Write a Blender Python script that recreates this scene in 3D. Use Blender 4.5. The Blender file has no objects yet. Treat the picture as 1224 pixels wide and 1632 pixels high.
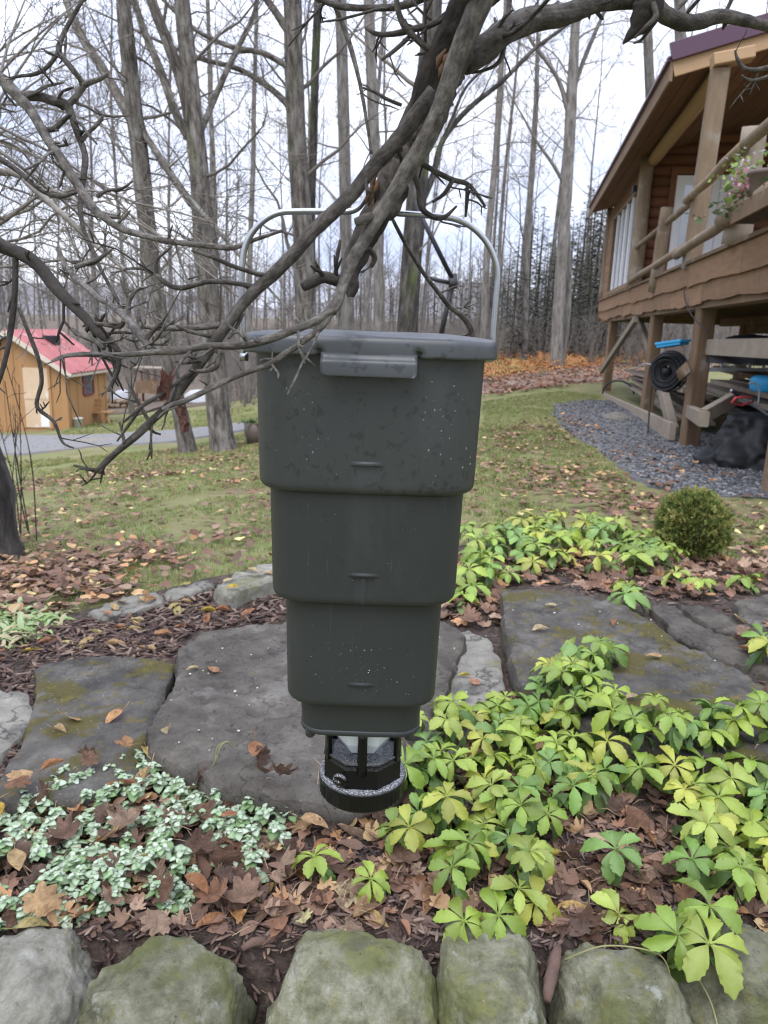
import bpy, bmesh, math, random
import numpy as np
from mathutils import Vector, Matrix, noise
from mathutils.geometry import delaunay_2d_cdt

random.seed(11)
rng = random.Random(5)
nrs = np.random.RandomState(3)
scene = bpy.context.scene
col = scene.collection
R = math.radians

# ------------------------------------------------------------------ camera
W, H, F = 1224, 1632, 1200.0
PITCH, ROLL, EYE = math.atan(291 / 1200), R(2.0), 1.2
CAMROT = Matrix.Rotation(math.pi / 2 - PITCH, 3, 'X') @ Matrix.Rotation(ROLL, 3, 'Z')
cd = bpy.data.cameras.new('camera')
cam = bpy.data.objects.new('camera', cd)
col.objects.link(cam)
cam.matrix_world = Matrix.Translation((0, 0, EYE)) @ CAMROT.to_4x4()
cd.sensor_fit = 'VERTICAL'
cd.sensor_height = 36.0
cd.lens = F / H * 36.0
cd.clip_start, cd.clip_end = 0.05, 2000
cd.dof.use_dof = True
cd.dof.focus_distance = 1.08
cd.dof.aperture_fstop = 10.5
scene.camera = cam

# ------------------------------------------------------------------ sky, sun, exposure
SUN_EL, SUN_AZ = R(58), R(200)
world = bpy.data.worlds.new('World')
scene.world = world
world.use_nodes = True
wn = world.node_tree
wn.nodes.clear()
w_out = wn.nodes.new('ShaderNodeOutputWorld')
w_bg = wn.nodes.new('ShaderNodeBackground')
sky = wn.nodes.new('ShaderNodeTexSky')
sky.sky_type = 'NISHITA'
sky.sun_disc = False
sky.sun_elevation, sky.sun_rotation = SUN_EL, SUN_AZ
skb = wn.nodes.new('ShaderNodeVectorMath'); skb.operation = 'SCALE'; skb.inputs['Scale'].default_value = 0.10
wn.links.new(sky.outputs[0], skb.inputs[0])
tc = wn.nodes.new('ShaderNodeTexCoord')
mp = wn.nodes.new('ShaderNodeMapping'); mp.inputs['Scale'].default_value = (1.0, 1.0, 2.6)
wn.links.new(tc.outputs['Generated'], mp.inputs['Vector'])
cn = wn.nodes.new('ShaderNodeTexNoise'); cn.inputs['Scale'].default_value = 2.6; cn.inputs['Detail'].default_value = 5
wn.links.new(mp.outputs[0], cn.inputs['Vector'])
cr = wn.nodes.new('ShaderNodeValToRGB')
cr.color_ramp.elements[0].position = 0.36; cr.color_ramp.elements[0].color = (0.50, 0.56, 0.78, 1)
cr.color_ramp.elements[1].position = 0.62; cr.color_ramp.elements[1].color = (0.86, 0.89, 1.0, 1)
wn.links.new(cn.outputs['Fac'], cr.inputs['Fac'])
# overcast luminance rises smoothly towards the zenith (standard overcast sky)
sx = wn.nodes.new('ShaderNodeSeparateXYZ')
wn.links.new(tc.outputs['Generated'], sx.inputs[0])
mr = wn.nodes.new('ShaderNodeMapRange')
mr.inputs['From Min'].default_value = 0.0; mr.inputs['From Max'].default_value = 1.0
mr.inputs['To Min'].default_value = 0.64; mr.inputs['To Max'].default_value = 1.95
wn.links.new(sx.outputs['Z'], mr.inputs['Value'])
sc_ = wn.nodes.new('ShaderNodeVectorMath'); sc_.operation = 'SCALE'
wn.links.new(cr.outputs[0], sc_.inputs[0]); wn.links.new(mr.outputs[0], sc_.inputs['Scale'])
mx = wn.nodes.new('ShaderNodeMix'); mx.data_type = 'RGBA'; mx.inputs['Factor'].default_value = 0.88
wn.links.new(skb.outputs[0], mx.inputs['A']); wn.links.new(sc_.outputs[0], mx.inputs['B'])
wn.links.new(mx.outputs['Result'], w_bg.inputs['Color'])
w_bg.inputs['Strength'].default_value = 1.0
wn.links.new(w_bg.outputs[0], w_out.inputs['Surface'])

sd = bpy.data.lights.new('sun', 'SUN')
sd.energy, sd.angle, sd.color = 1.0, R(35), (1.0, 0.96, 0.9)
sun = bpy.data.objects.new('sun', sd)
col.objects.link(sun)
sdir = Vector((math.sin(SUN_AZ) * math.cos(SUN_EL), math.cos(SUN_AZ) * math.cos(SUN_EL), math.sin(SUN_EL)))
sun.rotation_euler = sdir.to_track_quat('Z', 'Y').to_euler()
sun.location = (0, 0, 30)
vs = scene.view_settings
scene.display_settings.display_device = 'sRGB'
vs.view_transform, vs.look, vs.exposure, vs.gamma = 'Standard', 'None', 1.08, 1.0
vs.use_curve_mapping = False
scene.cycles.filter_width = 1.2
scene.cycles.max_bounces = 6
scene.cycles.diffuse_bounces = 2
scene.cycles.transparent_max_bounces = 8

# ------------------------------------------------------------------ pixel <-> world helpers
CAM = Vector((0, 0, EYE))
def ray(px, py):
    return CAMROT @ Vector(((px - 612) / F, (816 - py) / F, -1))
def at(px, py, y):
    d = ray(px, py)
    return CAM + d * (y / d.y)
def px_of(x, y, z):         # where a point shows in the photograph
    v = CAMROT.transposed() @ (Vector((x, y, z)) - CAM)
    return 612 - F * v.x / v.z, 816 + F * v.y / v.z
def pxr(wpx, y):            # half of a width in pixels at distance y
    return 0.5 * wpx * y / F
def drop(px, py, h):
    d = ray(px, py)
    return CAM + d * (h / -d.z)

# ------------------------------------------------------------------ terrain
ctrl = []
for px, py, h in [(612, 1500, 1.2), (-100, 1500, 1.2), (1324, 1500, 1.2), (300, 1290, 1.2), (900, 1290, 1.18), (-50, 1290, 1.21),
                  (100, 1000, 1.27), (600, 1000, 1.22), (1150, 1000, 1.15), (200, 930, 1.3), (1100, 892, 1.2), (12, 885, 1.45),
                  (600, 800, 1.36), (900, 790, 1.3), (1085, 712, 1.4), (1180, 748, 1.38), (330, 720, 2.05), (110, 683, 3.0),
                  (0, 705, 2.75), (885, 588, 1.2), (780, 610, 1.3), (1010, 600, 1.3), (250, 650, 3.1), (960, 632, 1.42), (390, 665, 2.5), (800, 660, 1.4)]:
    p = drop(px, py, h)
    ctrl.append((p.x, p.y, p.z))
ctrl += [(-2.5, 1.0, 0.0), (2.5, 1.0, 0.02), (-40, 60, -2.0), (0, 60, 0.2), (45, 60, 1.6), (-60, 10, -3.5), (60, 10, -0.2), (-30, 110, 1.5),
         (60, 120, 3.5), (0, 120, 2.5), (-100, 60, 0), (100, 60, 2), (0, -20, -0.3), (9, 14, -0.25), (14, 20, -0.25)]
_C = np.array(ctrl)
def _phi(r2):
    return 0.5 * r2 * np.log(r2 + 1e-9)
_n = len(_C)
_A = np.zeros((_n + 3, _n + 3))
_d2 = ((_C[:, None, :2] - _C[None, :, :2]) ** 2).sum(-1)
_A[:_n, :_n] = _phi(_d2) + np.eye(_n) * 0.02
_A[:_n, _n] = 1; _A[:_n, _n + 1:] = _C[:, :2]
_A[_n, :_n] = 1; _A[_n + 1:, :_n] = _C[:, :2].T
_w = np.linalg.solve(_A, np.concatenate([_C[:, 2], np.zeros(3)]))
def tz(x, y, near=True):
    x = np.asarray(x, float); y = np.asarray(y, float)
    r = np.sqrt(x * x + y * y) + 1e-9
    k = np.minimum(1, 125 / r)
    xx, yy = x * k, y * k
    d2 = (xx[..., None] - _C[:, 0]) ** 2 + (yy[..., None] - _C[:, 1]) ** 2
    z = (_phi(d2) * _w[:_n]).sum(-1) + _w[_n] + _w[_n + 1] * xx + _w[_n + 2] * yy
    if near:
        s = np.clip((1.265 - y) / 0.17, 0, 1)
        s = s * s * (3 - 2 * s)
        z = z * (1 - s) + (-0.42) * s
    return z
def tzf(x, y):
    return float(tz(np.array([x]), np.array([y]))[0])
_ks = np.exp(np.linspace(math.log(0.5), math.log(260), 900))
def gp(px, py, h=0.0):
    """where the ray through a pixel meets the ground (plus h)"""
    d = ray(px, py)
    X, Y, Z = d.x * _ks, d.y * _ks, EYE + d.z * _ks
    g = Z - (tz(X, Y, False) + h)
    i = int(np.argmax(g < 0))
    if i == 0:
        k = 200.0
    else:
        k = _ks[i - 1] + (_ks[i] - _ks[i - 1]) * g[i - 1] / (g[i - 1] - g[i])
    return CAM + d * float(k)

# ------------------------------------------------------------------ materials
MATS = {}
def _ramp(nt, cols, fac):
    r = nt.nodes.new('ShaderNodeValToRGB')
    el = r.color_ramp.elements
    while len(el) < len(cols):
        el.new(0.5)
    for i, c in enumerate(cols):
        if len(c) == 4:
            el[i].position, el[i].color = c[0], (*c[1:], 1)
        else:
            el[i].position, el[i].color = i / (len(cols) - 1), (*c, 1)
    nt.links.new(fac, r.inputs['Fac'])
    return r.outputs[0]
def mk(name, ramp, scale=5, stretch=(1, 1, 1), rough=0.8, bump=0.3, bscale=None, bdist=0.01, layers=(), var=0.0, spec=0.3, metal=0.0,
       source='noise', objcol=False, attr=None, trans=0.0, detail=6, coord='Object', rough_var=0.0, bstretch=None, nrough=.62, veins=()):
    """ramp: colours over a noise; layers: (colour, scale, lo, hi, strength, only_up) patches on top"""
    m = bpy.data.materials.new(name)
    m.use_nodes = True
    nt = m.node_tree
    b = nt.nodes['Principled BSDF']
    L = nt.links.new
    t = nt.nodes.new('ShaderNodeTexCoord')
    if coord == 'barkco':
        ban = nt.nodes.new('ShaderNodeAttribute'); ban.attribute_name = 'barkco'
        src = ban.outputs['Vector']
    else:
        src = t.outputs[coord]
    mpn = nt.nodes.new('ShaderNodeMapping')
    mpn.inputs['Scale'].default_value = stretch
    L(src, mpn.inputs['Vector'])
    n = nt.nodes.new('ShaderNodeTexNoise')
    n.inputs['Scale'].default_value = scale; n.inputs['Detail'].default_value = detail; n.inputs['Roughness'].default_value = nrough
    L(mpn.outputs[0], n.inputs['Vector'])
    c = _ramp(nt, ramp, n.outputs['Fac'])
    if objcol:
        oi = nt.nodes.new('ShaderNodeObjectInfo')
        mm = nt.nodes.new('ShaderNodeMix'); mm.data_type = 'RGBA'; mm.blend_type = 'MULTIPLY'; mm.inputs['Factor'].default_value = 1
        L(oi.outputs['Color'], mm.inputs['A']); L(c, mm.inputs['B'])
        c = mm.outputs['Result']
    if attr:
        at_ = nt.nodes.new('ShaderNodeAttribute'); at_.attribute_name = attr
        mm = nt.nodes.new('ShaderNodeMix'); mm.data_type = 'RGBA'; mm.blend_type = 'MULTIPLY'; mm.inputs['Factor'].default_value = 1
        L(at_.outputs['Color'], mm.inputs['A']); L(c, mm.inputs['B'])
        c = mm.outputs['Result']
    for lay in layers:
        lc, ls, lo, hi, st = lay[:5]
        up = lay[5] if len(lay) > 5 else False
        ln = nt.nodes.new('ShaderNodeTexNoise'); ln.inputs['Scale'].default_value = ls; ln.inputs['Detail'].default_value = 7
        ln.inputs['Roughness'].default_value = 0.65
        if len(lay) > 6:
            lm = nt.nodes.new('ShaderNodeMapping'); lm.inputs['Scale'].default_value = lay[6]; L(src, lm.inputs['Vector']); L(lm.outputs[0], ln.inputs['Vector'])
        else:
            L(src, ln.inputs['Vector'])
        mrn = nt.nodes.new('ShaderNodeMapRange'); mrn.interpolation_type = 'SMOOTHSTEP'
        mrn.inputs['From Min'].default_value = lo; mrn.inputs['From Max'].default_value = hi
        mrn.inputs['To Max'].default_value = st
        L(ln.outputs['Fac'], mrn.inputs['Value'])
        fac = mrn.outputs[0]
        if up:
            ge = nt.nodes.new('ShaderNodeNewGeometry'); sp = nt.nodes.new('ShaderNodeSeparateXYZ'); L(ge.outputs['Normal'], sp.inputs[0])
            m2 = nt.nodes.new('ShaderNodeMapRange'); m2.inputs['From Min'].default_value = 0.15; m2.inputs['From Max'].default_value = 0.8
            L(sp.outputs['Z'], m2.inputs['Value'])
            mu = nt.nodes.new('ShaderNodeMath'); mu.operation = 'MULTIPLY'; L(fac, mu.inputs[0]); L(m2.outputs[0], mu.inputs[1])
            fac = mu.outputs[0]
        mm = nt.nodes.new('ShaderNodeMix'); mm.data_type = 'RGBA'
        L(fac, mm.inputs['Factor']); L(c, mm.inputs['A'])
        mm.inputs['B'].default_value = (*lc, 1)
        c = mm.outputs['Result']
    for vc, vsc, vw, vst in veins:      # thin crooked cracks or seams
        vn = nt.nodes.new('ShaderNodeTexNoise'); vn.inputs['Scale'].default_value = vsc; vn.inputs['Detail'].default_value = 5; vn.inputs['Roughness'].default_value = .55
        L(src, vn.inputs['Vector'])
        va = nt.nodes.new('ShaderNodeMath'); va.operation = 'SUBTRACT'; va.inputs[1].default_value = .5; L(vn.outputs['Fac'], va.inputs[0])
        vb = nt.nodes.new('ShaderNodeMath'); vb.operation = 'ABSOLUTE'; L(va.outputs[0], vb.inputs[0])
        vm = nt.nodes.new('ShaderNodeMapRange'); vm.inputs['From Max'].default_value = vw; vm.inputs['To Min'].default_value = vst; vm.inputs['To Max'].default_value = 0
        L(vb.outputs[0], vm.inputs['Value'])
        mm = nt.nodes.new('ShaderNodeMix'); mm.data_type = 'RGBA'; L(vm.outputs[0], mm.inputs['Factor']); L(c, mm.inputs['A']); mm.inputs['B'].default_value = (*vc, 1)
        c = mm.outputs['Result']
    if var:
        oi = nt.nodes.new('ShaderNodeObjectInfo')
        hs = nt.nodes.new('ShaderNodeHueSaturation')
        m3 = nt.nodes.new('ShaderNodeMapRange'); m3.inputs['To Min'].default_value = 1 - var; m3.inputs['To Max'].default_value = 1 + var
        L(oi.outputs['Random'], m3.inputs['Value']); L(m3.outputs[0], hs.inputs['Value']); L(c, hs.inputs['Color'])
        c = hs.outputs['Color']
    L(c, b.inputs['Base Color'])
    b.inputs['Roughness'].default_value = rough
    b.inputs['Specular IOR Level'].default_value = spec
    b.inputs['Metallic'].default_value = metal
    if rough_var:
        m4 = nt.nodes.new('ShaderNodeMapRange'); m4.inputs['From Min'].default_value = .3; m4.inputs['From Max'].default_value = .7
        m4.inputs['To Min'].default_value = rough - rough_var; m4.inputs['To Max'].default_value = rough + rough_var
        L(n.outputs['Fac'], m4.inputs['Value']); L(m4.outputs[0], b.inputs['Roughness'])
    if bump:
        mb = nt.nodes.new('ShaderNodeMapping'); mb.inputs['Scale'].default_value = bstretch or stretch
        L(src, mb.inputs['Vector'])
        bn = nt.nodes.new('ShaderNodeTexNoise'); bn.inputs['Scale'].default_value = bscale or scale * 3; bn.inputs['Detail'].default_value = 9
        bn.inputs['Roughness'].default_value = max(.65, nrough)
        L(mb.outputs[0], bn.inputs['Vector'])
        bp = nt.nodes.new('ShaderNodeBump'); bp.inputs['Strength'].default_value = bump; bp.inputs['Distance'].default_value = bdist
        L(bn.outputs['Fac'], bp.inputs['Height']); L(bp.outputs[0], b.inputs['Normal'])
    if trans:
        tr = nt.nodes.new('ShaderNodeBsdfTranslucent'); L(c, tr.inputs['Color'])
        ms = nt.nodes.new('ShaderNodeMixShader'); ms.inputs[0].default_value = trans
        L(b.outputs[0], ms.inputs[1]); L(tr.outputs[0], ms.inputs[2])
        L(ms.outputs[0], nt.nodes['Material Output'].inputs['Surface'])
    MATS[name] = m
    return m

# ------------------------------------------------------------------ geometry helpers
class G:
    """collects shapes for ONE mesh object"""
    def __init__(s):
        s.v, s.f, s.c, s.b = [], [], [], []
    def add(s, vs, fs, c=None):
        o = len(s.v)
        s.v.extend(vs)
        s.f.extend([tuple(i + o for i in f) for f in fs])
        if c is not None:
            s.c.extend([c] * len(vs))
    def tube(s, pts, rad, sides=6, cap=True, rough=0.0, nscale=60, seed=0.0, twist=0.0):
        n = len(pts)
        o = len(s.v)
        ref = None
        run = seed * 3.7 + pts[0].x * 5
        for i, p in enumerate(pts):
            a = pts[max(0, i - 1)]; b = pts[min(n - 1, i + 1)]
            t = (b - a)
            if t.length < 1e-9:
                t = Vector((0, 0, 1))
            t.normalize()
            if ref is None:
                ref = t.orthogonal().normalized()
            ref = (ref - t * ref.dot(t))
            if ref.length < 1e-6:
                ref = t.orthogonal()
            ref.normalize()
            bi = t.cross(ref)
            r = rad[i]
            if i:
                run += (p - pts[i - 1]).length
            for k in range(sides):
                an = 2 * math.pi * k / sides
                q = ref * math.cos(an) + bi * math.sin(an)
                rr = r
                if rough:
                    w = Vector((math.cos(an) * r, math.sin(an) * r, run * .28)) * nscale
                    rr = r * (1 + rough * (noise.noise(w) + 0.7 * (0.5 - 1.6 * abs(noise.noise(w * 2.1 + Vector((seed, 3, 0))))) + .35 * noise.noise(w * 4.5)))
                s.v.append(p + q * rr)
                s.b.append((math.cos(an) * r, math.sin(an) * r, run * (.25 if r > .06 else .55)))
        for i in range(n - 1):
            for k in range(sides):
                k2 = (k + 1) % sides
                s.f.append((o + i * sides + k, o + i * sides + k2, o + (i + 1) * sides + k2, o + (i + 1) * sides + k))
        if cap:
            s.f.append(tuple(o + k for k in range(sides - 1, -1, -1)))
            s.f.append(tuple(o + (n - 1) * sides + k for k in range(sides)))
    def beam(s, a, b, w, h, up=Vector((0, 0, 1)), ch=0.08):
        a = Vector(a); b = Vector(b)
        t = (b - a).normalized()
        x = t.cross(up)
        if x.length < 1e-4:
            x = t.cross(Vector((1, 0, 0)))
        x.normalize(); y = x.cross(t).normalized()
        c = min(w, h) * ch
        hw, hh = w / 2, h / 2
        prof = [(hw - c, -hh), (hw, -hh + c), (hw, hh - c), (hw - c, hh), (-hw + c, hh), (-hw, hh - c), (-hw, -hh + c), (-hw + c, -hh)]
        vs_ = [a + x * p + y * q for p, q in prof] + [b + x * p + y * q for p, q in prof]
        fs = [(i, (i + 1) % 8, 8 + (i + 1) % 8, 8 + i) for i in range(8)] + [tuple(range(7, -1, -1)), tuple(range(8, 16))]
        s.add(vs_, fs)
    def obj(s, name, mat, parent=None, smooth=True, label=None):
        me = bpy.data.meshes.new(name)
        me.from_pydata(s.v, [], s.f)
        if s.c:
            ca = me.color_attributes.new('Col', 'FLOAT_COLOR', 'POINT')
            ca.data.foreach_set('color', np.c_[np.array(s.c, dtype=np.float32), np.ones(len(s.c), np.float32)].ravel())
        if s.b and len(s.b) == len(s.v):
            ba = me.attributes.new('barkco', 'FLOAT_VECTOR', 'POINT')
            ba.data.foreach_set('vector', np.array(s.b, np.float32).ravel())
        if smooth:
            me.polygons.foreach_set('use_smooth', np.ones(len(me.polygons), bool))
        me.validate()
        me.update()
        return link(name, me, mat, parent, label)
def link(name, me, mat, parent=None, label=None):
    if mat is not None and not me.materials:
        me.materials.append(mat)
    o = bpy.data.objects.new(name, me)
    col.objects.link(o)
    if parent is not None:
        o.parent = parent
        o.matrix_parent_inverse = Matrix.Translation(-parent_loc(parent))
    if label:
        o['label'] = label
    return o
def parent_loc(p):
    return Vector(p.location) if p.type == 'EMPTY' else Vector((0, 0, 0))
def thing(name, label, cat, loc=(0, 0, 0), group=None):
    o = bpy.data.objects.new(name, None)
    col.objects.link(o)
    o.location = loc
    o.empty_display_size = 0.1
    return tag(o, label, cat, group)
def tag(o, label=None, cat=None, group=None, kind=None):
    if label: o['label'] = label
    if cat: o['category'] = cat
    if group: o['group'] = group
    if kind: o['kind'] = kind
    return o
def copy_thing(root, mw):
    r = root.copy(); col.objects.link(r); r.matrix_world = mw
    for ch in list(root.children):
        c = ch.copy(); col.objects.link(c); c.parent = r
        for g in list(ch.children):
            d = g.copy(); col.objects.link(d); d.parent = c
    return r
def np_mesh(name, V, T, C=None, smooth=False):
    """mesh from numpy vertices, triangles and vertex colours"""
    me = bpy.data.meshes.new(name)
    me.vertices.add(len(V)); me.vertices.foreach_set('co', np.asarray(V, np.float32).ravel())
    T = np.asarray(T, np.int32)
    me.loops.add(T.size); me.loops.foreach_set('vertex_index', T.ravel())
    me.polygons.add(len(T))
    me.polygons.foreach_set('loop_start', np.arange(0, T.size, 3, dtype=np.int32))
    me.polygons.foreach_set('loop_total', np.full(len(T), 3, np.int32))
    if C is not None:
        ca = me.color_attributes.new('Col', 'FLOAT_COLOR', 'POINT')
        ca.data.foreach_set('color', np.c_[C, np.ones(len(C))].astype(np.float32).ravel())
    if smooth:
        me.polygons.foreach_set('use_smooth', np.ones(len(T), bool))
    me.update(calc_edges=True)
    me.validate()
    return me
def rots(yaw, tilt, tdir, roll=None):
    """rotation matrices: yaw about z, then tilt about a horizontal axis of direction tdir"""
    c, s = np.cos(yaw), np.sin(yaw)
    Z = np.zeros((len(yaw), 3, 3)); Z[:, 0, 0] = c; Z[:, 0, 1] = -s; Z[:, 1, 0] = s; Z[:, 1, 1] = c; Z[:, 2, 2] = 1
    ax, ay = np.cos(tdir), np.sin(tdir)
    ct, st = np.cos(tilt), np.sin(tilt)
    A = np.zeros_like(Z)
    A[:, 0, 0] = ct + ax * ax * (1 - ct); A[:, 0, 1] = ax * ay * (1 - ct); A[:, 0, 2] = ay * st
    A[:, 1, 0] = ax * ay * (1 - ct); A[:, 1, 1] = ct + ay * ay * (1 - ct); A[:, 1, 2] = -ax * st
    A[:, 2, 0] = -ay * st; A[:, 2, 1] = ax * st; A[:, 2, 2] = ct
    return A @ Z
def scatter(name, tmpl, pos, rot, scale, colr, shade=None, smooth=False):
    """tmpl: list of (V,T[,shade per vertex]); instances are dealt round the templates and joined"""
    Vs, Ts, Cs, o = [], [], [], 0
    N = len(pos); k = len(tmpl)
    scale = np.asarray(scale)
    if scale.ndim == 1:
        scale = np.repeat(scale[:, None], 3, 1)
    for j in range(k):
        idx = np.arange(j, N, k)
        if not len(idx):
            continue
        V, T = np.asarray(tmpl[j][0], float), np.asarray(tmpl[j][1], int)
        P = np.einsum('nij,nvj->nvi', rot[idx], V[None] * scale[idx][:, None, :]) + pos[idx][:, None, :]
        Vs.append(P.reshape(-1, 3))
        Ts.append((T[None] + (np.arange(len(idx)) * len(V))[:, None, None] + o).reshape(-1, 3))
        cc = np.repeat(colr[idx][:, None, :], len(V), 1)
        if len(tmpl[j]) > 2:
            cc = cc * np.asarray(tmpl[j][2])[None, :, None]
        Cs.append(cc.reshape(-1, 3))
        o += len(idx) * len(V)
    return np_mesh(name, np.concatenate(Vs), np.concatenate(Ts), np.concatenate(Cs), smooth)
def pip(x, y, poly):
    x = np.asarray(x); y = np.asarray(y)
    ins = np.zeros(x.shape, bool)
    n = len(poly)
    for i in range(n):
        x1, y1 = poly[i][0], poly[i][1]; x2, y2 = poly[(i + 1) % n][0], poly[(i + 1) % n][1]
        if y1 == y2:
            continue
        c = ((y1 > y) != (y2 > y)) & (x < (x2 - x1) * (y - y1) / (y2 - y1) + x1)
        ins ^= c
    return ins
def in_poly(poly, N, rs=nrs):
    P = np.array([(p[0], p[1]) for p in poly])
    lo, hi = P.min(0), P.max(0)
    out = np.zeros((0, 2))
    while len(out) < N:
        q = lo + (hi - lo) * rs.rand(N * 3, 2)
        out = np.concatenate([out, q[pip(q[:, 0], q[:, 1], poly)]])
    return out[:N]
def gpoly(pxs, h=0.0):
    return [gp(x, y, h) for x, y in pxs]
def smooth_line(pts, per=6):
    """Catmull-Rom through a list of Vectors of any size"""
    out = []
    n = len(pts)
    for i in range(n - 1):
        p0, p1, p2, p3 = pts[max(0, i - 1)], pts[i], pts[i + 1], pts[min(n - 1, i + 2)]
        for j in range(per):
            t = j / per
            out.append(0.5 * ((2 * p1) + (p2 - p0) * t + (2 * p0 - 5 * p1 + 4 * p2 - p3) * t * t + (3 * p1 - p0 - 3 * p2 + p3) * t ** 3))
    out.append(pts[-1].copy())
    return out
def sheet(name, poly, off, mat, step=0.1, jit=0.03, kind='structure'):
    """a piece of ground that follows the terrain, lying off metres above it"""
    pts = []
    n = len(poly)
    for i in range(n):
        a, b = Vector(poly[i][:2]), Vector(poly[(i + 1) % n][:2])
        k = max(1, int((b - a).length / step))
        for j in range(k):
            p = a.lerp(b, j / k)
            pts.append(p + Vector((noise.noise(Vector((p.x * 3, p.y * 3, 1))), noise.noise(Vector((p.x * 3, p.y * 3, 7))))) * jit)
    P = np.array([(p.x, p.y) for p in pts])
    lo, hi = P.min(0), P.max(0)
    gx, gy = np.meshgrid(np.arange(lo[0], hi[0], step), np.arange(lo[1], hi[1], step))
    q = np.c_[gx.ravel(), gy.ravel()] + (nrs.rand(gx.size, 2) - .5) * step * .4
    q = q[pip(q[:, 0], q[:, 1], P)]
    allp = pts + [Vector(p) for p in q]
    m = len(pts)
    vv, ee, ff, *_ = delaunay_2d_cdt(allp, [(i, (i + 1) % m) for i in range(m)], [], 1, 1e-5)
    xs = np.array([v.x for v in vv]); ys = np.array([v.y for v in vv])
    zs = tz(xs, ys) + off
    me = bpy.data.meshes.new(name)
    me.from_pydata(list(zip(xs, ys, zs)), [], [tuple(f) for f in ff])
    me.polygons.foreach_set('use_smooth', np.ones(len(me.polygons), bool))
    bm = bmesh.new(); bm.from_mesh(me); bmesh.ops.recalc_face_normals(bm, faces=bm.faces)
    if sum(f.normal.z for f in bm.faces) < 0:
        bmesh.ops.reverse_faces(bm, faces=bm.faces)
    ed = [e for e in bm.edges if e.is_boundary]      # the sheet's edge turns down into the ground
    ex = bmesh.ops.extrude_edge_only(bm, edges=ed)
    for v in ex['geom']:
        if isinstance(v, bmesh.types.BMVert):
            v.co.z -= .02 + step * .25
    bm.to_mesh(me); bm.free()
    o = link(name, me, mat)
    o['kind'] = kind
    return o

# ------------------------------------------------------------------ palette
M_lawn = mk('lawn', [(.30, .09, .10, .032), (.45, .15, .155, .055), (.56, .20, .185, .085), (.70, .25, .20, .12)], scale=1.3, rough=.95, bump=.6, bscale=60, bdist=.02,
            nrough=.75, detail=14, layers=[((.15, .20, .055), 2.2, .50, .66, .75), ((.085, .085, .03), 70, .52, .64, .6), ((.30, .28, .14), 110, .56, .66, .6), ((.21, .12, .08), 9, .58, .68, .6), ((.32, .23, .13), 26, .62, .70, .5), ((.17, .11, .08), .55, .56, .66, .7)])
M_soil = mk('bed soil', [(.30, .022, .016, .013), (.45, .05, .037, .030), (.6, .095, .072, .058), (.72, .17, .13, .105)], scale=45, rough=.95, bump=.9, bscale=70, bdist=.02, layers=[((.20, .115, .08), 6, .52, .68, .5)])
M_gravel = mk('gravel bed', [(.085, .086, .09), (.14, .141, .146), (.24, .24, .242)], scale=38, rough=.9, bump=1.0, bscale=45, bdist=.03, detail=3, layers=[((.2, .15, .11), 2.5, .56, .7, .6)])
M_drive = mk('driveway', [(.13, .128, .125), (.18, .177, .172), (.23, .225, .22)], scale=6, rough=.9, bump=.3, bscale=50, layers=[((.26, .2, .13), 1.2, .55, .7, .6)])
M_road = mk('dirt road', [(.15, .105, .08), (.21, .15, .115), (.26, .19, .145)], scale=3, rough=.95, bump=.4, bscale=30, layers=[((.26, .15, .10), 1.6, .5, .62, .7)])
M_litter = mk('leafy ground', [(.07, .058, .045), (.12, .095, .072), (.18, .14, .105)], scale=12, rough=.95, bump=.8, bscale=25, bdist=.03, layers=[((.2, .17, .07), 1.5, .56, .68, .5)])
M_bark = mk('grey bark', [(.36, .045, .039, .032), (.47, .115, .102, .088), (.56, .195, .177, .155), (.66, .29, .272, .245)], scale=14, coord='barkco', detail=10, nrough=.7, rough=.9, bump=.9, bscale=22, bdist=.03,
            layers=[((.12, .14, .05), 2.0, .58, .70, .55), ((.28, .285, .26), 6, .57, .64, .7)], var=.15)
M_barkd = mk('dark bark', [(.34, .018, .016, .014), (.48, .05, .045, .04), (.64, .115, .104, .094)], scale=14, coord='barkco', detail=10, nrough=.7, rough=.9, bump=.9, bscale=22, bdist=.03,
             layers=[((.10, .13, .03), 2.2, .53, .66, .75)], var=.15)
M_barkp = mk('pale bark', [(.34, .065, .058, .050), (.48, .135, .124, .110), (.64, .22, .207, .188)], scale=9, coord='barkco', detail=10, nrough=.7, rough=.9, bump=.6, bscale=18, bdist=.02, layers=[((.13, .12, .10), 1.5, .55, .7, .6)], var=.25)
M_twig = mk('twigs', [(.13, .113, .098), (.21, .187, .165)], scale=3, rough=.9, bump=0, var=.25)
M_twign = mk('near twigs', [(.30, .085, .074, .062), (.5, .16, .142, .122), (.7, .25, .228, .20)], scale=25, rough=.9, bump=.3, bscale=80, bdist=.003)
M_apple = mk('apple bark', coord='barkco', ramp=[(.32, .028, .023, .019), (.48, .075, .065, .055), (.64, .155, .14, .12)], scale=85, rough=.85, bump=1.0, bscale=120, bdist=.012,
             layers=[((.20, .21, .18), 36, .61, .69, .6), ((.025, .02, .018), 20, .56, .70, .6)], detail=10, nrough=.7)
M_shoot = mk('young bark', coord='barkco', ramp=[(.34, .042, .036, .029), (.48, .10, .088, .074), (.62, .20, .183, .158)], scale=100, rough=.75, bump=1.0, bscale=150, bdist=.009,
             layers=[((.25, .26, .225), 45, .62, .69, .65), ((.03, .025, .02), 30, .60, .70, .6)], detail=10, nrough=.7)
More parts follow.
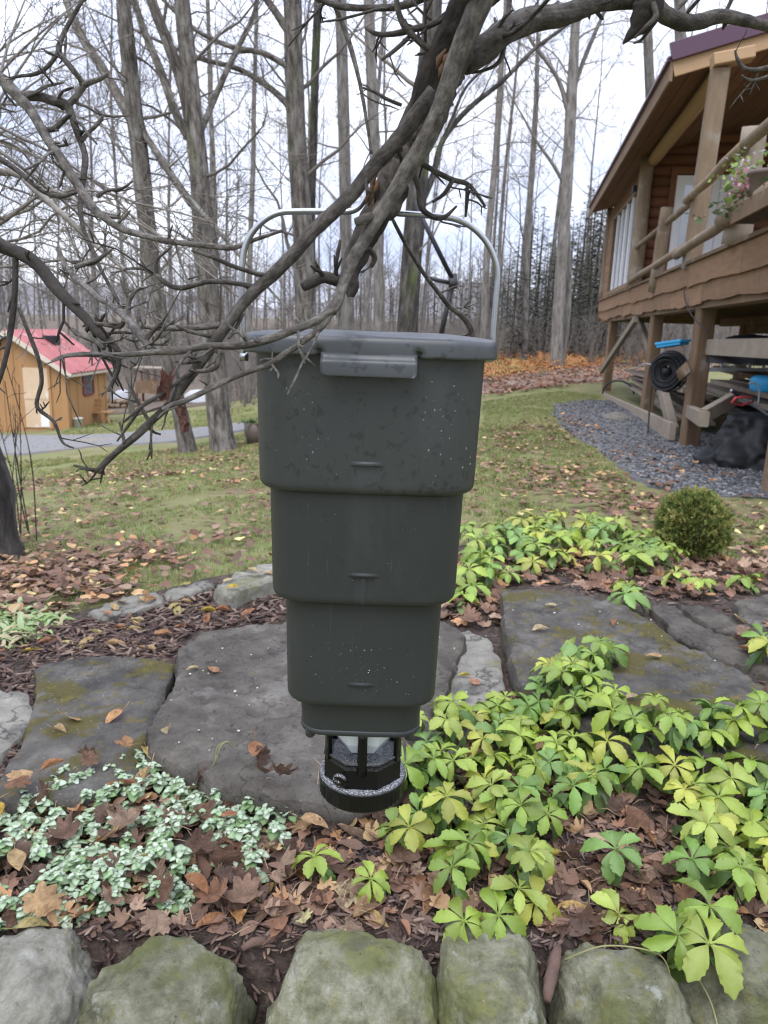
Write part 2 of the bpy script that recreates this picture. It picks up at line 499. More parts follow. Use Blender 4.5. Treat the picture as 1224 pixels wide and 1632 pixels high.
M_deadwood = mk('dead wood', coord='barkco', ramp=[(.30, .020, .016, .013), (.45, .055, .046, .039), (.58, .11, .097, .083), (.72, .19, .175, .155)], scale=22, rough=.95, bump=1.0, bscale=60, bdist=.010, detail=12, nrough=.74,
                layers=[((.22, .105, .045), 14, .62, .70, .7), ((.018, .015, .013), 30, .58, .68, .8)])
M_bark_edge = mk('loose bark', coord='barkco', ramp=[(.014, .012, .010), (.04, .034, .029), (.085, .075, .064)], scale=40, rough=.95, bump=1.0, bscale=110, bdist=.006)
M_flake = mk('bark flake', [(.30, .022, .018, .015), (.46, .065, .056, .047), (.62, .14, .126, .108)], scale=90, stretch=(1, 1, .4), rough=.95, bump=1.0, bscale=160, bdist=.006, detail=10, nrough=.72)
M_torn = mk('torn wood', [(.035, .02, .012), (.085, .046, .024), (.14, .082, .048)], scale=120, stretch=(1, 1, .3), rough=.9, bump=.6, bscale=200, bdist=.003)
M_slate = mk('slate', veins=[((.02, .019, .017), 1.6, .004, .6), ((.03, .028, .025), 4.5, .003, .25)], ramp=[(.30, .038, .034, .029), (.43, .068, .061, .051), (.55, .100, .090, .076), (.68, .16, .146, .126)], scale=7, rough=.62, bump=.9, bscale=24, bdist=.012, rough_var=.12, spec=.12, detail=13, nrough=.72,
             layers=[((.19, .18, .162), 3.0, .57, .66, .6), ((.026, .025, .024), 2.6, .56, .66, .6), ((.10, .095, .03), 11, .64, .70, .6), ((.20, .19, .172), 90, .63, .68, .6), ((.022, .021, .019), 65, .59, .65, .75)])
M_slate_moss = mk('mossy slate', veins=[((.016, .015, .014), 1.8, .004, .6), ((.025, .024, .022), 6, .003, .25)], ramp=[(.30, .032, .030, .027), (.43, .060, .056, .050), (.55, .090, .084, .074), (.68, .145, .137, .122)], scale=8, rough=.6, bump=1.0, bscale=26, bdist=.012, rough_var=.12, spec=.12, bstretch=(1, .45, 1), detail=13, nrough=.72,
                  layers=[((.026, .025, .025), 2.6, .54, .64, .6), ((.075, .064, .016), 6.5, .505, .59, .85), ((.12, .095, .02), 20, .56, .65, .75), ((.05, .055, .014), 30, .60, .68, .7), ((.26, .25, .23), 90, .63, .67, .6)])
M_slate_tan = mk('tan slate', veins=[((.03, .028, .024), 1.9, .008, .85), ((.05, .047, .04), 5, .005, .5)], ramp=[(.30, .085, .08, .068), (.43, .15, .142, .118), (.55, .20, .188, .158), (.68, .29, .275, .235)], scale=7, rough=.7, bump=.8, bscale=26, bdist=.010, detail=13, nrough=.72,
                 layers=[((.05, .05, .048), 3.2, .54, .62, .75), ((.14, .125, .035), 9, .60, .68, .6), ((.03, .028, .024), 50, .64, .70, .6)])
M_boulder = mk('mossy boulder', veins=[((.04, .04, .027), 4, .005, .25)], ramp=[(.30, .048, .048, .030), (.40, .108, .107, .066), (.50, .17, .168, .108), (.58, .23, .227, .16), (.70, .34, .335, .27)], scale=16, rough=.85, bump=1.0, bscale=34, bdist=.012, detail=14, nrough=.75,
               layers=[((.105, .115, .032), 5, .48, .62, .75), ((.05, .048, .03), 8, .58, .68, .65), ((.30, .315, .27), 12, .63, .69, .75), ((.17, .165, .05), 26, .54, .66, .6), ((.045, .042, .03), 75, .62, .69, .7), ((.36, .36, .31), 95, .66, .72, .6)], var=.12)
M_boulder_pale = mk('pale boulder', veins=[((.06, .057, .045), 7, .009, .35)], ramp=[(.28, .09, .088, .065), (.42, .19, .185, .145), (.54, .27, .262, .215), (.70, .38, .37, .33)], scale=14, rough=.85, bump=1.0, bscale=26, bdist=.016, detail=14, nrough=.75,
                    layers=[((.14, .14, .06), 6, .52, .66, .7), ((.06, .056, .042), 10, .58, .68, .75), ((.05, .047, .036), 60, .62, .69, .7)])
M_leafdry = mk('dry leaf', [(.30, .45, .42, .40), (.5, .85, .84, .82), (.68, 1.35, 1.36, 1.36)], scale=3.2, detail=10, nrough=.7, rough=.6, bump=.7, bscale=9, bdist=.04, objcol=True, trans=.22, layers=[((.10, .055, .035), 5, .60, .70, .5)])
M_leafatt = mk('dry leaves', [(.75, .75, .75), (1, 1, 1)], scale=20, rough=.8, bump=0, attr='Col', trans=.15)
M_leafgreen = mk('green leaf', [(.72, .74, .66), (1, 1, 1)], scale=22, rough=.36, bump=.3, bscale=70, bdist=.003, objcol=True, trans=.16, spec=.5)
M_green_att = mk('small leaves', [(.8, .8, .8), (1, 1, 1)], scale=20, rough=.65, bump=0, attr='Col', trans=.22)
M_matt_att = mk('bits', [(.7, .7, .7), (1, 1, 1)], scale=30, rough=.9, bump=0, attr='Col')
M_stem = mk('leaf stem', [(.16, .17, .06), (.27, .25, .11)], scale=30, rough=.6, bump=0)
M_straw = mk('straw', [(.22, .15, .09), (.40, .30, .19)], scale=20, rough=.8, bump=0)
M_mulch = mk('bark chip', [(.6, .6, .6), (1.15, 1.1, 1.1)], scale=60, stretch=(1, 1, 1), rough=.95, bump=.8, bscale=120, bdist=.004, attr='Col')

# ------------------------------------------------------------------ the ground
def asinh_axis(n, lo, hi, k, c=0.0):
    a, b = math.asinh((lo - c) / k), math.asinh((hi - c) / k)
    return c + k * np.sinh(np.linspace(a, b, n))
gx_, gy_ = asinh_axis(190, -420, 420, 1.6), asinh_axis(230, -60, 520, 1.2, 2.0)
GX, GY = np.meshgrid(gx_, gy_)
GZ = tz(GX, GY)
GZ = GZ + np.array([0.012 * noise.noise(Vector((x * 2.2, y * 2.2, 0))) + 0.03 * noise.noise(Vector((x * .5, y * .5, 3))) * min(1, max(0, y - 3) / 4) for x, y in zip(GX.ravel(), GY.ravel())]).reshape(GX.shape) - .012
nx_, ny_ = len(gx_), len(gy_)
ii = np.arange(nx_ * ny_).reshape(ny_, nx_)
q0, q1, q2, q3 = ii[:-1, :-1].ravel(), ii[:-1, 1:].ravel(), ii[1:, 1:].ravel(), ii[1:, :-1].ravel()
ground = link('ground', np_mesh('ground', np.c_[GX.ravel(), GY.ravel(), GZ.ravel()], np.concatenate([np.c_[q0, q1, q2], np.c_[q0, q2, q3]]), smooth=True), M_lawn)
ground['kind'] = 'structure'

bed_px = [(-260, 1640), (-260, 1060), (-100, 1030), (0, 1015), (110, 985), (200, 960), (300, 935), (430, 905), (560, 890), (740, 872), (850, 868), (960, 872),
          (1060, 885), (1160, 915), (1300, 905), (1560, 930), (1560, 1640)]
BED = gpoly(bed_px)
BED = [Vector((p.x, max(p.y, 1.02), p.z)) for p in BED]
BED[0].y = BED[-1].y = 1.03
bed = sheet('garden_bed', BED, .016, M_soil, step=.06, jit=.05)
DRIVE = gpoly([(-200, 728), (0, 722), (40, 724), (150, 712), (280, 704), (400, 684), (520, 668), (520, 660), (400, 672), (250, 688), (140, 694), (0, 694), (-200, 696)])
sheet('driveway', DRIVE, .02, M_drive, step=.35, jit=.12)
ROAD = gpoly([(640, 632), (780, 628), (900, 613), (1010, 604), (1140, 590), (1140, 576), (1000, 588), (900, 597), (780, 611), (640, 618)])
sheet('dirt_road', ROAD, .02, M_road, step=.5, jit=.2)
GRAVEL = gpoly([(885, 645), (930, 638), (990, 640), (1060, 690), (1180, 690), (1400, 700), (1400, 800), (1240, 795), (1120, 792), (1040, 775), (990, 745), (950, 715), (900, 685), (880, 662)])
sheet('gravel_path', GRAVEL, .014, M_gravel, step=.16, jit=.12)
LEAFY = gpoly([(560, 602), (780, 608), (900, 594), (1000, 585), (1160, 572), (1160, 545), (1000, 556), (880, 566), (760, 578), (560, 580)])
sheet('woods_floor', [Vector((-60, 26, 0)), Vector((-14, 25, 0)), Vector((-3, 28, 0))] + [LEAFY[1], LEAFY[2], LEAFY[3], LEAFY[4]] + [Vector((30, 34, 0)), Vector((70, 40, 0)), Vector((80, 120, 0)), Vector((-80, 120, 0))], .012, M_litter, step=2.2, jit=.8)

# ------------------------------------------------------------------ boulders and slabs
def boulder(label, mat, px0, px1, ytop, seed, depth=.24, hgt=.34, e=.62, dist=1.16, tilt=0.0):
    """stone of the retaining wall: px0..px1 at its top edge"""
    a, b = at(px0 - 3, 1600, dist), at(px1 + 3, 1600, dist)
    cx = (a.x + b.x) / 2; hw = (b.x - a.x) / 2
    top = gp((px0 + px1) / 2, ytop, 0.02)
    yb = top.y + .03
    cy = yb - depth * .52
    bm = bmesh.new()
    bmesh.ops.create_icosphere(bm, subdivisions=6, radius=1)
    rz = Matrix.Rotation(tilt, 3, 'Y')
    off = Vector((seed * 7.3, seed * 3.1, seed))
    rb_ = random.Random(seed * 31)
    cuts = []
    for k in range(16):         # flat broken faces
        cn_v = Vector((rb_.gauss(0, 1), rb_.gauss(0, 1), rb_.gauss(.25, .8))).normalized()
        cuts.append((cn_v, rb_.uniform(.84, 1.08) if cn_v.z < .6 else rb_.uniform(1.0, 1.2)))
    for v in bm.verts:
        n = v.co.normalized()
        q = Vector((math.copysign(abs(n.x) ** e, n.x), math.copysign(abs(n.y) ** e, n.y), math.copysign(abs(n.z) ** e, n.z)))
        d = 1 + .10 * noise.noise(q * 1.1 + off) + .06 * noise.noise(q * 2.3 + off) + .030 * noise.noise(q * 5 + off) + .030 * noise.fractal(q * 7 + off, .6, 2.1, 7)
        for cn_v, cd_ in cuts:
            e_ = q.dot(cn_v) - cd_ * (1 + .03 * noise.noise(q * 3 + off))
            if e_ > 0:
                q = q - cn_v * e_ * .85
        q = rz @ Vector((q.x * hw * d * 1.04, q.y * depth * .62 * d, q.z * hgt * .5 * d))
        v.co = q + Vector((cx, cy, top.z - hgt * .43))
    me = bpy.data.meshes.new('boulder'); bm.to_mesh(me); bm.free()
    me.polygons.foreach_set('use_smooth', np.ones(len(me.polygons), bool))
    return tag(link('boulder', me, mat), label, 'stone', 'boulders of the low retaining wall')
boulder('pale grey rounded boulder at the wall, first from the left corner', M_boulder_pale, -60, 146, 1490, 1, e=.7, depth=.24)
boulder('wide low olive boulder beside the pale grey corner boulder', M_boulder, 136, 402, 1508, 2, e=.62, depth=.22)
boulder('smooth square-topped boulder standing below the feeder', M_boulder, 424, 682, 1496, 3, e=.5, depth=.24)
boulder('tall brown boulder with pale lichen patch under the pachysandra', M_boulder, 686, 884, 1470, 4, e=.6, depth=.27)
boulder('small flat-faced green boulder behind the dry grass stem', M_boulder, 892, 1088, 1524, 5, e=.55, depth=.20)
boulder('dark smooth boulder at the right end of the wall', M_boulder, 1092, 1330, 1458, 6, e=.6, depth=.28)

SLABS = []
def slab(name, label, pxs, h, thick, mat, seed, lay=.008, rough=.011, cat='stone slab', tiltx=0.0, step=.022, group=None):
    pl = gpoly(pxs, h)
    X = np.array([p.x for p in pl]); Y = np.array([p.y for p in pl]); Z = tz(X, Y, False) + h
    A = np.c_[np.ones_like(X), X, Y]
    co, *_ = np.linalg.lstsq(A, Z, rcond=None)
    pts = []
    n = len(pl)
    for i in range(n):
        a, b = Vector((X[i], Y[i])), Vector((X[(i + 1) % n], Y[(i + 1) % n]))
        k = max(1, int((b - a).length / step))
        for j in range(k):
            p = a.lerp(b, j / k)
            s = Vector((p.x * 6 + seed, p.y * 6, seed))
            pts.append(p + Vector((noise.fractal(s, 1, 2, 4), noise.fractal(s + Vector((9, 3, 1)), 1, 2, 4))) * .014)
    P = np.array([(p.x, p.y) for p in pts])
    lo, hi = P.min(0), P.max(0)
    gx, gy = np.meshgrid(np.arange(lo[0], hi[0], step), np.arange(lo[1], hi[1], step))
    q = np.c_[gx.ravel(), gy.ravel()] + (nrs.rand(gx.size, 2) - .5) * step * .5
    q = q[pip(q[:, 0], q[:, 1], P)]
    m = len(pts)
    vv, ee, ff, *_ = delaunay_2d_cdt(pts + [Vector(p) for p in q], [(i, (i + 1) % m) for i in range(m)], [], 1, 1e-5)
    def ztop(x, y):
        s = Vector((x * 2.2 + seed, y * 2.2, seed))
        st = noise.fractal(s, 1, 2, 4) * 3.2 + x * 1.1 + y * .8
        fr = st - math.floor(st)
        return co[0] + co[1] * x + co[2] * y + lay * (math.floor(st) + min(1, fr * 7) - st) + rough * noise.fractal(Vector((x * 9, y * 9, seed)), 1, 2, 4)
    g = G()
    on = set()
    cen = P.mean(0)
    for i, v in enumerate(vv):
        z = ztop(v.x, v.y)
        if i < m:
            z -= .006 + .010 * abs(noise.noise(Vector((v.x * 11, v.y * 11, seed))))
        g.v.append(Vector((v.x, v.y, z)))
    for f in ff:
        a, b, c = [g.v[i] for i in f[:3]]
        fl = (b - a).cross(c - a).z > 0
        g.f.append(tuple(f) if fl else tuple(reversed(f)))
    # sides: three rings of broken rock
    area = sum(P[i][0] * P[(i + 1) % m][1] - P[(i + 1) % m][0] * P[i][1] for i in range(m))
    prev = None
    for r, (dz, out) in enumerate([(0, .0), (.22, .012), (.5, .002), (.75, .014), (1.15, -.015)]):
        o = len(g.v)
        for i in range(m):
            p = Vector((vv[i].x, vv[i].y)); d = p - Vector(cen); d.normalize()
            j = noise.noise(Vector((p.x * 8, p.y * 8, r * 3.7 + seed))) * .014 if r else 0
            z0 = g.v[i].z
            g.v.append(Vector((p.x + d.x * (out + j), p.y + d.y * (out + j), z0 - thick * dz + (j * .5))))
        if prev is not None:
            for i in range(m):
                k = (i + 1) % m
                fc = (prev + i, prev + k, o + k, o + i)
                g.f.append(fc if area < 0 else tuple(reversed(fc)))
        prev = o
    SLABS.append((P, ztop))
    return tag(g.obj(name, mat), label, cat, group)
def surf(x, y, h=.016):
    """height of whatever stone or ground lies at x, y"""
    z = tzf(x, y) + h
    for P, zt in SLABS:
        if pip(np.array([x]), np.array([y]), P)[0]:
            z = max(z, zt(x, y))
    return z
slab('stone_slab', 'large dark grey flagstone directly behind the hanging feeder', [(286, 1036), (322, 1008), (430, 998), (530, 985), (690, 985), (742, 1010), (722, 1070), (700, 1130), (690, 1180), (640, 1250), (560, 1285), (450, 1272), (340, 1246), (242, 1192), (236, 1158), (262, 1118), (284, 1080)], .085, .12, M_slate, 1.0, lay=.013)
slab('stone_slab', 'tan cracked flagstone between the feeder and the mossy slab', [(728, 1002), (782, 1018), (800, 1060), (806, 1100), (770, 1130), (720, 1200), (660, 1235), (700, 1150), (718, 1090)], .055, .10, M_slate_tan, 2.0, lay=.006)
slab('stone_slab', 'dark slab with yellow moss at the left edge of the big flagstone', [(58, 1062), (130, 1046), (230, 1046), (276, 1060), (268, 1100), (244, 1150), (222, 1190), (222, 1235), (140, 1262), (20, 1285), (-10, 1260), (32, 1190), (54, 1110)], .06, .10, M_slate_moss, 3.0, lay=.005, rough=.009)
slab('stone_slab', 'big mossy slate slab sloping to the right of the feeder', [(800, 944), (900, 944), (1005, 966), (1085, 1020), (1160, 1060), (1250, 1112), (1270, 1215), (1180, 1218), (1090, 1206), (990, 1182), (930, 1150), (872, 1112), (830, 1088), (806, 1010)], .10, .14, M_slate_moss, 4.0, lay=.014)
slab('stone_slab', 'pale green-grey slab corner left of the dark mossy slab', [(-80, 1096), (0, 1098), (46, 1108), (50, 1150), (0, 1202), (-90, 1220)], .05, .08, M_slate_tan, 5.0, lay=.004)
slab('stone_ledge', 'long thin slate ledge just beyond the big mossy slab', [(1036, 968), (1080, 966), (1160, 1006), (1260, 1046), (1260, 1080), (1150, 1052), (1075, 1004)], .05, .07, M_slate, 6.0, lay=.009)
slab('stone_ledge', 'upper thin slate ledge lying beside the long one', [(1082, 962), (1130, 968), (1200, 1000), (1270, 1022), (1270, 1040), (1190, 1018), (1110, 984)], .07, .06, M_slate, 6.6, lay=.009)
slab('stone_ledge', 'layered dark stone at the right picture edge near the leaf pile', [(1168, 962), (1215, 948), (1300, 945), (1300, 1000), (1215, 1000), (1180, 985)], .09, .10, M_slate, 7.0, lay=.012)
slab('edging_stone', 'low pale edging stone with yellow moss along the mulch bed', [(142, 972), (200, 952), (246, 944), (262, 952), (256, 962), (190, 978), (165, 985)], .05, .07, M_slate_tan, 8.0, cat='edging stone')
slab('edging_stone', 'flat grey edging stone between mossy edging and lichen stone', [(258, 946), (310, 928), (336, 926), (342, 936), (300, 946), (264, 956)], .04, .06, M_slate_tan, 9.0, cat='edging stone')
slab('edging_stone', 'thick lichen-covered edging stone beside the feeder at the lawn edge', [(345, 938), (372, 914), (420, 898), (470, 896), (480, 916), (430, 926), (372, 946)], .10, .12, M_boulder_pale, 10.0, cat='edging stone')
slab('stone_chip', 'small grey slate chip wedged behind the tall brown boulder', [(796, 1478), (838, 1470), (842, 1490), (806, 1500)], .02, .05, M_slate, 11.0, cat='stone', step=.015)

# ------------------------------------------------------------------ the feeder
M_tub = mk('dark green-grey plastic', [(.019, .022, .0213), (.026, .0292, .0282), (.031, .0347, .0337)], scale=6, rough=.46, bump=.06, bscale=300, bdist=.001, spec=.34, rough_var=.05,
           layers=[((.012, .013, .0125), 120, .60, .66, .35), ((.052, .057, .055), 9, .54, .70, .35, False, (1, 1, .3)), ((.075, .08, .077), 60, .64, .70, .3, False, (3, 3, .12))])
M_tub_wet = mk('wet dark plastic', [(.022, .0253, .0246), (.030, .0337, .0327), (.035, .0395, .0384)], scale=6, rough=.42, bump=.05, bscale=300, bdist=.001, spec=.45, rough_var=.06,
               layers=[((.011, .012, .0115), 80, .57, .62, .6), ((.055, .06, .058), 9, .54, .70, .3, False, (1, 1, .3)), ((.014, .015, .0147), 30, .58, .66, .5, False, (2.4, 2.4, .12))])
M_lid = mk('grey plastic lid', [(.036, .040, .042), (.048, .053, .056), (.058, .063, .066)], scale=8, rough=.38, bump=.08, bscale=200, bdist=.001, spec=.5, layers=[((.016, .018, .019), 40, .58, .63, .7)])
M_black = mk('black plastic', [(.003, .003, .0035), (.007, .007, .008)], scale=20, rough=.30, bump=.1, bscale=120, bdist=.001, spec=.22,
             layers=[((.50, .51, .53), 800, .47, .57, .8, True)])
M_steel = mk('steel wire', [(.30, .305, .31), (.42, .425, .43)], scale=20, rough=.27, bump=.03, metal=1.0, spec=.5)
m = bpy.data.materials.new('clear plastic'); m.use_nodes = True
b_ = m.node_tree.nodes['Principled BSDF']
b_.inputs['Base Color'].default_value = (.86, .92, .93, 1); b_.inputs['Transmission Weight'].default_value = .25; b_.inputs['Roughness'].default_value = .12; b_.inputs['IOR'].default_value = 1.35  # near-white colour stands in for light glowing through the plastic
M_clear = m
M_drop = bpy.data.materials.new('water'); M_drop.use_nodes = True
b_ = M_drop.node_tree.nodes['Principled BSDF']
b_.inputs['Base Color'].default_value = (.9, .95, 1, 1); b_.inputs['Transmission Weight'].default_value = .9; b_.inputs['Roughness'].default_value = .03; b_.inputs['IOR'].default_value = 1.33
M_kernel = mk('corn dust', [(.62, .60, .55), (.8, .79, .76)], scale=90, rough=.9, bump=0)

FX, FY = -0.0225, 1.0
FT = EYE - .006
def rsq(hw, r, n=192, bulge=.012):
    """rounded square, first point at the middle of the front (-y)"""
    out = []
    s = hw - r
    per = [2 * s, math.pi * r / 2]
    tot = 4 * (per[0] + per[1])
    segs = []
    for k in range(n):
        d = k / n * tot + s  # start mid front
        d %= tot
        side = int(d // (per[0] + per[1])); rem = d - side * (per[0] + per[1])
        if rem < per[0]:
            x, y = -s + rem, -hw - bulge * hw * (1 - ((rem - s) / max(s, 1e-6)) ** 2)
        else:
            a = (rem - per[0]) / r
            x, y = s + r * math.sin(a), -s - r * math.cos(a)
        c, si = math.cos(side * math.pi / 2), math.sin(side * math.pi / 2)
        out.append((x * c - y * si, x * si + y * c))
    return out
feeder = thing('hanging_feeder', 'dark grey tiered plastic feeder hanging by its steel wire handle from the branch', 'feeder', (FX, FY, FT - .663))
RR = .40
def tier(name, rings, recess, mat, close=True):
    """rings: (z, half width); recess: (half width, z ledge, z bottom, depth, rib)"""
    n = 224
    g = G()
    for z, hw in rings:
        pr = rsq(hw, hw * RR, n)
        for x, y in pr:
            if recess and y < -hw * .85:
                rw, zl, zb, dp, rib = recess
                e = min(1, max(0, (rw - abs(x)) / .0022))
                if zb <= z <= zl and e > 0:
                    y += dp * e * (.25 + .75 * (z - zb) / (zl - zb))
                    if rib and abs(x) < .0030:
                        y -= dp * 1.15
                elif zl < z < zl + .004 and abs(x) < rw * 1.02:
                    y -= .0018 * math.cos(x / rw * 1.4)
            g.v.append(Vector((FX + x, FY + y, FT + z)))
    m_ = len(rings)
    for i in range(m_ - 1):
        for k in range(n):
            k2 = (k + 1) % n
            g.f.append((i * n + k, (i + 1) * n + k, (i + 1) * n + k2, i * n + k2))
    return g.obj(name, mat, feeder)
def rings(zt, zb, ht, hb, nn, zl, inner, bev=.010):
    zz = [zt + (zb + bev - zt) * i / nn for i in range(nn + 1)]
    zz += [zl + .0042, zl + .003, zl + .0015, zl + .0002, zl - .0002, zl - .002]
    zz = sorted(set(zz), reverse=True)
    out = [(z, ht + (hb - ht) * (zt - z) / (zt - zb)) for z in zz]
    for k in range(1, 7):
        a = k / 6 * math.pi / 2
        out.append((zb + bev - bev * math.sin(a), hb - bev * (1 - math.cos(a))))
    out += [(zb + .001, hb - bev - .004), (zb + .002, inner)]
    return out
T1 = tier('upper_tub', rings(-.022, -.186, .1362, .1328, 34, -.149, .115), (.0165, -.149, -.184, .0035, False), M_tub_wet)
T2 = tier('middle_tub', rings(-.184, -.331, .1212, .1182, 34, -.2905, .098), (.0155, -.2905, -.329, .0042, True), M_tub)
T3 = tier('lower_tub', rings(-.329, -.480, .1026, .1000, 34, -.4455, .078), (.0150, -.4455, -.478, .0026, False), M_tub)
T4 = tier('tub_base', rings(-.478, -.5305, .0838, .0808, 14, -.50, .05, bev=.0025), None, M_tub)
# rim bead round the foot of the base, and its little feet
g = G()
for zz, ww in ((-.5225, .0812), (-.5235, .0826), (-.529, .0826), (-.5302, .0815)):
    for x, y in rsq(ww, ww * RR, 96):
        g.v.append(Vector((FX + x, FY + y, FT + zz)))
for i in range(3):
    for k in range(96):
        g.f.append((i * 96 + k, (i + 1) * 96 + k, (i + 1) * 96 + (k + 1) % 96, i * 96 + (k + 1) % 96))
g.obj('foot_rim', M_tub, feeder)
for sx in (-1, 1):
    for sy in (-1, 1):
        g = G()
        x, y = FX + sx * .068, FY + sy * .068
        g.tube([Vector((x, y, FT - .526)), Vector((x, y, FT - .5375)), Vector((x, y, FT - .5405))], [.0072, .0066, .004], 12)
        g.obj('foot', M_tub, feeder)
# lid with rolled rim
def lidring(z, hw, slot):
    out = []
    for x, y in rsq(hw, hw * .38, 256):
        if slot and y < -hw * .9 and .0545 < abs(x) < .0595:
            y += .012
        out.append(Vector((FX + x, FY + y, FT + z)))
    return out
prof = [(.0035, .02, 0), (.003, .09, 0), (.000, .128, 0), (-.0015, .1405, 0), (-.0028, .1448, 0), (-.0052, .1474, 0), (-.010, .1482, 0), (-.016, .1486, 0), (-.0172, .1486, 1), (-.0215, .1489, 1), (-.0240, .1486, 1), (-.0245, .1470, 1), (-.0235, .1440, 1), (-.019, .1375, 1)]
g = G()
for z, hw, s_ in prof:
    g.v += lidring(z, hw, s_)
for i in range(len(prof) - 1):
    for k in range(256):
        k2 = (k + 1) % 256
        g.f.append((i * 256 + k, (i + 1) * 256 + k, (i + 1) * 256 + k2, i * 256 + k2))
g.f.append(tuple(range(255, -1, -1)))
lid = g.obj('lid', M_lid, feeder)
# latch tab: shelf that steps out, then a plate with rounded lower corners
g = G()
tw, yf = .0535, FY - .1500
secs = [(-.0205, -.0005, 1.0), (-.0262, -.0010, 1.0), (-.0280, -.0058, 1.0), (-.0300, -.0072, 1.0), (-.0325, -.0076, 1.0), (-.0395, -.0080, 1.0), (-.0430, -.0081, .985), (-.0450, -.0081, .95), (-.0458, -.0079, .90)]
nx = 24
for layer in (0, 1):
    for z, dy, ws in secs:
        for i in range(nx + 1):
            x = (i / nx * 2 - 1) * tw * ws
            g.v.append(Vector((FX + x, yf + dy + layer * .0028, FT + z)))
ns = len(secs)
for i in range(ns - 1):
    for k in range(nx):
        a = i * (nx + 1) + k
        g.f.append((a, a + 1, a + nx + 2, a + nx + 1))
        b = a + ns * (nx + 1)
        g.f.append((b, b + nx + 1, b + nx + 2, b + 1))
o2 = ns * (nx + 1)
for i in range(ns - 1):
    for k in (0, nx):
        a = i * (nx + 1) + k
        g.f.append((a, a + nx + 1, a + o2 + nx + 1, a + o2))
for k in range(nx):
    a = (ns - 1) * (nx + 1) + k
    g.f.append((a, a + 1, a + o2 + 1, a + o2))
lt = g.obj('latch_tab', M_lid, lid)
# wire handle, rising in a kink over the branch
hp_ = [(388, 572), (387, 530), (385, 470), (386, 425), (391, 393), (404, 368), (424, 349), (446, 339), (475, 337), (530, 337), (556, 337), (572, 330), (584, 312), (592, 296), (604, 287), (616, 296), (621, 320), (630, 338), (650, 341), (690, 344), (725, 349), (752, 362), (774, 384), (788, 412), (793, 440), (790, 480), (786, 530), (784, 568), (778, 573), (768, 570)]
hl = [at(x, y, FY) for x, y in hp_]
hl = smooth_line(hl, 6)
g = G(); g.tube(hl, [.0039] * len(hl), 12)
g.obj('handle', M_steel, feeder)
for px in (388, 783):
    p = at(px, 566, FY)
    g = G(); g.tube([p + Vector((-.006 if px > 600 else .006, 0, -.002)), p + Vector((.004 if px > 600 else -.004, 0, -.002))], [.0058, .0058], 12)
    g.obj('handle_pivot', M_steel, feeder)
# spreader unit under the tub
def lathe(prof_, n=48, cx=FX, cy=FY, fn=None):
    g_ = G()
    for r, z in prof_:
        for k in range(n):
            a = 2 * math.pi * k / n
            rr = fn(r, a, z) if fn else r
            g_.v.append(Vector((cx + rr * math.cos(a), cy + rr * math.sin(a), FT + z)))
    for i in range(len(prof_) - 1):
        for k in range(n):
            k2 = (k + 1) % n
            g_.f.append((i * n + k, i * n + k2, (i + 1) * n + k2, (i + 1) * n + k))
    return g_
def octo(r, a, z):
    s = math.pi / 4
    return r * (math.cos(s / 2) / math.cos(((a + math.pi / 8) % s) - s / 2)) * 1.02
cxf = FX + .004
tray = lathe([(.012, -.598), (.030, -.602), (.046, -.597), (.0555, -.5895), (.0590, -.589), (.0598, -.591), (.0598, -.593), (.0570, -.5945)], 96, cxf, fn=octo).obj('spreader_tray', M_black, feeder, smooth=False)
hs = lathe([(.0570, -.594), (.0585, -.600), (.0585, -.634), (.0590, -.640)], 96, cxf, fn=octo).obj('motor_housing', M_black, feeder, smooth=False)
def knurl(r, a, z):
    return r + (.0011 if (int(a / (2 * math.pi) * 144) % 3 == 0 and -.662 < z < -.641) else 0)
lathe([(.0560, -.6290), (.0615, -.6300), (.0640, -.6325), (.0648, -.6365), (.0640, -.6405), (.0630, -.6415), (.0628, -.6600), (.0605, -.6640), (.02, -.6645)], 144, cxf, fn=knurl).obj('rim_cap', M_black, feeder)
for an in (-90, 30, 150, -20, 200):
    a = R(an)
    if an in (-20, 200):
        continue
    x, y = cxf + .053 * math.cos(a), FY + .053 * math.sin(a)
    g = G()
    g.tube([Vector((x, y, FT - .528)), Vector((x, y, FT - .555)), Vector((x, y, FT - .592)), Vector((x, y, FT - .606))], [.0075, .0068, .0072, .0078], 10)
    g.obj('strut', M_black, feeder)
for an in (-28, 208):
    a = R(an)
    x, y = cxf + .056 * math.cos(a), FY + .056 * math.sin(a)
    g = G(); g.beam((x, y, FT - .528), (x, y, FT - .597), .012, .006, up=Vector((math.cos(a), math.sin(a), 0)))
    g.obj('strut', M_black, feeder)
def hexa(r, a, z):
    s = math.pi / 3
    return r * (math.cos(s / 2) / math.cos((a % s) - s / 2))
lathe([(.044, -.528), (.047, -.548), (.045, -.570), (.032, -.588), (.004, -.592)], 48, cxf, fn=hexa).obj('clear_funnel', M_clear, feeder, smooth=False)
g = lathe([(.0, 0), (.0, 0)], 3)
bx = G()
pa, pb = Vector((cxf - .030, FY - .0535, FT - .615)), Vector((cxf - .0315, FY - .0580, FT - .616))
bx.tube([pa, pb, pb + (pb - pa) * .12], [.0105, .0105, .008], 20)
bx.obj('screw_boss', M_black, hs)
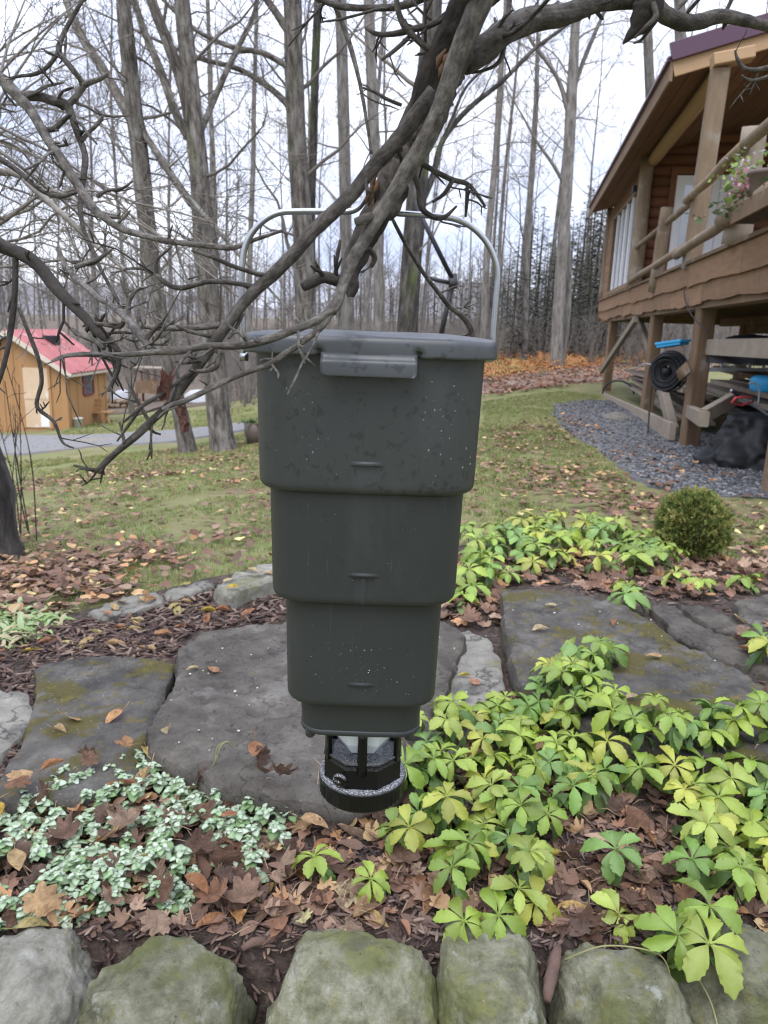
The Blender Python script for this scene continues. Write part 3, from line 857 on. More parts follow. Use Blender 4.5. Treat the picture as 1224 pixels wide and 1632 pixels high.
# white corn dust and grains: on the tray, the cap rim and low on the tubs
dm = []
for k in range(900):
    a = rng.uniform(0, 2 * math.pi)
    u_ = rng.random()
    if u_ < .45:
        r_ = rng.uniform(.03, .056); z_ = -.602 + (r_ - .03) / .027 * .0125 + .0006
        p = Vector((cxf + r_ * math.cos(a), FY + r_ * math.sin(a), FT + z_))
    elif u_ < .85:
        r_ = rng.uniform(.0595, .0640); p = Vector((cxf + r_ * math.cos(a), FY + r_ * math.sin(a), FT - .6302 - (r_ - .0595) * .5))
    else:
        r_ = rng.uniform(.0, .0105); p = pb + Vector((r_ * math.cos(a), -.0006, r_ * math.sin(a)))
    dm.append(p)
for k in range(90):
    z_ = rng.uniform(-.46, -.34); hw = .1012
    x = rng.gauss(0, .05)
    if abs(x) < .07:
        dm.append(Vector((FX + x, FY - hw - .0126 * hw * (1 - (x / .06) ** 2 if abs(x) < .06 else 0) - .0003, FT + z_)))
for k in range(26):
    z_ = rng.uniform(-.31, -.2); x = rng.gauss(.02, .05)
    if abs(x) < .07:
        dm.append(Vector((FX + x, FY - .1213, FT + z_)))
tet = (np.array([(0, 0, 1), (.94, 0, -.33), (-.47, .82, -.33), (-.47, -.82, -.33)]), np.array([(0, 1, 2), (0, 2, 3), (0, 3, 1), (1, 3, 2)]))
N = len(dm)
o = link('corn_dust', scatter('corn_dust', [tet], np.array([tuple(p) for p in dm]), rots(nrs.rand(N) * 6.28, nrs.rand(N) * 3, nrs.rand(N) * 6.28), .0003 + .0008 * nrs.rand(N) ** 5, np.full((N, 3), .8)), M_kernel, feeder)
o['kind'] = 'stuff'
# water beads on the upper tub
ico = bmesh.new(); bmesh.ops.create_icosphere(ico, subdivisions=2, radius=1)
iv = np.array([tuple(v.co) for v in ico.verts]); it = np.array([[v.index for v in f.verts] for f in ico.faces]); ico.free()
pts = []
def tub_surface(x, z):
    f = (-.022 - z) / .164; hw = .1362 + (.1328 - .1362) * f; s = hw * (1 - RR)
    if abs(x) <= s:
        return FY - hw - .012 * hw * (1 - (x / s) ** 2)
    r = hw * RR; dx = min(abs(x) - s, r * .98)
    return FY - s - math.sqrt(r * r - dx * dx)
for k in range(110):
    u_ = rng.random()
    if u_ < .40:
        x, z = rng.gauss(-.078, .012), rng.uniform(-.165, -.05)
        x += (-.05 - z) * .12
    elif u_ < .96:
        x, z = rng.gauss(.088, .018), rng.uniform(-.172, -.042)
    else:
        x, z = rng.uniform(-.125, .125), rng.uniform(-.175, -.035)
    if abs(x) < .128:
        pts.append((FX + x, tub_surface(x, z) , FT + z))
pts = np.array(pts); N = len(pts)
sc3 = (.0003 + .0011 * nrs.rand(N) ** 4)[:, None] * np.array([[1, .45, 1.25]])
o = link('water_drops', scatter('water_drops', [(iv, it)], pts, rots(np.zeros(N), np.zeros(N), np.zeros(N)), sc3, np.ones((N, 3)), smooth=True), M_drop, feeder)
o['kind'] = 'stuff'

# ------------------------------------------------------------------ leaf shapes
def oval_leaf(Wd=.26, fold=.15, curl=.2, stem=.35, tw=0.0, seed=0):
    r_ = random.Random(seed)
    V, T = [], []
    n = 8
    for i in range(n + 1):
        s = i / n
        hw = Wd * (math.sin(math.pi * min(1, s ** .85)) ** .8) * (1 - .25 * s) + .004
        z = curl * (s - .5) ** 2 * 2 + r_.gauss(0, .012)
        t = tw * (s - .5)
        for j in (-1, -.5, 0, .5, 1):
            V.append((s - .5, j * hw * math.cos(t), z + abs(j) ** 1.3 * fold * hw / Wd * .5 + j * hw * math.sin(t) + r_.gauss(0, .008)))
    for i in range(n):
        for j in range(4):
            a = i * 5 + j
            T += [(a, a + 5, a + 6), (a, a + 6, a + 1)]
    if stem:
        o = len(V); zb = V[2][2]
        for k, (x, z) in enumerate([(-.49, 0), (-.5 - stem * .5, .04), (-.5 - stem, .07 + r_.uniform(-.05, .08))]):
            w = .012
            for a in range(3):
                V.append((x, w * math.cos(a * 2.09), zb + z + w * math.sin(a * 2.09)))
        for k in range(2):
            for a in range(3):
                b = (a + 1) % 3
                T += [(o + k * 3 + a, o + k * 3 + b, o + k * 3 + 3 + b), (o + k * 3 + a, o + k * 3 + 3 + b, o + k * 3 + 3 + a)]
    return np.array(V), np.array(T)
def maple_leaf(curl=.3, seed=0, stem=True, crump=.06):
    r_ = random.Random(seed)
    half = [(-90, .12), (-68, .40), (-40, .45), (-22, .36), (-8, .62), (2, .82), (9, .70), (16, .72), (30, .36), (44, .70), (52, .98), (60, .80), (66, .78), (74, .44), (82, .82), (90, 1.06)]
    rim = [(a, r) for a, r in half] + [(180 - a, r) for a, r in reversed(half[:-1])][:-1]
    V = [(0, 0, 0)]
    ax = r_.uniform(0, math.pi); k2 = r_.uniform(.3, 1)
    def z(x, y):
        d = x * math.cos(ax) + y * math.sin(ax); e = -x * math.sin(ax) + y * math.cos(ax)
        return curl * (d * d * k2 + .35 * e * e * r_.uniform(.8, 1.2)) + crump * noise.noise(Vector((x * 2.3 + seed, y * 2.3, seed * 1.7)))
    m_ = len(rim)
    for f in (.38, .72, 1.0):
        for a, r in rim:
            rr = f * ((.36 + .62 * r) if f > .9 else (.36 * r + .36 if f > .5 else .55))
            if f > .9: rr *= r_.uniform(.93, 1.05)
            x, y = rr * math.cos(R(a)), rr * math.sin(R(a))
            # creases along the veins
            ve = .03 * abs(math.sin(R(a) * 2.5)) * f
            V.append((x * .52, y * .52, (z(x, y) - ve) * .52))
    T = [(0, 1 + k, 1 + (k + 1) % m_) for k in range(m_)]
    for q in range(2):
        for k in range(m_):
            a, b = 1 + q * m_ + k, 1 + q * m_ + (k + 1) % m_
            T += [(a, a + m_, b + m_), (a, b + m_, b)]
    if stem:
        o = len(V)
        for x, y, zz in ((0, -.02, 0), (.03, -.3, .05), (.07, -.58, .03)):
            for a in range(3):
                V.append((x + .010 * math.cos(a * 2.09), y, zz + .010 * math.sin(a * 2.09)))
        for k in range(2):
            for a in range(3):
                b = (a + 1) % 3
                T += [(o + k * 3 + a, o + k * 3 + b, o + k * 3 + 3 + b), (o + k * 3 + a, o + k * 3 + 3 + b, o + k * 3 + 3 + a)]
    return np.array(V), np.array(T)
OVAL = [oval_leaf(rng.uniform(.2, .30), rng.uniform(.05, .5), rng.uniform(-.15, .5), rng.choice([0, .25, .4]), rng.uniform(-.8, .8), k) for k in range(7)]
MAPLE = [maple_leaf(rng.choice([-.5, -.25, .35, .6, .9, 1.1]), k + 20, k % 2 == 0, rng.uniform(.14, .34)) for k in range(10)]
OVAL_ME = [np_mesh('oval_leaf', V, T, smooth=True) for V, T in OVAL]
MAPLE_ME = [np_mesh('maple_leaf', V, T, smooth=True) for V, T in MAPLE]
BROWN = [(.20, .115, .078), (.26, .155, .105), (.15, .09, .065), (.32, .205, .14), (.22, .135, .095), (.17, .11, .083), (.37, .255, .18), (.28, .15, .09)]
TAN = [(.50, .28, .14), (.55, .36, .19), (.62, .44, .22), (.45, .22, .11), (.60, .48, .28), (.42, .20, .10), (.66, .50, .20)]
YEL = [(.62, .50, .16), (.68, .58, .26), (.60, .42, .08)]

# ------------------------------------------------------------------ individual fallen leaves (the largest ones)
def leaf_word(c, kind):
    if c[0] > .55 and c[2] < .30:
        return 'yellow'
    if c[0] > .40:
        return 'tan'
    if c[0] > .30:
        return 'light brown'
    return 'rusty brown' if c[0] > .27 and c[2] < .10 else ('dark brown' if c[0] < .18 else 'mid-brown')
def side_word(x, y, cuts):
    px, py = px_of(x, y, tzf(x, y))
    for lim, w_ in cuts:
        if px < lim:
            return w_
    return cuts[-1][1]
def fallen(kind, x, y, size, colr, label, group, lift=.006, tilt=.3, yaw=None):
    if '{' in label:
        label = label.format(c=leaf_word(colr, kind), k='lobed maple' if kind == 'maple' else 'oval',
                             lam=side_word(x, y, [(130, 'at its left end'), (300, 'near its middle'), (1300, 'at its right end')]),
                             mul=side_word(x, y, [(150, 'beside the pale clump'), (300, 'beside the edging stones'), (1300, 'near the feeder')]),
                             pac=side_word(x, y, [(800, 'beside the feeder base'), (1000, 'below the mossy slab'), (1400, 'near the right edge')]),
                             bak=side_word(x, y, [(850, 'near the feeder'), (1050, 'below the lawn'), (1400, 'beside the round shrub')]))
    me = rng.choice(OVAL_ME if kind == 'oval' else MAPLE_ME)
    o = link('fallen_leaf', me, M_leafdry)
    z = surf(x, y) + lift
    o.matrix_world = Matrix.Translation((x, y, z)) @ Matrix.Rotation(rng.uniform(0, 6.28), 4, 'Z').__matmul__(Matrix.Rotation(rng.gauss(0, tilt), 4, 'X')) @ Matrix.Rotation(rng.uniform(0, 6.28) if yaw is None else yaw, 4, 'Z') @ Matrix.Scale(size, 4)
    j = rng.uniform(.8, 1.15)
    o.color = (colr[0] * j, colr[1] * j, colr[2] * j, 1)
    return tag(o, label, 'leaf', group)
Z_lam = gpoly([(-30, 1300), (100, 1255), (230, 1225), (330, 1232), (470, 1275), (540, 1330), (520, 1400), (420, 1440), (300, 1520), (150, 1500), (-30, 1510)])
Z_mulch = gpoly([(-20, 1040), (110, 1000), (300, 945), (425, 925), (440, 985), (300, 1010), (270, 1050), (60, 1052), (-20, 1090)])
Z_pach = gpoly([(600, 1290), (700, 1195), (800, 1130), (860, 1130), (950, 1175), (1090, 1215), (1300, 1225), (1300, 1480), (1000, 1530), (880, 1500), (860, 1470), (700, 1450), (610, 1400)])
Z_back = gpoly([(705, 1000), (700, 930), (760, 885), (960, 880), (1060, 890), (1160, 900), (1290, 900), (1290, 950), (1180, 955), (1120, 965), (1010, 962), (900, 938), (800, 938), (790, 1010), (760, 1010)])
Z_side = gpoly([(1150, 1010), (1290, 1040), (1290, 1220), (1180, 1210), (1235, 1120), (1160, 1060)])
Z_front = gpoly([(400, 1440), (560, 1330), (620, 1400), (700, 1460), (680, 1500), (420, 1500)])
Z_gap = gpoly([(830, 1440), (960, 1380), (1060, 1440), (1040, 1520), (900, 1520)])
for k, (x, y) in enumerate(in_poly(Z_lam, 52)):
    fallen('maple', x, y, rng.uniform(.06, .10), rng.choice(BROWN + BROWN + TAN[:2]), '{c} curled maple leaf caught in the silvery ground cover {lam}', 'maple leaves in the silvery ground cover', rng.uniform(.02, .05), .6)
for x, y in in_poly(Z_lam, 14):
    fallen('oval', x, y, rng.uniform(.055, .085), rng.choice(TAN + YEL), '{c} oval leaf resting on the silvery ground cover {lam}', 'oval leaves on the silvery ground cover', .045, .4)
for x, y in in_poly(Z_mulch, 46):
    fallen('oval', x, y, rng.uniform(.055, .09), rng.choice(TAN + TAN + YEL), 'small {c} oval leaf on the mulch {mul}, behind the flagstones', 'leaves on the mulch behind the flagstones', .012, .3)
for x, y in in_poly(Z_pach, 78):
    fallen('maple', x, y, rng.uniform(.055, .10), rng.choice(BROWN), '{c} maple leaf under the green pachysandra {pac}', 'maple leaves under the pachysandra', rng.uniform(.01, .035), .55)
for x, y in in_poly(Z_back, 62):
    fallen('maple', x, y, rng.uniform(.09, .14), rng.choice(BROWN), 'large {c} maple leaf in the pile behind the mossy slab {bak}', 'maple leaves piled behind the mossy slab', rng.uniform(.01, .05), .6)
for x, y in in_poly(Z_side, 26):
    fallen(rng.choice(['maple', 'oval']), x, y, rng.uniform(.08, .13), rng.choice(BROWN + TAN[:3]), '{c} {k} leaf strewn along the right side of the mossy slab', 'leaves beside the mossy slab', rng.uniform(.005, .03), .35)
for x, y in in_poly(Z_front, 22):
    fallen('maple' if rng.random() < .45 else 'oval', x, y, rng.uniform(.06, .10), rng.choice(BROWN + TAN), '{c} {k} leaf on the dark soil below the feeder', 'leaves on the soil below the feeder', .012, .3)
for x, y in in_poly(Z_gap, 22):
    fallen('maple', x, y, rng.uniform(.055, .095), rng.choice(BROWN), '{c} leaf on the bare mulch gap between two pachysandra clumps', 'leaves in the mulch gap', .015, .3)
spot = [('oval', 398, 1437, .062, (.72, .62, .30), 'pale yellow oval leaf on the soil at the ground cover edge'), ('oval', 338, 1480, .07, (.50, .25, .12), 'orange-brown oval leaf with stem behind the wide olive boulder'),
        ('oval', 424, 1428, .05, (.62, .38, .10), 'orange leaf standing beside the pale yellow oval leaf'), ('oval', 375, 1467, .055, (.55, .30, .12), 'narrow curled orange leaf beside the orange-brown oval leaf'),
        ('oval', 441, 1480, .045, (.52, .28, .14), 'small tan leaf on mulch above the square-topped boulder'), ('oval', 593, 1478, .085, (.66, .48, .20), 'long yellow-tan leaf leaning on the square-topped boulder'),
        ('oval', 554, 1503, .045, (.66, .55, .26), 'small pale yellow leaf lying on the square-topped boulder'), ('maple', 481, 1475, .05, (.68, .62, .30), 'little lobed yellow leaf near the mulch chips'),
        ('oval', 915, 1465, .085, (.66, .44, .17), 'large upright golden leaf in the mulch gap'), ('oval', 930, 1500, .06, (.60, .50, .30), 'pale tan leaf flat below the upright golden leaf'),
        ('oval', 675, 1545, .08, (.52, .36, .16), 'slim yellow-brown leaf hanging between two boulders'), ('oval', 882, 1372, .06, (.62, .50, .10), 'bright yellow leaf among the pachysandra stems'),
        ('oval', 452, 1147, .075, (.60, .34, .16), 'curled tan leaf on dark slab near its right edge'), ('oval', 385, 1150, .07, (.56, .34, .18), 'long tan leaf centred on the dark mossy slab'),
        ('oval', 365, 1168, .06, (.66, .48, .26), 'pale leaf with stem on the lower dark slab'), ('oval', 340, 1082, .06, (.52, .28, .16), 'brown-pink leaf on the upper right of the big flagstone'),
        ('oval', 308, 1083, .045, (.66, .55, .30), 'thin yellow leaf on the upper left of the big flagstone'), ('oval', 860, 1025, .07, (.64, .52, .32), 'slender pale leaf at the top of the mossy slab'),
        ('oval', 876, 986, .05, (.62, .52, .30), 'small cream leaf on the mossy slab beside the leaf pile'), ('oval', 1039, 1066, .06, (.52, .34, .18), 'tan upright leaf in the middle of the mossy slab'),
        ('oval', 985, 1063, .075, (.30, .16, .09), 'dark curled leaf near the middle of the mossy slab'), ('oval', 1075, 1027, .06, (.62, .52, .34), 'cream oval leaf near the far edge of the mossy slab'),
        ('oval', 1003, 1135, .055, (.60, .46, .28), 'pale upturned leaf low on the mossy slab'), ('oval', 975, 1012, .06, (.46, .22, .12), 'rusty leaf high on the mossy slab'),
        ('oval', 740, 1078, .045, (.58, .50, .12), 'yellow leaf on the tan cracked flagstone'), ('oval', 757, 1092, .05, (.46, .24, .14), 'brown leaf on the tan cracked flagstone')]
for kd, px, py, sz, c_, lb in spot:
    p = gp(px if px > 300 or py > 1300 else px, py, .06 if py < 1200 else .01)
    if lb.find('dark slab') > 0 or lb.find('dark mossy') > 0:
        p = gp(px - 270, py, .06)
    fallen(kd, p.x, p.y, sz, c_, lb, None, .010, .25)

# ------------------------------------------------------------------ joined litter, mulch, gravel, grass
def litter(name, poly, N, size, cols, tm, mat=M_leafatt, lift=(.004, .02), tilt=.35, label=None, cat=None, useslab=False, w=None):
    q = in_poly(poly, N * (3 if name == 'lawn_leaves' else 1))
    if name == 'lawn_leaves':
        wgt = np.array([noise.noise(Vector((a * .8, b * .8, 1))) + .5 * noise.noise(Vector((a * 2.6, b * 2.6, 2))) for a, b in q]) + nrs.normal(0, .45, len(q))
        q = q[np.argsort(-wgt)[:N]]
    if useslab:
        z = np.array([surf(a, b) for a, b in q])
    else:
        z = tz(q[:, 0], q[:, 1]) + .014
    pos = np.c_[q, z + nrs.uniform(lift[0], lift[1], N)]
    c = np.array(cols)[nrs.randint(0, len(cols), N)] * nrs.uniform(.75, 1.2, (N, 1))
    me = scatter(name, tm, pos, rots(nrs.rand(N) * 6.28, np.abs(nrs.normal(0, tilt, N)), nrs.rand(N) * 6.28), nrs.uniform(size[0], size[1], N), c)
    o = link(name, me, mat)
    o['kind'] = 'stuff'
    if label: o['label'] = label
    if cat: o['category'] = cat
    return o
def low(tm, keep=1):
    return tm
lowleaf = []
for k in range(6):
    r_ = random.Random(k + 60)
    n = 11; c1, c2, ph = r_.uniform(-.6, .8), r_.uniform(-.6, .8), r_.uniform(0, 6)
    V = []
    for f in (.5, 1):
        for i in range(n):
            a = 6.283 * i / n; rr = f * (.5 * (.72 + .28 * abs(math.cos(a * 1.5 + ph * (k % 2)))) * r_.uniform(.85, 1.1))
            x, y = rr * math.cos(a), rr * math.sin(a) * (.55 + .4 * (k % 2))
            V.append((x, y, c1 * x * x + c2 * y * y + r_.gauss(0, .02) + (.05 if f == 1 else 0)))
    V.append((0, 0, 0))
    T = [(2 * n, i, (i + 1) % n) for i in range(n)]
    for i in range(n):
        j = (i + 1) % n
        T += [(i, n + i, n + j), (i, n + j, j)]
    lowleaf.append((np.array(V), np.array(T)))
litter('leaf_litter', gpoly([(-40, 1500), (-40, 1270), (240, 1215), (560, 1310), (700, 1180), (820, 1120), (950, 1175), (1300, 1220), (1300, 1500)]), 1500, (.03, .07), BROWN + BROWN + TAN[:3], MAPLE[:4] + OVAL[:3], label='brown leaf litter covering the soil of the bed', cat='leaf litter')
litter('leaf_litter', Z_back, 560, (.05, .11), BROWN + TAN[:1], MAPLE, label='brown leaf litter behind the mossy slab', cat='leaf litter', lift=(.004, .04))
lawn_front = gpoly([(-60, 990), (-60, 800), (60, 770), (440, 740), (780, 760), (1000, 790), (1300, 800), (1300, 900), (960, 868), (740, 868), (430, 900), (300, 930), (120, 980)])
litter('lawn_leaves', lawn_front, 2400, (.035, .085), BROWN + BROWN + BROWN + [TAN[0], TAN[2], YEL[1]], lowleaf, label='brown leaves scattered over the near lawn', cat='fallen leaves', lift=(.004, .03))
leaf_corner = gpoly([(-60, 1000), (-60, 850), (60, 860), (200, 860), (330, 900), (300, 930), (120, 980)])
litter('lawn_leaves', leaf_corner, 1000, (.04, .08), BROWN + BROWN + TAN[:2], lowleaf, label='dense brown leaves under the left tree', cat='fallen leaves', lift=(.004, .04))
lawn_mid = gpoly([(30, 770), (250, 720), (420, 700), (620, 690), (800, 680), (900, 690), (1000, 770), (760, 770), (440, 745), (60, 775)])
litter('lawn_leaves', lawn_mid, 2200, (.035, .08), BROWN + BROWN + TAN[:3], lowleaf, label='brown leaves thinly spread over the middle lawn', cat='fallen leaves', lift=(.004, .03))
litter('lawn_leaves', gpoly([(780, 690), (900, 660), (980, 690), (1060, 720), (1200, 770), (1240, 830), (1000, 820), (800, 790)]), 800, (.04, .09), BROWN + TAN[:2], lowleaf, label='brown leaves on the grass beside the gravel', cat='fallen leaves', lift=(.004, .03))
# bark mulch
chip = []
for k in range(5):
    r_ = random.Random(k + 9)
    V = []
    for x, w_ in ((-.5, .4), (-.2, 1), (.25, .9), (.5, .3)):
        for y, z in ((-1, -.4), (1, -.5), (.8, .6), (-.9, .5)):
            V.append((x, y * .12 * w_ * r_.uniform(.6, 1.2), z * .09 * w_ * r_.uniform(.5, 1.3) + .04))
    T = []
    for i in range(3):
        for a in range(4):
            b = (a + 1) % 4
            T += [(i * 4 + a, i * 4 + b, i * 4 + 4 + b), (i * 4 + a, i * 4 + 4 + b, i * 4 + 4 + a)]
    T += [(0, 2, 1), (0, 3, 2), (12, 13, 14), (12, 14, 15)]
    chip.append((np.array(V), np.array(T)))
MUL = [(.085, .055, .045), (.12, .078, .062), (.06, .04, .035), (.17, .115, .09), (.10, .07, .06), (.24, .18, .14)]
litter('bark_mulch', gpoly([(-60, 1300), (-60, 1040), (110, 1000), (300, 945), (425, 925), (470, 900), (560, 905), (560, 990), (300, 1015), (285, 1080), (240, 1180), (230, 1250)]), 4200, (.02, .07), MUL, chip, M_mulch, (.0, .02), .25, 'dark bark mulch behind the flagstones', 'mulch')
litter('bark_mulch', gpoly([(-40, 1540), (-40, 1420), (400, 1420), (560, 1290), (720, 1290), (1000, 1330), (1280, 1400), (1280, 1540)]), 5200, (.008, .04), MUL, chip, M_mulch, (-.004, .012), .3, 'dark bark mulch behind the boulders', 'mulch')
litter('bark_mulch', gpoly([(690, 1010), (700, 900), (1060, 890), (1290, 900), (1290, 1230), (1080, 1215), (1240, 1120), (1020, 960), (800, 940)]), 1400, (.015, .05), MUL, chip, M_mulch, (.0, .015), .3, 'dark bark mulch around the mossy slab', 'mulch')
def big_chip(px0, py0, px1, py1, w_, label):
    a, b = gp(px0, py0, .015), gp(px1, py1, .015)
    g = G()
    n = 9
    pts = [a.lerp(b, i / n) + Vector((0, 0, .004 * math.sin(i))) for i in range(n + 1)]
    g.tube(pts, [w_ * (.45 + .55 * math.sin(math.pi * (i + .6) / (n + 1.2))) for i in range(n + 1)], 8, rough=.5, nscale=55)
    g.c = [(.13, .085, .065)] * len(g.v)
    tag(g.obj('bark_chip', M_mulch), label, 'bark chip', 'large bark chips')
big_chip(385, 1512, 465, 1478, .010, 'long dark bark chip lying behind the square-topped boulder')
big_chip(432, 1452, 472, 1428, .009, 'dark bark chip beside the small yellow leaf')
big_chip(484, 1452, 548, 1424, .009, 'flat dark bark chip near the small green sprig')
big_chip(872, 1596, 890, 1510, .013, 'upright weathered bark stick between two green boulders')
# gravel stones
pebble = []
for k in range(4):
    r_ = random.Random(k + 3)
    bm = bmesh.new(); bmesh.ops.create_icosphere(bm, subdivisions=1, radius=1)
    V = np.array([tuple(v.co * r_.uniform(.7, 1.2)) for v in bm.verts]) * np.array([[.5, .4, .3]])
    pebble.append((V, np.array([[v.index for v in f.verts] for f in bm.faces]))); bm.free()
GRV = [(.135, .137, .143), (.185, .187, .193), (.10, .102, .108), (.26, .26, .263), (.085, .085, .09)]
litter('gravel', GRAVEL, 6500, (.022, .058), GRV, pebble, M_matt_att, (-.005, .01), .3, 'blue-grey gravel spread beside the cabin', 'gravel')
litter('gravel', gpoly([(1000, 745), (1100, 715), (1240, 745), (1260, 800), (1120, 790), (1040, 775)]), 2600, (.02, .06), GRV, pebble, M_matt_att, (-.005, .01), .3, 'finer blue-grey gravel near the covered machine', 'gravel')
litter('driveway_stones', gpoly([(0, 722), (150, 712), (280, 704), (400, 684), (400, 672), (250, 688), (140, 694), (0, 696)]), 500, (.02, .045), [(.2, .19, .18), (.15, .145, .14), (.28, .26, .24)], pebble, M_matt_att, (-.01, .01), .3, 'loose stones on the grey driveway', 'gravel')
# grass: tufts of narrow bent blades
tuft = []
for k in range(5):
    r_ = random.Random(k + 31)
    V, T = [], []
    for b in range(7):
        a = r_.uniform(0, 6.28); le = r_.uniform(.4, 1.0); x0, y0 = r_.gauss(0, .35), r_.gauss(0, .35)
        dx, dy = math.cos(a), math.sin(a); ln = r_.uniform(.2, .9)
        o = len(V); w_ = .055
        V += [(x0 - dy * w_, y0 + dx * w_, -.1), (x0 + dy * w_, y0 - dx * w_, -.1),
              (x0 + dx * le * ln * .4 - dy * w_ * .8, y0 + dy * le * ln * .4 + dx * w_ * .8, le * .6), (x0 + dx * le * ln * .4 + dy * w_ * .8, y0 + dy * le * ln * .4 - dx * w_ * .8, le * .6),
              (x0 + dx * le * ln, y0 + dy * le * ln, le * .85)]
        T += [(o, o + 1, o + 3), (o, o + 3, o + 2), (o + 2, o + 3, o + 4)]
    tuft.append((np.array(V), np.array(T)))
GRS = [(.19, .27, .07), (.25, .31, .09), (.31, .32, .12), (.40, .36, .20), (.15, .22, .06), (.29, .30, .11), (.36, .31, .18)]
def grass(poly, N, size, label, thr=-.05, cols=GRS):
    q = in_poly(poly, N)
    keep = np.array([noise.noise(Vector((a * .9, b * .9, 5))) + .5 * noise.noise(Vector((a * 3, b * 3, 2))) > thr for a, b in q])
    q = q[keep]; N = len(q)
    pos = np.c_[q, tz(q[:, 0], q[:, 1]) - .01]
    c = np.array(cols)[nrs.randint(0, len(cols), N)] * nrs.uniform(.8, 1.2, (N, 1))
    o = link('lawn_grass', scatter('lawn_grass', tuft, pos, rots(nrs.rand(N) * 6.28, np.abs(nrs.normal(0, .25, N)), nrs.rand(N) * 6.28), nrs.uniform(size[0], size[1], N), c), M_green_att)
    tag(o, label, 'grass', None, 'stuff')
grass(lawn_front, 15000, (.02, .045), 'short green and straw grass of the near lawn', -.2)
grass(lawn_mid, 15000, (.03, .055), 'short green and straw grass of the middle lawn', -.45)
grass(gpoly([(770, 690), (770, 640), (900, 622), (960, 632), (890, 655), (900, 690), (960, 720), (1000, 770), (800, 780)]), 11000, (.03, .06), 'green grass between the feeder and the gravel', -.4)
grass(gpoly([(30, 770), (30, 735), (280, 715), (400, 690), (430, 720), (250, 750)]), 6500, (.04, .08), 'yellow-green grass along the driveway', -.3, GRS + [(.30, .27, .10), (.26, .25, .08)])
grass(gpoly([(100, 692), (100, 684), (180, 670), (300, 655), (420, 648), (420, 668), (280, 684)]), 2500, (.05, .12), 'green grass strip beyond the driveway', -.3)
grass(gpoly([(790, 800), (1050, 790), (1230, 810), (1230, 890), (1060, 870), (800, 860)]), 5000, (.02, .045), 'thin grass behind the pachysandra', .0)

# pale grain scraps and thin straws lying about the bed
q = in_poly(gpoly([(250, 1270), (300, 1010), (800, 1000), (1200, 1000), (1200, 1210), (900, 1500), (400, 1500), (300, 1300)]), 80); N = len(q)
o = link('grain_scraps', scatter('grain_scraps', pebble, np.array([(a, b, surf(a, b) + .003) for a, b in q]), rots(nrs.rand(N) * 6.28, nrs.rand(N), nrs.rand(N) * 6.28), nrs.uniform(.004, .010, N), np.array([(.62, .60, .54), (.5, .46, .36), (.7, .68, .64)])[nrs.randint(0, 3, N)]), M_matt_att)
tag(o, 'pale grain scraps strewn over flagstones and soil', 'grain', None, 'stuff')
g = G()
for a, b in in_poly(gpoly([(-20, 1500), (-20, 1300), (560, 1290), (700, 1200), (1240, 1230), (1240, 1500)]), 190):
    z = surf(a, b) + rng.uniform(.01, .03); an = rng.uniform(0, 6.28); L_ = rng.uniform(.02, .07)
    p0 = Vector((a, b, z)); d_ = Vector((math.cos(an), math.sin(an), rng.gauss(0, .2)))
    g.tube([p0, p0 + d_ * L_ * .5 + Vector((0, 0, rng.uniform(0, .01))), p0 + d_ * L_], [.0011, .0010, .0007], 4)
tag(g.obj('dry_straws', M_straw), 'thin dry stalks and straws among the fallen leaves', 'straw', None, 'stuff')

# ------------------------------------------------------------------ pachysandra sprigs
def pach_leaf(droop, seed):
    r_ = random.Random(seed)
    rows = [(0, .028), (.14, .032), (.30, .10), (.45, .175), (.58, .24), (.66, .275), (.70, .245), (.78, .27), (.82, .22), (.89, .22), (.93, .14), (1.0, .03)]
    V, T = [], []
    for s, hw in rows:
        z = -droop * s * s + .10 * math.sin(s * 3)
        for j in (-1, -.5, 0, .5, 1):
            ex = (.045 * (1 if abs(j) == 1 else 0)) * (1 if hw in (.275, .27, .22) else 0)
            V.append((s * math.cos(droop * s * .5) + ex, j * hw, z + (abs(j) ** 1.2) * hw * .34 + (.012 if j else -.012) + r_.gauss(0, .006)))
    for i in range(len(rows) - 1):
        for j in range(4):
            a = i * 5 + j
            T += [(a, a + 5, a + 6), (a, a + 6, a + 1)]
    return np_mesh('leaf', np.array(V), np.array(T), smooth=True)
PL = [pach_leaf(d, k) for k, d in enumerate((.3, .5, .7, .85, 1.05, 1.25))]
PGREEN = [(.26, .37, .05), (.31, .41, .06), (.17, .30, .05), (.36, .44, .08), (.29, .38, .045), (.42, .44, .07), (.20, .34, .08), (.23, .34, .05)]
PDARK = [(.11, .20, .05), (.14, .24, .06), (.17, .26, .06)]
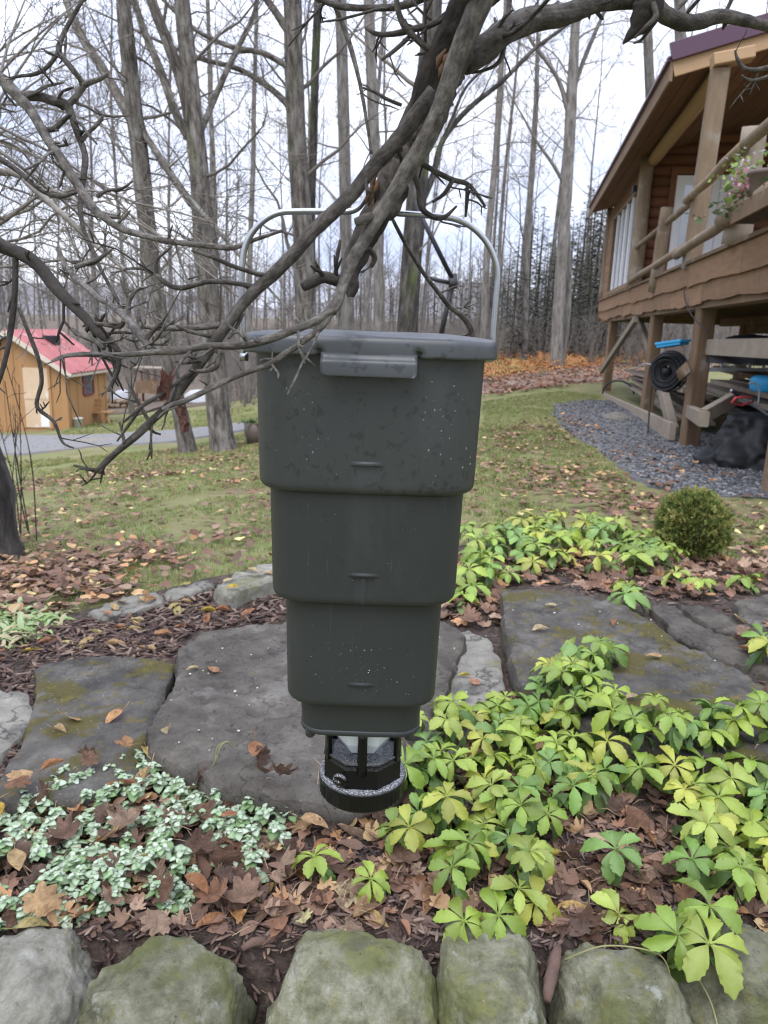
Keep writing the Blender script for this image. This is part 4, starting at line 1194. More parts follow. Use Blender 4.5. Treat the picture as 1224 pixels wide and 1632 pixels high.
def sprig(x, y, size, height, label, group, n=7, tone=None, lean=None, z0=None):
    z = surf(x, y) if z0 is None else z0
    base = Vector((x, y, z))
    tone = tone or rng.choice(PGREEN)
    if '{' in label:
        px, py = px_of(x, y, z)
        label = label.format(c='yellowish' if tone[0] > .35 else ('deep green' if tone[0] < .22 else ('bright green' if tone[0] > .28 else 'mid-green')),
                             h='tall' if height > .09 else ('low' if height < .06 else 'middling'),
                             d='front' if py > 1390 else ('back' if py < 1230 else 'middle'), s='near the feeder base' if px < 740 else ('toward the mossy slab' if px > 880 else 'midway along'),
                             e='upper' if py < 1310 else 'lower', f='near the feeder' if px < 820 else ('near the round shrub' if px > 960 else 'in its middle'))
    t = thing('pachysandra_sprig', label, 'pachysandra', base, group)
    ln = Vector((rng.gauss(0, .25), rng.gauss(-.12, .2), 1)) if lean is None else Vector(lean)
    ln.normalize()
    top = base + ln * height
    g = G(); mid = base.lerp(top, .5) + Vector((rng.gauss(0, .006), rng.gauss(0, .006), 0))
    g.tube([base - Vector((0, 0, .01)), mid, top], [.0028, .0024, .0018], 5)
    g.obj('stem', M_stem, t)
    ph = rng.uniform(0, 6.28)
    lower = 5 if height > .05 else 3
    for k in range(n + lower):
        up = k < n
        a = ph + k * (2 * math.pi / n if up else 2.2) + rng.gauss(0, .13)
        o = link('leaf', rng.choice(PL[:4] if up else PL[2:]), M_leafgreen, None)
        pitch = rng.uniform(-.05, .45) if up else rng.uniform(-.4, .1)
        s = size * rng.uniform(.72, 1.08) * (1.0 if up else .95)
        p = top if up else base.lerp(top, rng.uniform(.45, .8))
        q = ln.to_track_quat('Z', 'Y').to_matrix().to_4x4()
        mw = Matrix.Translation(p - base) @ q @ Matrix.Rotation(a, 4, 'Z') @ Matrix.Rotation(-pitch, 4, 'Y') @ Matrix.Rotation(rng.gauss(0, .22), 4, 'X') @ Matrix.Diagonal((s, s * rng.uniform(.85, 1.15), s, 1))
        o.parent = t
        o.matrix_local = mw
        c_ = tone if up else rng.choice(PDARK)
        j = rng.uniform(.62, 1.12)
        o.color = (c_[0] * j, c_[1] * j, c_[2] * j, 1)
    return t
def placed(poly, N, dmin):
    out = []
    for x, y in in_poly(poly, N * 40):
        if all((x - a) ** 2 + (y - b) ** 2 > dmin * dmin for a, b in out):
            out.append((x, y))
            if len(out) >= N:
                break
    return out
Z_p1 = gpoly([(612, 1360), (640, 1270), (720, 1180), (800, 1135), (960, 1100), (955, 1180), (1010, 1215), (1120, 1240), (1110, 1290), (1000, 1285), (900, 1320), (860, 1420), (850, 1468), (760, 1470), (690, 1455), (640, 1400)])
for x, y in placed(Z_p1, 92, .044):
    sprig(x, y, rng.uniform(.050, .070), rng.uniform(.04, .115), '{h} {c} pachysandra sprig at the {d} of the dense patch, {s}', 'pachysandra in the dense patch', rng.choice([6, 7, 7, 8]))
Z_p2 = gpoly([(1085, 1300), (1060, 1250), (1120, 1215), (1240, 1225), (1290, 1260), (1290, 1440), (1130, 1460), (1060, 1410), (1080, 1370)])
for x, y in placed(Z_p2, 34, .05):
    sprig(x, y, rng.uniform(.048, .068), rng.uniform(.05, .13), '{h} {c} pachysandra sprig in the {e} clump at the right edge', 'pachysandra at the right edge', rng.choice([6, 7, 8]))
Z_p3 = gpoly([(735, 895), (742, 868), (860, 848), (960, 850), (1040, 872), (1075, 900), (1060, 935), (960, 925), (870, 930), (820, 940), (770, 950), (735, 985), (712, 985), (705, 950)])
for x, y in placed(Z_p3, 62, .10):
    sprig(x, y, rng.uniform(.075, .10), rng.uniform(.06, .13), '{h} {c} pachysandra sprig in the far patch, {f}', 'pachysandra in the far patch', 6)
for px, py, s, h_, lb in [(510, 1402, .055, .06, 'small lone pachysandra sprig at the end of the silvery ground cover'), (588, 1420, .05, .05, 'small lone pachysandra sprig on bare soil in front of the feeder'),
                          (735, 1395, .068, .09, 'pachysandra sprig with a full rosette facing out above the tall brown boulder'), (985, 1395, .07, .09, 'upright pachysandra rosette alone in the brown leaves'),
                          (975, 1465, .06, .04, 'low pachysandra sprig beside the upright golden leaf'), (850, 1450, .055, .05, 'pachysandra sprig overhanging the tall brown boulder'),
                          (790, 1470, .06, .05, 'pachysandra sprig drooping over the front of the tall brown boulder'), (740, 1480, .058, .05, 'pachysandra sprig hanging beside the brown boulder top'),
                          (1110, 1470, .075, .09, 'pachysandra sprig leaning over the dark smooth boulder'), (1052, 1515, .070, .09, 'pachysandra sprig growing in the gap behind the flat-faced boulder'),
                          (1112, 1530, .085, .09, 'big bright pachysandra rosette hanging over the wall at the right'), (660, 1205, .05, .05, 'yellowish pachysandra sprig beside the feeder base'),
                          (1010, 975, .095, .09, 'pachysandra clump leaning over the far edge of the mossy slab'), (1080, 935, .085, .07, 'small pachysandra sprig in the leaf pile below the round shrub'),
                          (995, 945, .08, .05, 'low yellowish pachysandra sprig at the back of the mossy slab'), (1120, 945, .085, .06, 'pachysandra sprig in the leaf pile by the slate ledges'),
                          (1190, 940, .09, .06, 'bright yellow-green pachysandra sprig at the far right leaf pile'), (1215, 1070, .075, .08, 'pachysandra sprig beside the slate ledge at the picture edge'),
                          (1200, 1050, .065, .07, 'second sprig beside the slate ledge at the picture edge'), (640, 1345, .058, .07, 'pale pachysandra sprig at the left tip of the dense patch')]:
    p = gp(px, py, .02)
    sprig(p.x, p.y, s, h_, lb, None, 7, lean=(rng.gauss(0, .15), -.45, 1) if py > 1440 else None, z0=p.z - .01 if py > 1440 else None)

# ------------------------------------------------------------------ silvery ground cover
lam = []
for k in range(4):
    r_ = random.Random(k + 80)
    V, T, S = [], [], []
    n = 5
    for i in range(n + 1):
        s = i / n
        hw = .46 * math.sin(math.pi * (.10 + .90 * s) ** .70) ** .7 + .02
        for j in (-1, -.45, .45, 1):
            V.append((s, j * hw, -.30 * s * s + abs(j) * hw * .14 + r_.gauss(0, .02)))
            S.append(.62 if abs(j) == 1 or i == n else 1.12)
    for i in range(n):
        for j in range(3):
            a = i * 4 + j
            T += [(a, a + 4, a + 5), (a, a + 5, a + 1)]
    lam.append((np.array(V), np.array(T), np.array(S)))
Z_l = gpoly([(-40, 1330), (60, 1290), (110, 1250), (200, 1228), (300, 1228), (340, 1262), (400, 1270), (480, 1285), (500, 1310), (440, 1345), (480, 1380), (440, 1415), (330, 1420), (300, 1462), (200, 1480), (100, 1490), (-40, 1500)])
cen = np.array(placed(Z_l, 430, .022))
keep = np.array([noise.noise(Vector((a * 7, b * 7, 3))) + .6 * noise.noise(Vector((a * 17, b * 17, 1))) > -.16 for a, b in cen])
cen = cen[keep]
P_, Y_, Tl, Sc, Cc = [], [], [], [], []
for a, b in cen:
    h0 = rng.uniform(.015, .06) + .025 * noise.noise(Vector((a * 5, b * 5, 9)))
    z = tzf(a, b) + .016
    for lv in range(3):
        ph = rng.uniform(0, 3.14)
        sz = (.012, .019, .024)[lv] * rng.uniform(.8, 1.25)
        for q in range(4):
            P_.append((a + rng.gauss(0, .003), b + rng.gauss(0, .003), z + h0 - lv * .008)); Y_.append(ph + q * math.pi / 2 + rng.gauss(0, .15)); Tl.append(rng.gauss(0, .3)); Sc.append(sz)
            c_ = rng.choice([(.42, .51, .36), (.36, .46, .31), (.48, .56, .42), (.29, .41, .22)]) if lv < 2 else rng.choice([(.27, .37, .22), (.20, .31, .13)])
            Cc.append(c_)
N = len(P_)
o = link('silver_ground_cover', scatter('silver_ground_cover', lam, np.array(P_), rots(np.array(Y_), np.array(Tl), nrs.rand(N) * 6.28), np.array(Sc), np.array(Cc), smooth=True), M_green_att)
tag(o, 'silvery green leafy ground cover spreading in front of the flagstones', 'ground cover', None, 'stuff')

# ------------------------------------------------------------------ pale clump at the left edge of the bed
p = gp(40, 1030, .0)
t = thing('perennial_clump', 'pale green leafy perennial clump at the left edge of the mulch bed', 'plant', (p.x, p.y, p.z))
strap = []
for k in range(4):
    V, T = [], []
    for i in range(6):
        s = i / 5
        hw = .10 * math.sin(math.pi * (.12 + .85 * s)) + .005
        V += [(s * .8, -hw, s * .9 - s * s * .75), (s * .8, 0, s * .9 - s * s * .75 - .03), (s * .8, hw, s * .9 - s * s * .75)]
    for i in range(5):
        for j in range(2):
            a = i * 3 + j
            T += [(a, a + 3, a + 4), (a, a + 4, a + 1)]
    strap.append((np.array(V), np.array(T)))
Z_c = gpoly([(-80, 1040), (-60, 985), (20, 970), (95, 975), (108, 1000), (70, 1030), (20, 1042)])
q = in_poly(Z_c, 380); N = len(q)
o = link('leaves', scatter('leaves', strap, np.c_[q, tz(q[:, 0], q[:, 1]) + .012], rots(nrs.rand(N) * 6.28, np.abs(nrs.normal(0, .3, N)), nrs.rand(N) * 6.28), nrs.uniform(.06, .12, N), np.array([(.30, .40, .16), (.36, .45, .24), (.24, .35, .12), (.42, .38, .22)])[nrs.randint(0, 4, N)]), M_green_att, t)
o['kind'] = 'stuff'

# ------------------------------------------------------------------ globe shrub
sb = gp(1098, 893, 0)
cS = Vector((sb.x, sb.y, sb.z)); d_s = sb.y
rS = pxr(98, (sb - CAM).length * .985)
cc_ = cS + Vector((0, 0, rS * 1.02))
t = thing('globe_shrub', 'small round dark green conifer shrub growing behind the pachysandra', 'shrub', cS)
g = G()
for k in range(9):
    a = rng.uniform(0, 6.28); d = Vector((math.cos(a) * .6, math.sin(a) * .6, rng.uniform(.7, 1.2)))
    g.tube([cS, cS + d * rS * .7, cS + d * rS * 1.2], [.006, .004, .002], 5)
g.obj('stem', M_twig, t)
fan = []
for k in range(4):
    r_ = random.Random(k)
    V, T = [], []
    for f in range(9):
        a = (f - 4) * .24 + r_.gauss(0, .07); le = r_.uniform(.65, 1.1) * (1 - .05 * abs(f - 4)); w_ = .085
        o = len(V); b_x = .10 * (f % 3)
        V += [(b_x, 0, 0), (le * .6 * math.cos(a) - w_ * math.sin(a), le * .6 * math.sin(a) + w_ * math.cos(a), r_.gauss(0, .05)), (le * .6 * math.cos(a) + w_ * math.sin(a), le * .6 * math.sin(a) - w_ * math.cos(a), r_.gauss(0, .05)), (le * math.cos(a), le * math.sin(a), r_.gauss(0, .10))]
        T += [(o, o + 2, o + 1), (o + 1, o + 2, o + 3)]
    fan.append((np.array(V), np.array(T)))
N = 4300
dv = nrs.normal(size=(N, 3)); dv /= np.linalg.norm(dv, axis=1)[:, None]
rad_ = rS * (.55 + .45 * nrs.rand(N) ** .45) * (1 + .22 * np.array([noise.noise(Vector(v) * 2.6) for v in dv]) + .14 * np.array([noise.noise(Vector(v) * 9) for v in dv]))
pos = np.array(cc_) + dv * rad_[:, None] * np.array([[.96, .96, 1.06]])
rt = np.zeros((N, 3, 3))
for i in range(N):
    n_ = Vector(dv[i]); f_ = (n_ + Vector((rng.gauss(0, .3), rng.gauss(0, .3), .45 + rng.gauss(0, .25)))).normalized()
    s_ = f_.cross(Vector((rng.gauss(0, 1), rng.gauss(0, 1), .3 * rng.gauss(0, 1)))).normalized(); u2 = f_.cross(s_)
    rt[i] = np.array([[f_.x, s_.x, u2.x], [f_.y, s_.y, u2.y], [f_.z, s_.z, u2.z]])
cl = np.array([(.13, .18, .045), (.20, .24, .06), (.28, .29, .08), (.09, .13, .035), (.38, .36, .12)])[nrs.randint(0, 5, N)]
o = link('foliage', scatter('foliage', fan, pos, rt, nrs.uniform(.024, .044, N), cl), M_green_att, t)
o['kind'] = 'stuff'

# ------------------------------------------------------------------ the cabin on stilts
WOODC = dict(rough=.85, bump=.5, bdist=.006)
M_skirt = mk('stained board', [(.14, .08, .042), (.225, .135, .075), (.30, .19, .115)], scale=5, stretch=(.6, .6, 3.5), bscale=30, var=.14, layers=[((.13, .09, .065), 2.5, .56, .68, .6)], **WOODC)
M_log = mk('peeled log', [(.14, .10, .065), (.215, .16, .105), (.30, .235, .165)], scale=7, stretch=(1.5, 1.5, .35), bscale=26, var=.1, layers=[((.16, .11, .07), 10, .62, .70, .7), ((.34, .32, .28), 3, .52, .66, .5)], **WOODC)
M_cedar = mk('red-brown siding', [(.10, .042, .02), (.16, .070, .035), (.22, .105, .055)], scale=4, stretch=(.5, .5, 4), bscale=25, var=.18, **WOODC)
M_soffit = mk('brown soffit board', [(.11, .055, .03), (.16, .085, .046), (.22, .12, .066)], scale=4, stretch=(2, .4, 2), bscale=22, var=.16, **WOODC)
M_fascia = mk('weathered fascia', [(.13, .085, .05), (.20, .135, .085), (.27, .19, .125)], scale=4, stretch=(1, .5, 3), bscale=24, var=.1, **WOODC)
M_fascia_new = mk('new pine fascia', [(.34, .22, .12), (.42, .285, .165)], scale=4, stretch=(1, .5, 3), bscale=24, **WOODC)
M_postwood = mk('brown timber', [(.10, .062, .036), (.165, .108, .064), (.235, .165, .105)], scale=5, stretch=(1.6, 1.6, .3), bscale=28, var=.15, layers=[((.34, .31, .27), 3, .55, .68, .5)], **WOODC)
M_greywood = mk('grey timber', [(.15, .12, .088), (.235, .195, .15), (.32, .275, .22)], scale=5, stretch=(1.2, 1.2, 1.2), bscale=28, var=.2, **WOODC)
M_roofmetal = mk('purple metal', [(.060, .022, .045), (.080, .032, .058)], scale=3, rough=.4, bump=.03, spec=.5)
M_whitepaint = mk('white door paint', [(.74, .75, .76), (.82, .83, .84)], scale=3, rough=.5, bump=.05)
M_dark = mk('dark plastic', [(.015, .015, .017), (.03, .03, .033)], scale=14, rough=.5, bump=.2, bscale=40)
M_black_cover = mk('black fabric cover', [(.012, .012, .014), (.026, .026, .029)], scale=9, rough=.55, bump=.5, bscale=14, bdist=.02, spec=.4)
M_blue = mk('blue plastic', [(.03, .28, .55), (.05, .36, .66)], scale=6, rough=.4, bump=.05)
M_red = mk('red paint', [(.50, .045, .05), (.60, .07, .08)], scale=6, rough=.4, bump=.05)
M_greymetal = mk('grey metal', [(.30, .31, .32), (.46, .47, .48)], scale=6, rough=.45, bump=.1, metal=.4)
M_tarp = mk('pale tarp', [(.34, .35, .37), (.46, .47, .49)], scale=2, rough=.6, bump=.5, bscale=6, bdist=.04)
M_pot = mk('brown pot', [(.13, .10, .085), (.18, .14, .12)], scale=8, rough=.55, bump=.1)
M_glass = bpy.data.materials.new('window glass'); M_glass.use_nodes = True
b_ = M_glass.node_tree.nodes['Principled BSDF']
b_.inputs['Base Color'].default_value = (.10, .11, .13, 1); b_.inputs['Roughness'].default_value = .06; b_.inputs['Specular IOR Level'].default_value = 1.0; b_.inputs['IOR'].default_value = 1.9
M_palestrip = mk('pale strip', [(.42, .42, .42), (.70, .71, .73)], scale=3, stretch=(3, 3, .1), rough=.8, bump=0)

_d = ray(829, 533)
hu = Vector((_d.x, _d.y, 0)).normalized()
hw_ = Vector((hu.y, -hu.x, 0))
_p = gp(1085, 712)
S0 = hw_.dot(_p)
Zv = Vector((0, 0, 1))
def HP(ds, t, z):
    return hw_ * (S0 + ds) + hu * t + Vector((0, 0, EYE + z))
def hq(px, py, ds):
    d = ray(px, py)
    return CAM + d * ((S0 + ds) / hw_.dot(d))
def hgz(ds, t):
    p = HP(ds, t, 0)
    return tzf(p.x, p.y) - EYE
cabin = thing('cabin', 'brown wooden cabin on stilts with log porch and purple metal roof', 'cabin', HP(3, 16, hgz(3, 16)))
def hbox(g, d0, d1, t0, t1, z0, z1):
    c = [(d0, t0), (d1, t0), (d1, t1), (d0, t1)]
    vs_ = [HP(d, t, z0) for d, t in c] + [HP(d, t, z1) for d, t in c]
    g.add(vs_, [(3, 2, 1, 0), (4, 5, 6, 7), (0, 1, 5, 4), (1, 2, 6, 5), (2, 3, 7, 6), (3, 0, 4, 7)])
def hpart(name, mat, d0, d1, t0, t1, z0, z1, parent=None):
    g = G(); hbox(g, d0, d1, t0, t1, z0, z1)
    return g.obj(name, mat, parent or cabin, smooth=False)
def hbeam(name, mat, a, b, w_, h_, parent=None):
    g = G(); g.beam(a, b, w_, h_)
    return g.obj(name, mat, parent or cabin, smooth=False)
def hlog(name, mat, a, b, r0, r1, parent=None, bend=.02, sides=10):
    g = G()
    n = 8
    pts, rd = [], []
    for i in range(n + 1):
        s = i / n
        p = a.lerp(b, s) + Vector((noise.noise(a * 3 + Vector((s * 3, 0, 0))), noise.noise(a * 3 + Vector((0, s * 3, 0))), noise.noise(a * 3 + Vector((0, 0, s * 3))))) * bend
        pts.append(p); rd.append((r0 + (r1 - r0) * s) * (1 + .06 * noise.noise(p * 5)))
    g.tube(pts, rd, sides, rough=.04, nscale=9)
    return g.obj(name, mat, parent or cabin)
# live-edge skirt boards, two overlapping courses
def wavy(t0, t1, zt, zb, d0, d1, amp, seed):
    g = G()
    n = max(4, int((t1 - t0) / .12))
    for i in range(n + 1):
        t = t0 + (t1 - t0) * i / n
        zz = zb + amp * noise.fractal(Vector((t * .8, seed, 0)), 1, 2, 3)
        zt2 = zt + .008 * noise.noise(Vector((t * 2, seed, 4)))
        for d, z in ((d0, zt2), (d0, zz), (d1, zz + .01), (d1, zt2)):
            g.v.append(HP(d, t, z))
    for i in range(n):
        for k in range(4):
            a, b = i * 4 + k, i * 4 + (k + 1) % 4
            g.f.append((a, b, b + 4, a + 4))
    g.f += [(3, 2, 1, 0), (n * 4, n * 4 + 1, n * 4 + 2, n * 4 + 3)]
    return g.obj('skirt_board', M_skirt, cabin, smooth=False)
for k, (a, b) in enumerate([(5.0, 8.6), (8.61, 11.2), (11.21, 13.6), (13.61, 16.6), (16.61, 19.8), (19.81, 23.35)]):
    wavy(a, b, .985, .70, -.060, -.03, .05, k * 3.1)
for k, (a, b) in enumerate([(5.0, 7.7), (7.71, 10.4), (10.41, 12.4), (12.41, 15.2), (15.21, 18.0), (18.01, 20.9), (20.91, 23.35)]):
    wavy(a, b, .74, .46, -.028, .0, .06, 40 + k * 2.7)
hpart('end_skirt_board', M_skirt, -.06, 6.5, 23.36, 23.40, .44, .98)
for k in range(22):
    hpart('deck_board', M_postwood, -.10 + k * .305, -.10 + k * .305 + .295, 4.8, 23.3, .99, 1.03)
for k in range(27):
    t = 5.2 + k * .7
    hpart('joist', M_postwood, .01, 6.5, t, t + .06, .60, .985)
for d in (.02, 3.3, 6.3):
    hpart('girder', M_postwood, d, d + .2, 4.8, 23.3, .40, .598)
for d, t, w_ in ((.13, 10.75, .21), (.12, 14.35, .19), (.12, 20.9, .20), (3.4, 9.5, .24), (3.4, 14.5, .24), (3.4, 21, .24), (6.3, 9.5, .24), (6.3, 15, .24), (6.3, 21, .24), (.12, 7.0, .25)):
    hbeam('stilt', M_postwood, HP(d, t, hgz(d, t) - .1), HP(d, t, .41), w_, w_)
hbeam('sill_beam', M_greywood, hq(958, 632, -.06), hq(1072, 688, -.06), .08, .24)
hbeam('brace', M_greywood, hq(1014, 508, -.02), hq(958, 592, -.08), .09, .14)
hbeam('brace', M_greywood, hq(1018, 508, .2), hq(1050, 600, .3), .10, .15)
hbeam('brace', M_greywood, hq(1044, 575, .25), hq(1074, 690, .1), .12, .2)
hbeam('cross_beam', M_greywood, hq(1112, 553, .2), HP(.22, 5.0, -.02), .08, .2)
hbeam('cross_beam', M_postwood, HP(3.4, 9.0, .3), HP(3.4, 21, .3), .1, .2)
# side wall of planks with the long window
TW0, TW1, ZW0, ZW1 = 16.95, 23.25, 1.0, 3.42
wt0, wt1, wz0, wz1 = 17.55, 22.0, 1.10, 3.10
nz = 10
for k in range(nz):
    z0, z1 = ZW0 + (ZW1 - ZW0) * k / nz, ZW0 + (ZW1 - ZW0) * (k + 1) / nz - .012
    if z1 > wz0 and z0 < wz1:
        hpart('wall_plank', M_skirt, .0, .06, TW0 + .2, wt0, z0, z1)
        hpart('wall_plank', M_skirt, .0, .06, wt1, TW1, z0, z1)
    else:
        hpart('wall_plank', M_skirt, .0, .06, TW0 + .2, TW1, z0, z1)
win = hpart('window', M_glass, .05, .06, wt0, wt1, wz0, wz1)
for k in range(6):
    t = wt0 + (wt1 - wt0 - .07) * k / 5
    hpart('mullion', M_whitepaint if k % 5 else M_fascia, -.012, .045, t, t + .07, wz0 + .081, wz1 - .081, win)
hpart('frame', M_fascia, -.02, .048, wt0 - .06, wt1 + .06, wz0 - .02, wz0 + .08, win)
hpart('frame', M_fascia, -.02, .048, wt0 - .06, wt1 + .06, wz1 - .08, wz1 + .02, win)
for k in range(5):  # pale wavy upright strips just in front of the panes
    t = wt0 + .07 + (wt1 - wt0 - .07) * k / 5
    g = G(); n = 14
    for i in range(n + 1):
        tt = t + .02 + .62 * i / n * (.55 + .3 * ((k * 7) % 3) / 2)
        for z in (wz0 + .05, wz1 - .1):
            g.v.append(HP(.040 - .008 * math.sin(i * 1.5), tt, z))
    for i in range(n):
        g.f.append((2 * i, 2 * i + 1, 2 * i + 3, 2 * i + 2))
    g.obj('pale_strip', M_palestrip, win)
hlog('corner_log', M_log, HP(.02, TW0, .97), HP(.02, TW0, 3.62), .15, .13)
hlog('corner_log', M_log, HP(.02, TW1, .97), HP(.02, TW1, 3.5), .13, .12)
lamp = hpart('wall_lamp', M_dark, -.18, -.02, 17.2, 17.35, 2.92, 3.04)
# end wall behind the porch: half-round log siding and the pale double door
for k in range(15):
    z = 1.10 + k * .2
    hlog('siding_log', M_cedar, HP(.1, TW0 + .16, z), HP(6.4, TW0 + .16, z), .115, .11, bend=.0, sides=8)
door = hpart('door', M_whitepaint, .62, 1.98, TW0 - .02, TW0 + .035, 1.05, 3.18)
hpart('door_frame', M_cedar, .50, .615, TW0 - .03, TW0 + .03, 1.04, 3.32, door)
hpart('door_frame', M_cedar, 1.985, 2.10, TW0 - .03, TW0 + .03, 1.04, 3.32, door)
hpart('door_frame', M_cedar, .50, 2.10, TW0 - .035, TW0 + .03, 3.20, 3.33, door)
hpart('pane', M_glass, .78, 1.12, TW0 - .027, TW0 - .021, 1.25, 3.0, door)
hpart('door_leaf', M_whitepaint, 1.30, 1.94, TW0 - .045, TW0 - .021, 1.1, 3.14, door)
for k in range(3):
    hpart('groove', M_greymetal, 1.44 + k * .17, 1.455 + k * .17, TW0 - .049, TW0 - .0455, 1.15, 3.1, door)
hpart('handle', M_dark, 1.20, 1.23, TW0 - .09, TW0 - .021, 1.98, 2.12, door)
# roof: soffit boards, purlin, fascias, standing-seam sheets, trims
TR0, TR1 = 11.54, 23.6
_d = ray(1224, 45); _k = TR0 / hu.dot(_d); _q = CAM + _d * _k
RZ, RD = 3.42, -.5
RM = ((_q.z - EYE) - 3.62) / (hw_.dot(_q) - S0 - RD)
RIDGE = 3.3
print('roof pitch', RM, 'S0', S0)
def rz(d):
    return RZ + RM * (min(d, 2 * RIDGE - d) - RD)
nb = 15
for sgn in (0, 1):
    for k in range(nb):
        d0 = RD + (RIDGE - RD) * k / nb; d1 = RD + (RIDGE - RD) * (k + 1) / nb - .012
        if sgn:
            d0, d1 = 2 * RIDGE - d1, 2 * RIDGE - d0
        g = G()
        za, zb = rz(d0), rz(d1)
        vs_ = [HP(d0, TR0 + .05, za), HP(d1, TR0 + .05, zb), HP(d1, TR1, zb), HP(d0, TR1, za), HP(d0, TR0 + .05, za + .025), HP(d1, TR0 + .05, zb + .025), HP(d1, TR1, zb + .025), HP(d0, TR1, za + .025)]
        g.add(vs_, [(3, 2, 1, 0), (4, 5, 6, 7), (0, 1, 5, 4), (1, 2, 6, 5), (2, 3, 7, 6), (3, 0, 4, 7)])
        g.obj('ceiling_board', M_soffit, cabin, smooth=False)
hlog('purlin', M_fascia_new, HP(.12, TR0 + .1, rz(.12) - .14), HP(.12, TW0 + .1, rz(.12) - .14), .12, .12)
hlog('purlin', M_log, HP(RIDGE, TR0 + .1, rz(RIDGE) - .2), HP(RIDGE, TR1 - .2, rz(RIDGE) - .2), .15, .15)
hbeam('eave_fascia', M_fascia, HP(RD - .02, TR0, RZ + .04), HP(RD - .02, TR1, RZ + .04), .04, .26)
for sgn in (0, 1):
    a, b = (RD, RIDGE) if not sgn else (2 * RIDGE - RD, RIDGE)
    hbeam('rake_fascia', M_fascia_new, HP(a, TR0 + .02, rz(a) + .06), HP(b, TR0 + .02, rz(b) + .06), .05, .20)
    hbeam('rake_trim', M_roofmetal, HP(a - (.06 if not sgn else -.06), TR0 - .03, rz(a) + .245), HP(b, TR0 - .03, rz(b) + .245), .07, .22)
    g = G()
    n = 26
    for i in range(n + 1):
        t = TR0 - .02 + (TR1 + .05 - TR0) * i / n
        for dd in (0, .02, .04):
            for e in (a - (.09 if not sgn else -.09), b):
                g.v.append(HP(e, min(t + dd, TR1 + .06), rz(e) + .20 + (.03 if dd == .02 else 0)))
    for i in range((n + 1) * 3 - 1):
        g.f.append((2 * i, 2 * i + 1, 2 * i + 3, 2 * i + 2))
    rf = g.obj('roof_sheet', M_roofmetal, cabin, smooth=False)
hbeam('eave_trim', M_roofmetal, HP(RD - .065, TR0, RZ + .175), HP(RD - .065, TR1, RZ + .175), .05, .05)
# gable wall filling above end wall
for k in range(8):
    z = 4.1 + k * .2
    dmin = RD + (z - RZ + .1) / RM
    if dmin < RIDGE - .2:
        hlog('siding_log', M_cedar, HP(dmin + .1, TW0 + .16, z), HP(2 * RIDGE - dmin - .1, TW0 + .16, z), .115, .11, bend=.0, sides=8)
# porch posts and rails
hbeam('porch_post', M_log, HP(.0, 11.42, .95), HP(.0, 11.10, rz(0) - .22), .22, .17)
hbeam('post_cap', M_fascia_new, HP(-.12, 11.05, rz(0) - .16), HP(.35, 11.05, rz(0) - .08), .24, .14)
hlog('rail_post', M_log, HP(-.05, 13.9, .78), HP(-.05, 13.55, 2.06), .11, .10)
hlog('rail_post', M_greywood, HP(-.05, 9.0, 1.0), HP(-.05, 8.85, 2.12), .14, .12)
hlog('top_rail', M_log, HP(-.03, 16.8, 1.80), HP(-.02, 11.5, 1.87), .045, .052)
hlog('top_rail', M_log, HP(-.12, 11.6, 1.86), HP(-.18, 8.7, 1.90), .055, .058)
hlog('top_rail', M_log, HP(-.16, 8.9, 1.92), HP(-.16, 5.0, 1.95), .06, .06)
hlog('low_rail', M_log, HP(-.13, 16.6, 1.10), HP(-.10, 11.4, 1.24), .058, .056)
hlog('low_rail', M_log, HP(-.15, 11.7, 1.16), HP(-.15, 9.0, 1.26), .062, .064)
hlog('low_rail', M_log, HP(-.17, 9.1, 1.26), HP(-.17, 5.0, 1.30), .10, .11)
g = G(); wr = [hq(1090, 450, -.05), hq(1092, 480, -.06), hq(1108, 510, -.02), hq(1130, 528, .1)]
g.tube(smooth_line(wr, 5), [.008] * 16, 5); g.obj('cable', M_dark, cabin)
# downpipe at the near porch
#hbeam('hanging_batten', M_greywood, hq(1178, 350, -.2), hq(1162, 425, -.2), .05, .07)

# things on the porch
def flowers(name, label, c0, ext, N, cols, lsz, stems=True):
    t = thing(name, label, 'flowers', c0)
    q = nrs.normal(size=(N, 3)) * np.array(ext)
    pos = np.array(c0) + q + np.array([0, 0, ext[2] * 1.2])
    o = link('foliage', scatter('foliage', lowleaf, pos, rots(nrs.rand(N) * 6.28, nrs.rand(N) * 1.3, nrs.rand(N) * 6.28), nrs.uniform(lsz * .6, lsz * 1.2, N), np.array(cols)[nrs.randint(0, len(cols), N)] * nrs.uniform(.8, 1.2, (N, 1))), M_green_att, t)
    o['kind'] = 'stuff'
    return t
c0 = HP(-.15, 8.6, 1.28)
pb_ = thing('planter_box', 'mossy log planter box along the porch edge', 'planter', HP(-.15, 8.3, 1.08))
g = G(); hbox(g, -.28, -.25, 5.0, 8.35, 1.12, 1.27); g.obj('front_board', M_postwood, pb_, smooth=False)
g = G(); hbox(g, -.248, -.06, 5.0, 8.35, 1.125, 1.24); g.obj('soil_tray', M_soil, pb_, smooth=False)
flowers('pink_flowers', 'pink flowers in the planter box on the porch edge', HP(-.2, 8.15, 1.36), (.08, .16, .08), 150, [(.60, .22, .32), (.65, .35, .42), (.2, .28, .07), (.16, .24, .06)], .07)
flowers('trailing_plant', 'yellow-green trailing plant with white blossoms by the porch rail', HP(-.2, 8.35, 1.50), (.09, .18, .09), 200, [(.33, .40, .10), (.26, .36, .08), (.22, .30, .08), (.7, .7, .68)], .06)
flowers('planter_plants', 'low dark green plants filling the porch planter', HP(-.18, 7.8, 1.25), (.06, .6, .05), 260, [(.09, .14, .05), (.13, .17, .06), (.2, .17, .1)], .07)
p = hq(1216, 318, -.15)
pt = thing('flower_pot', 'brown plastic flower pot hung at the porch rail', 'flower pot', p)
g = G()
n = 20
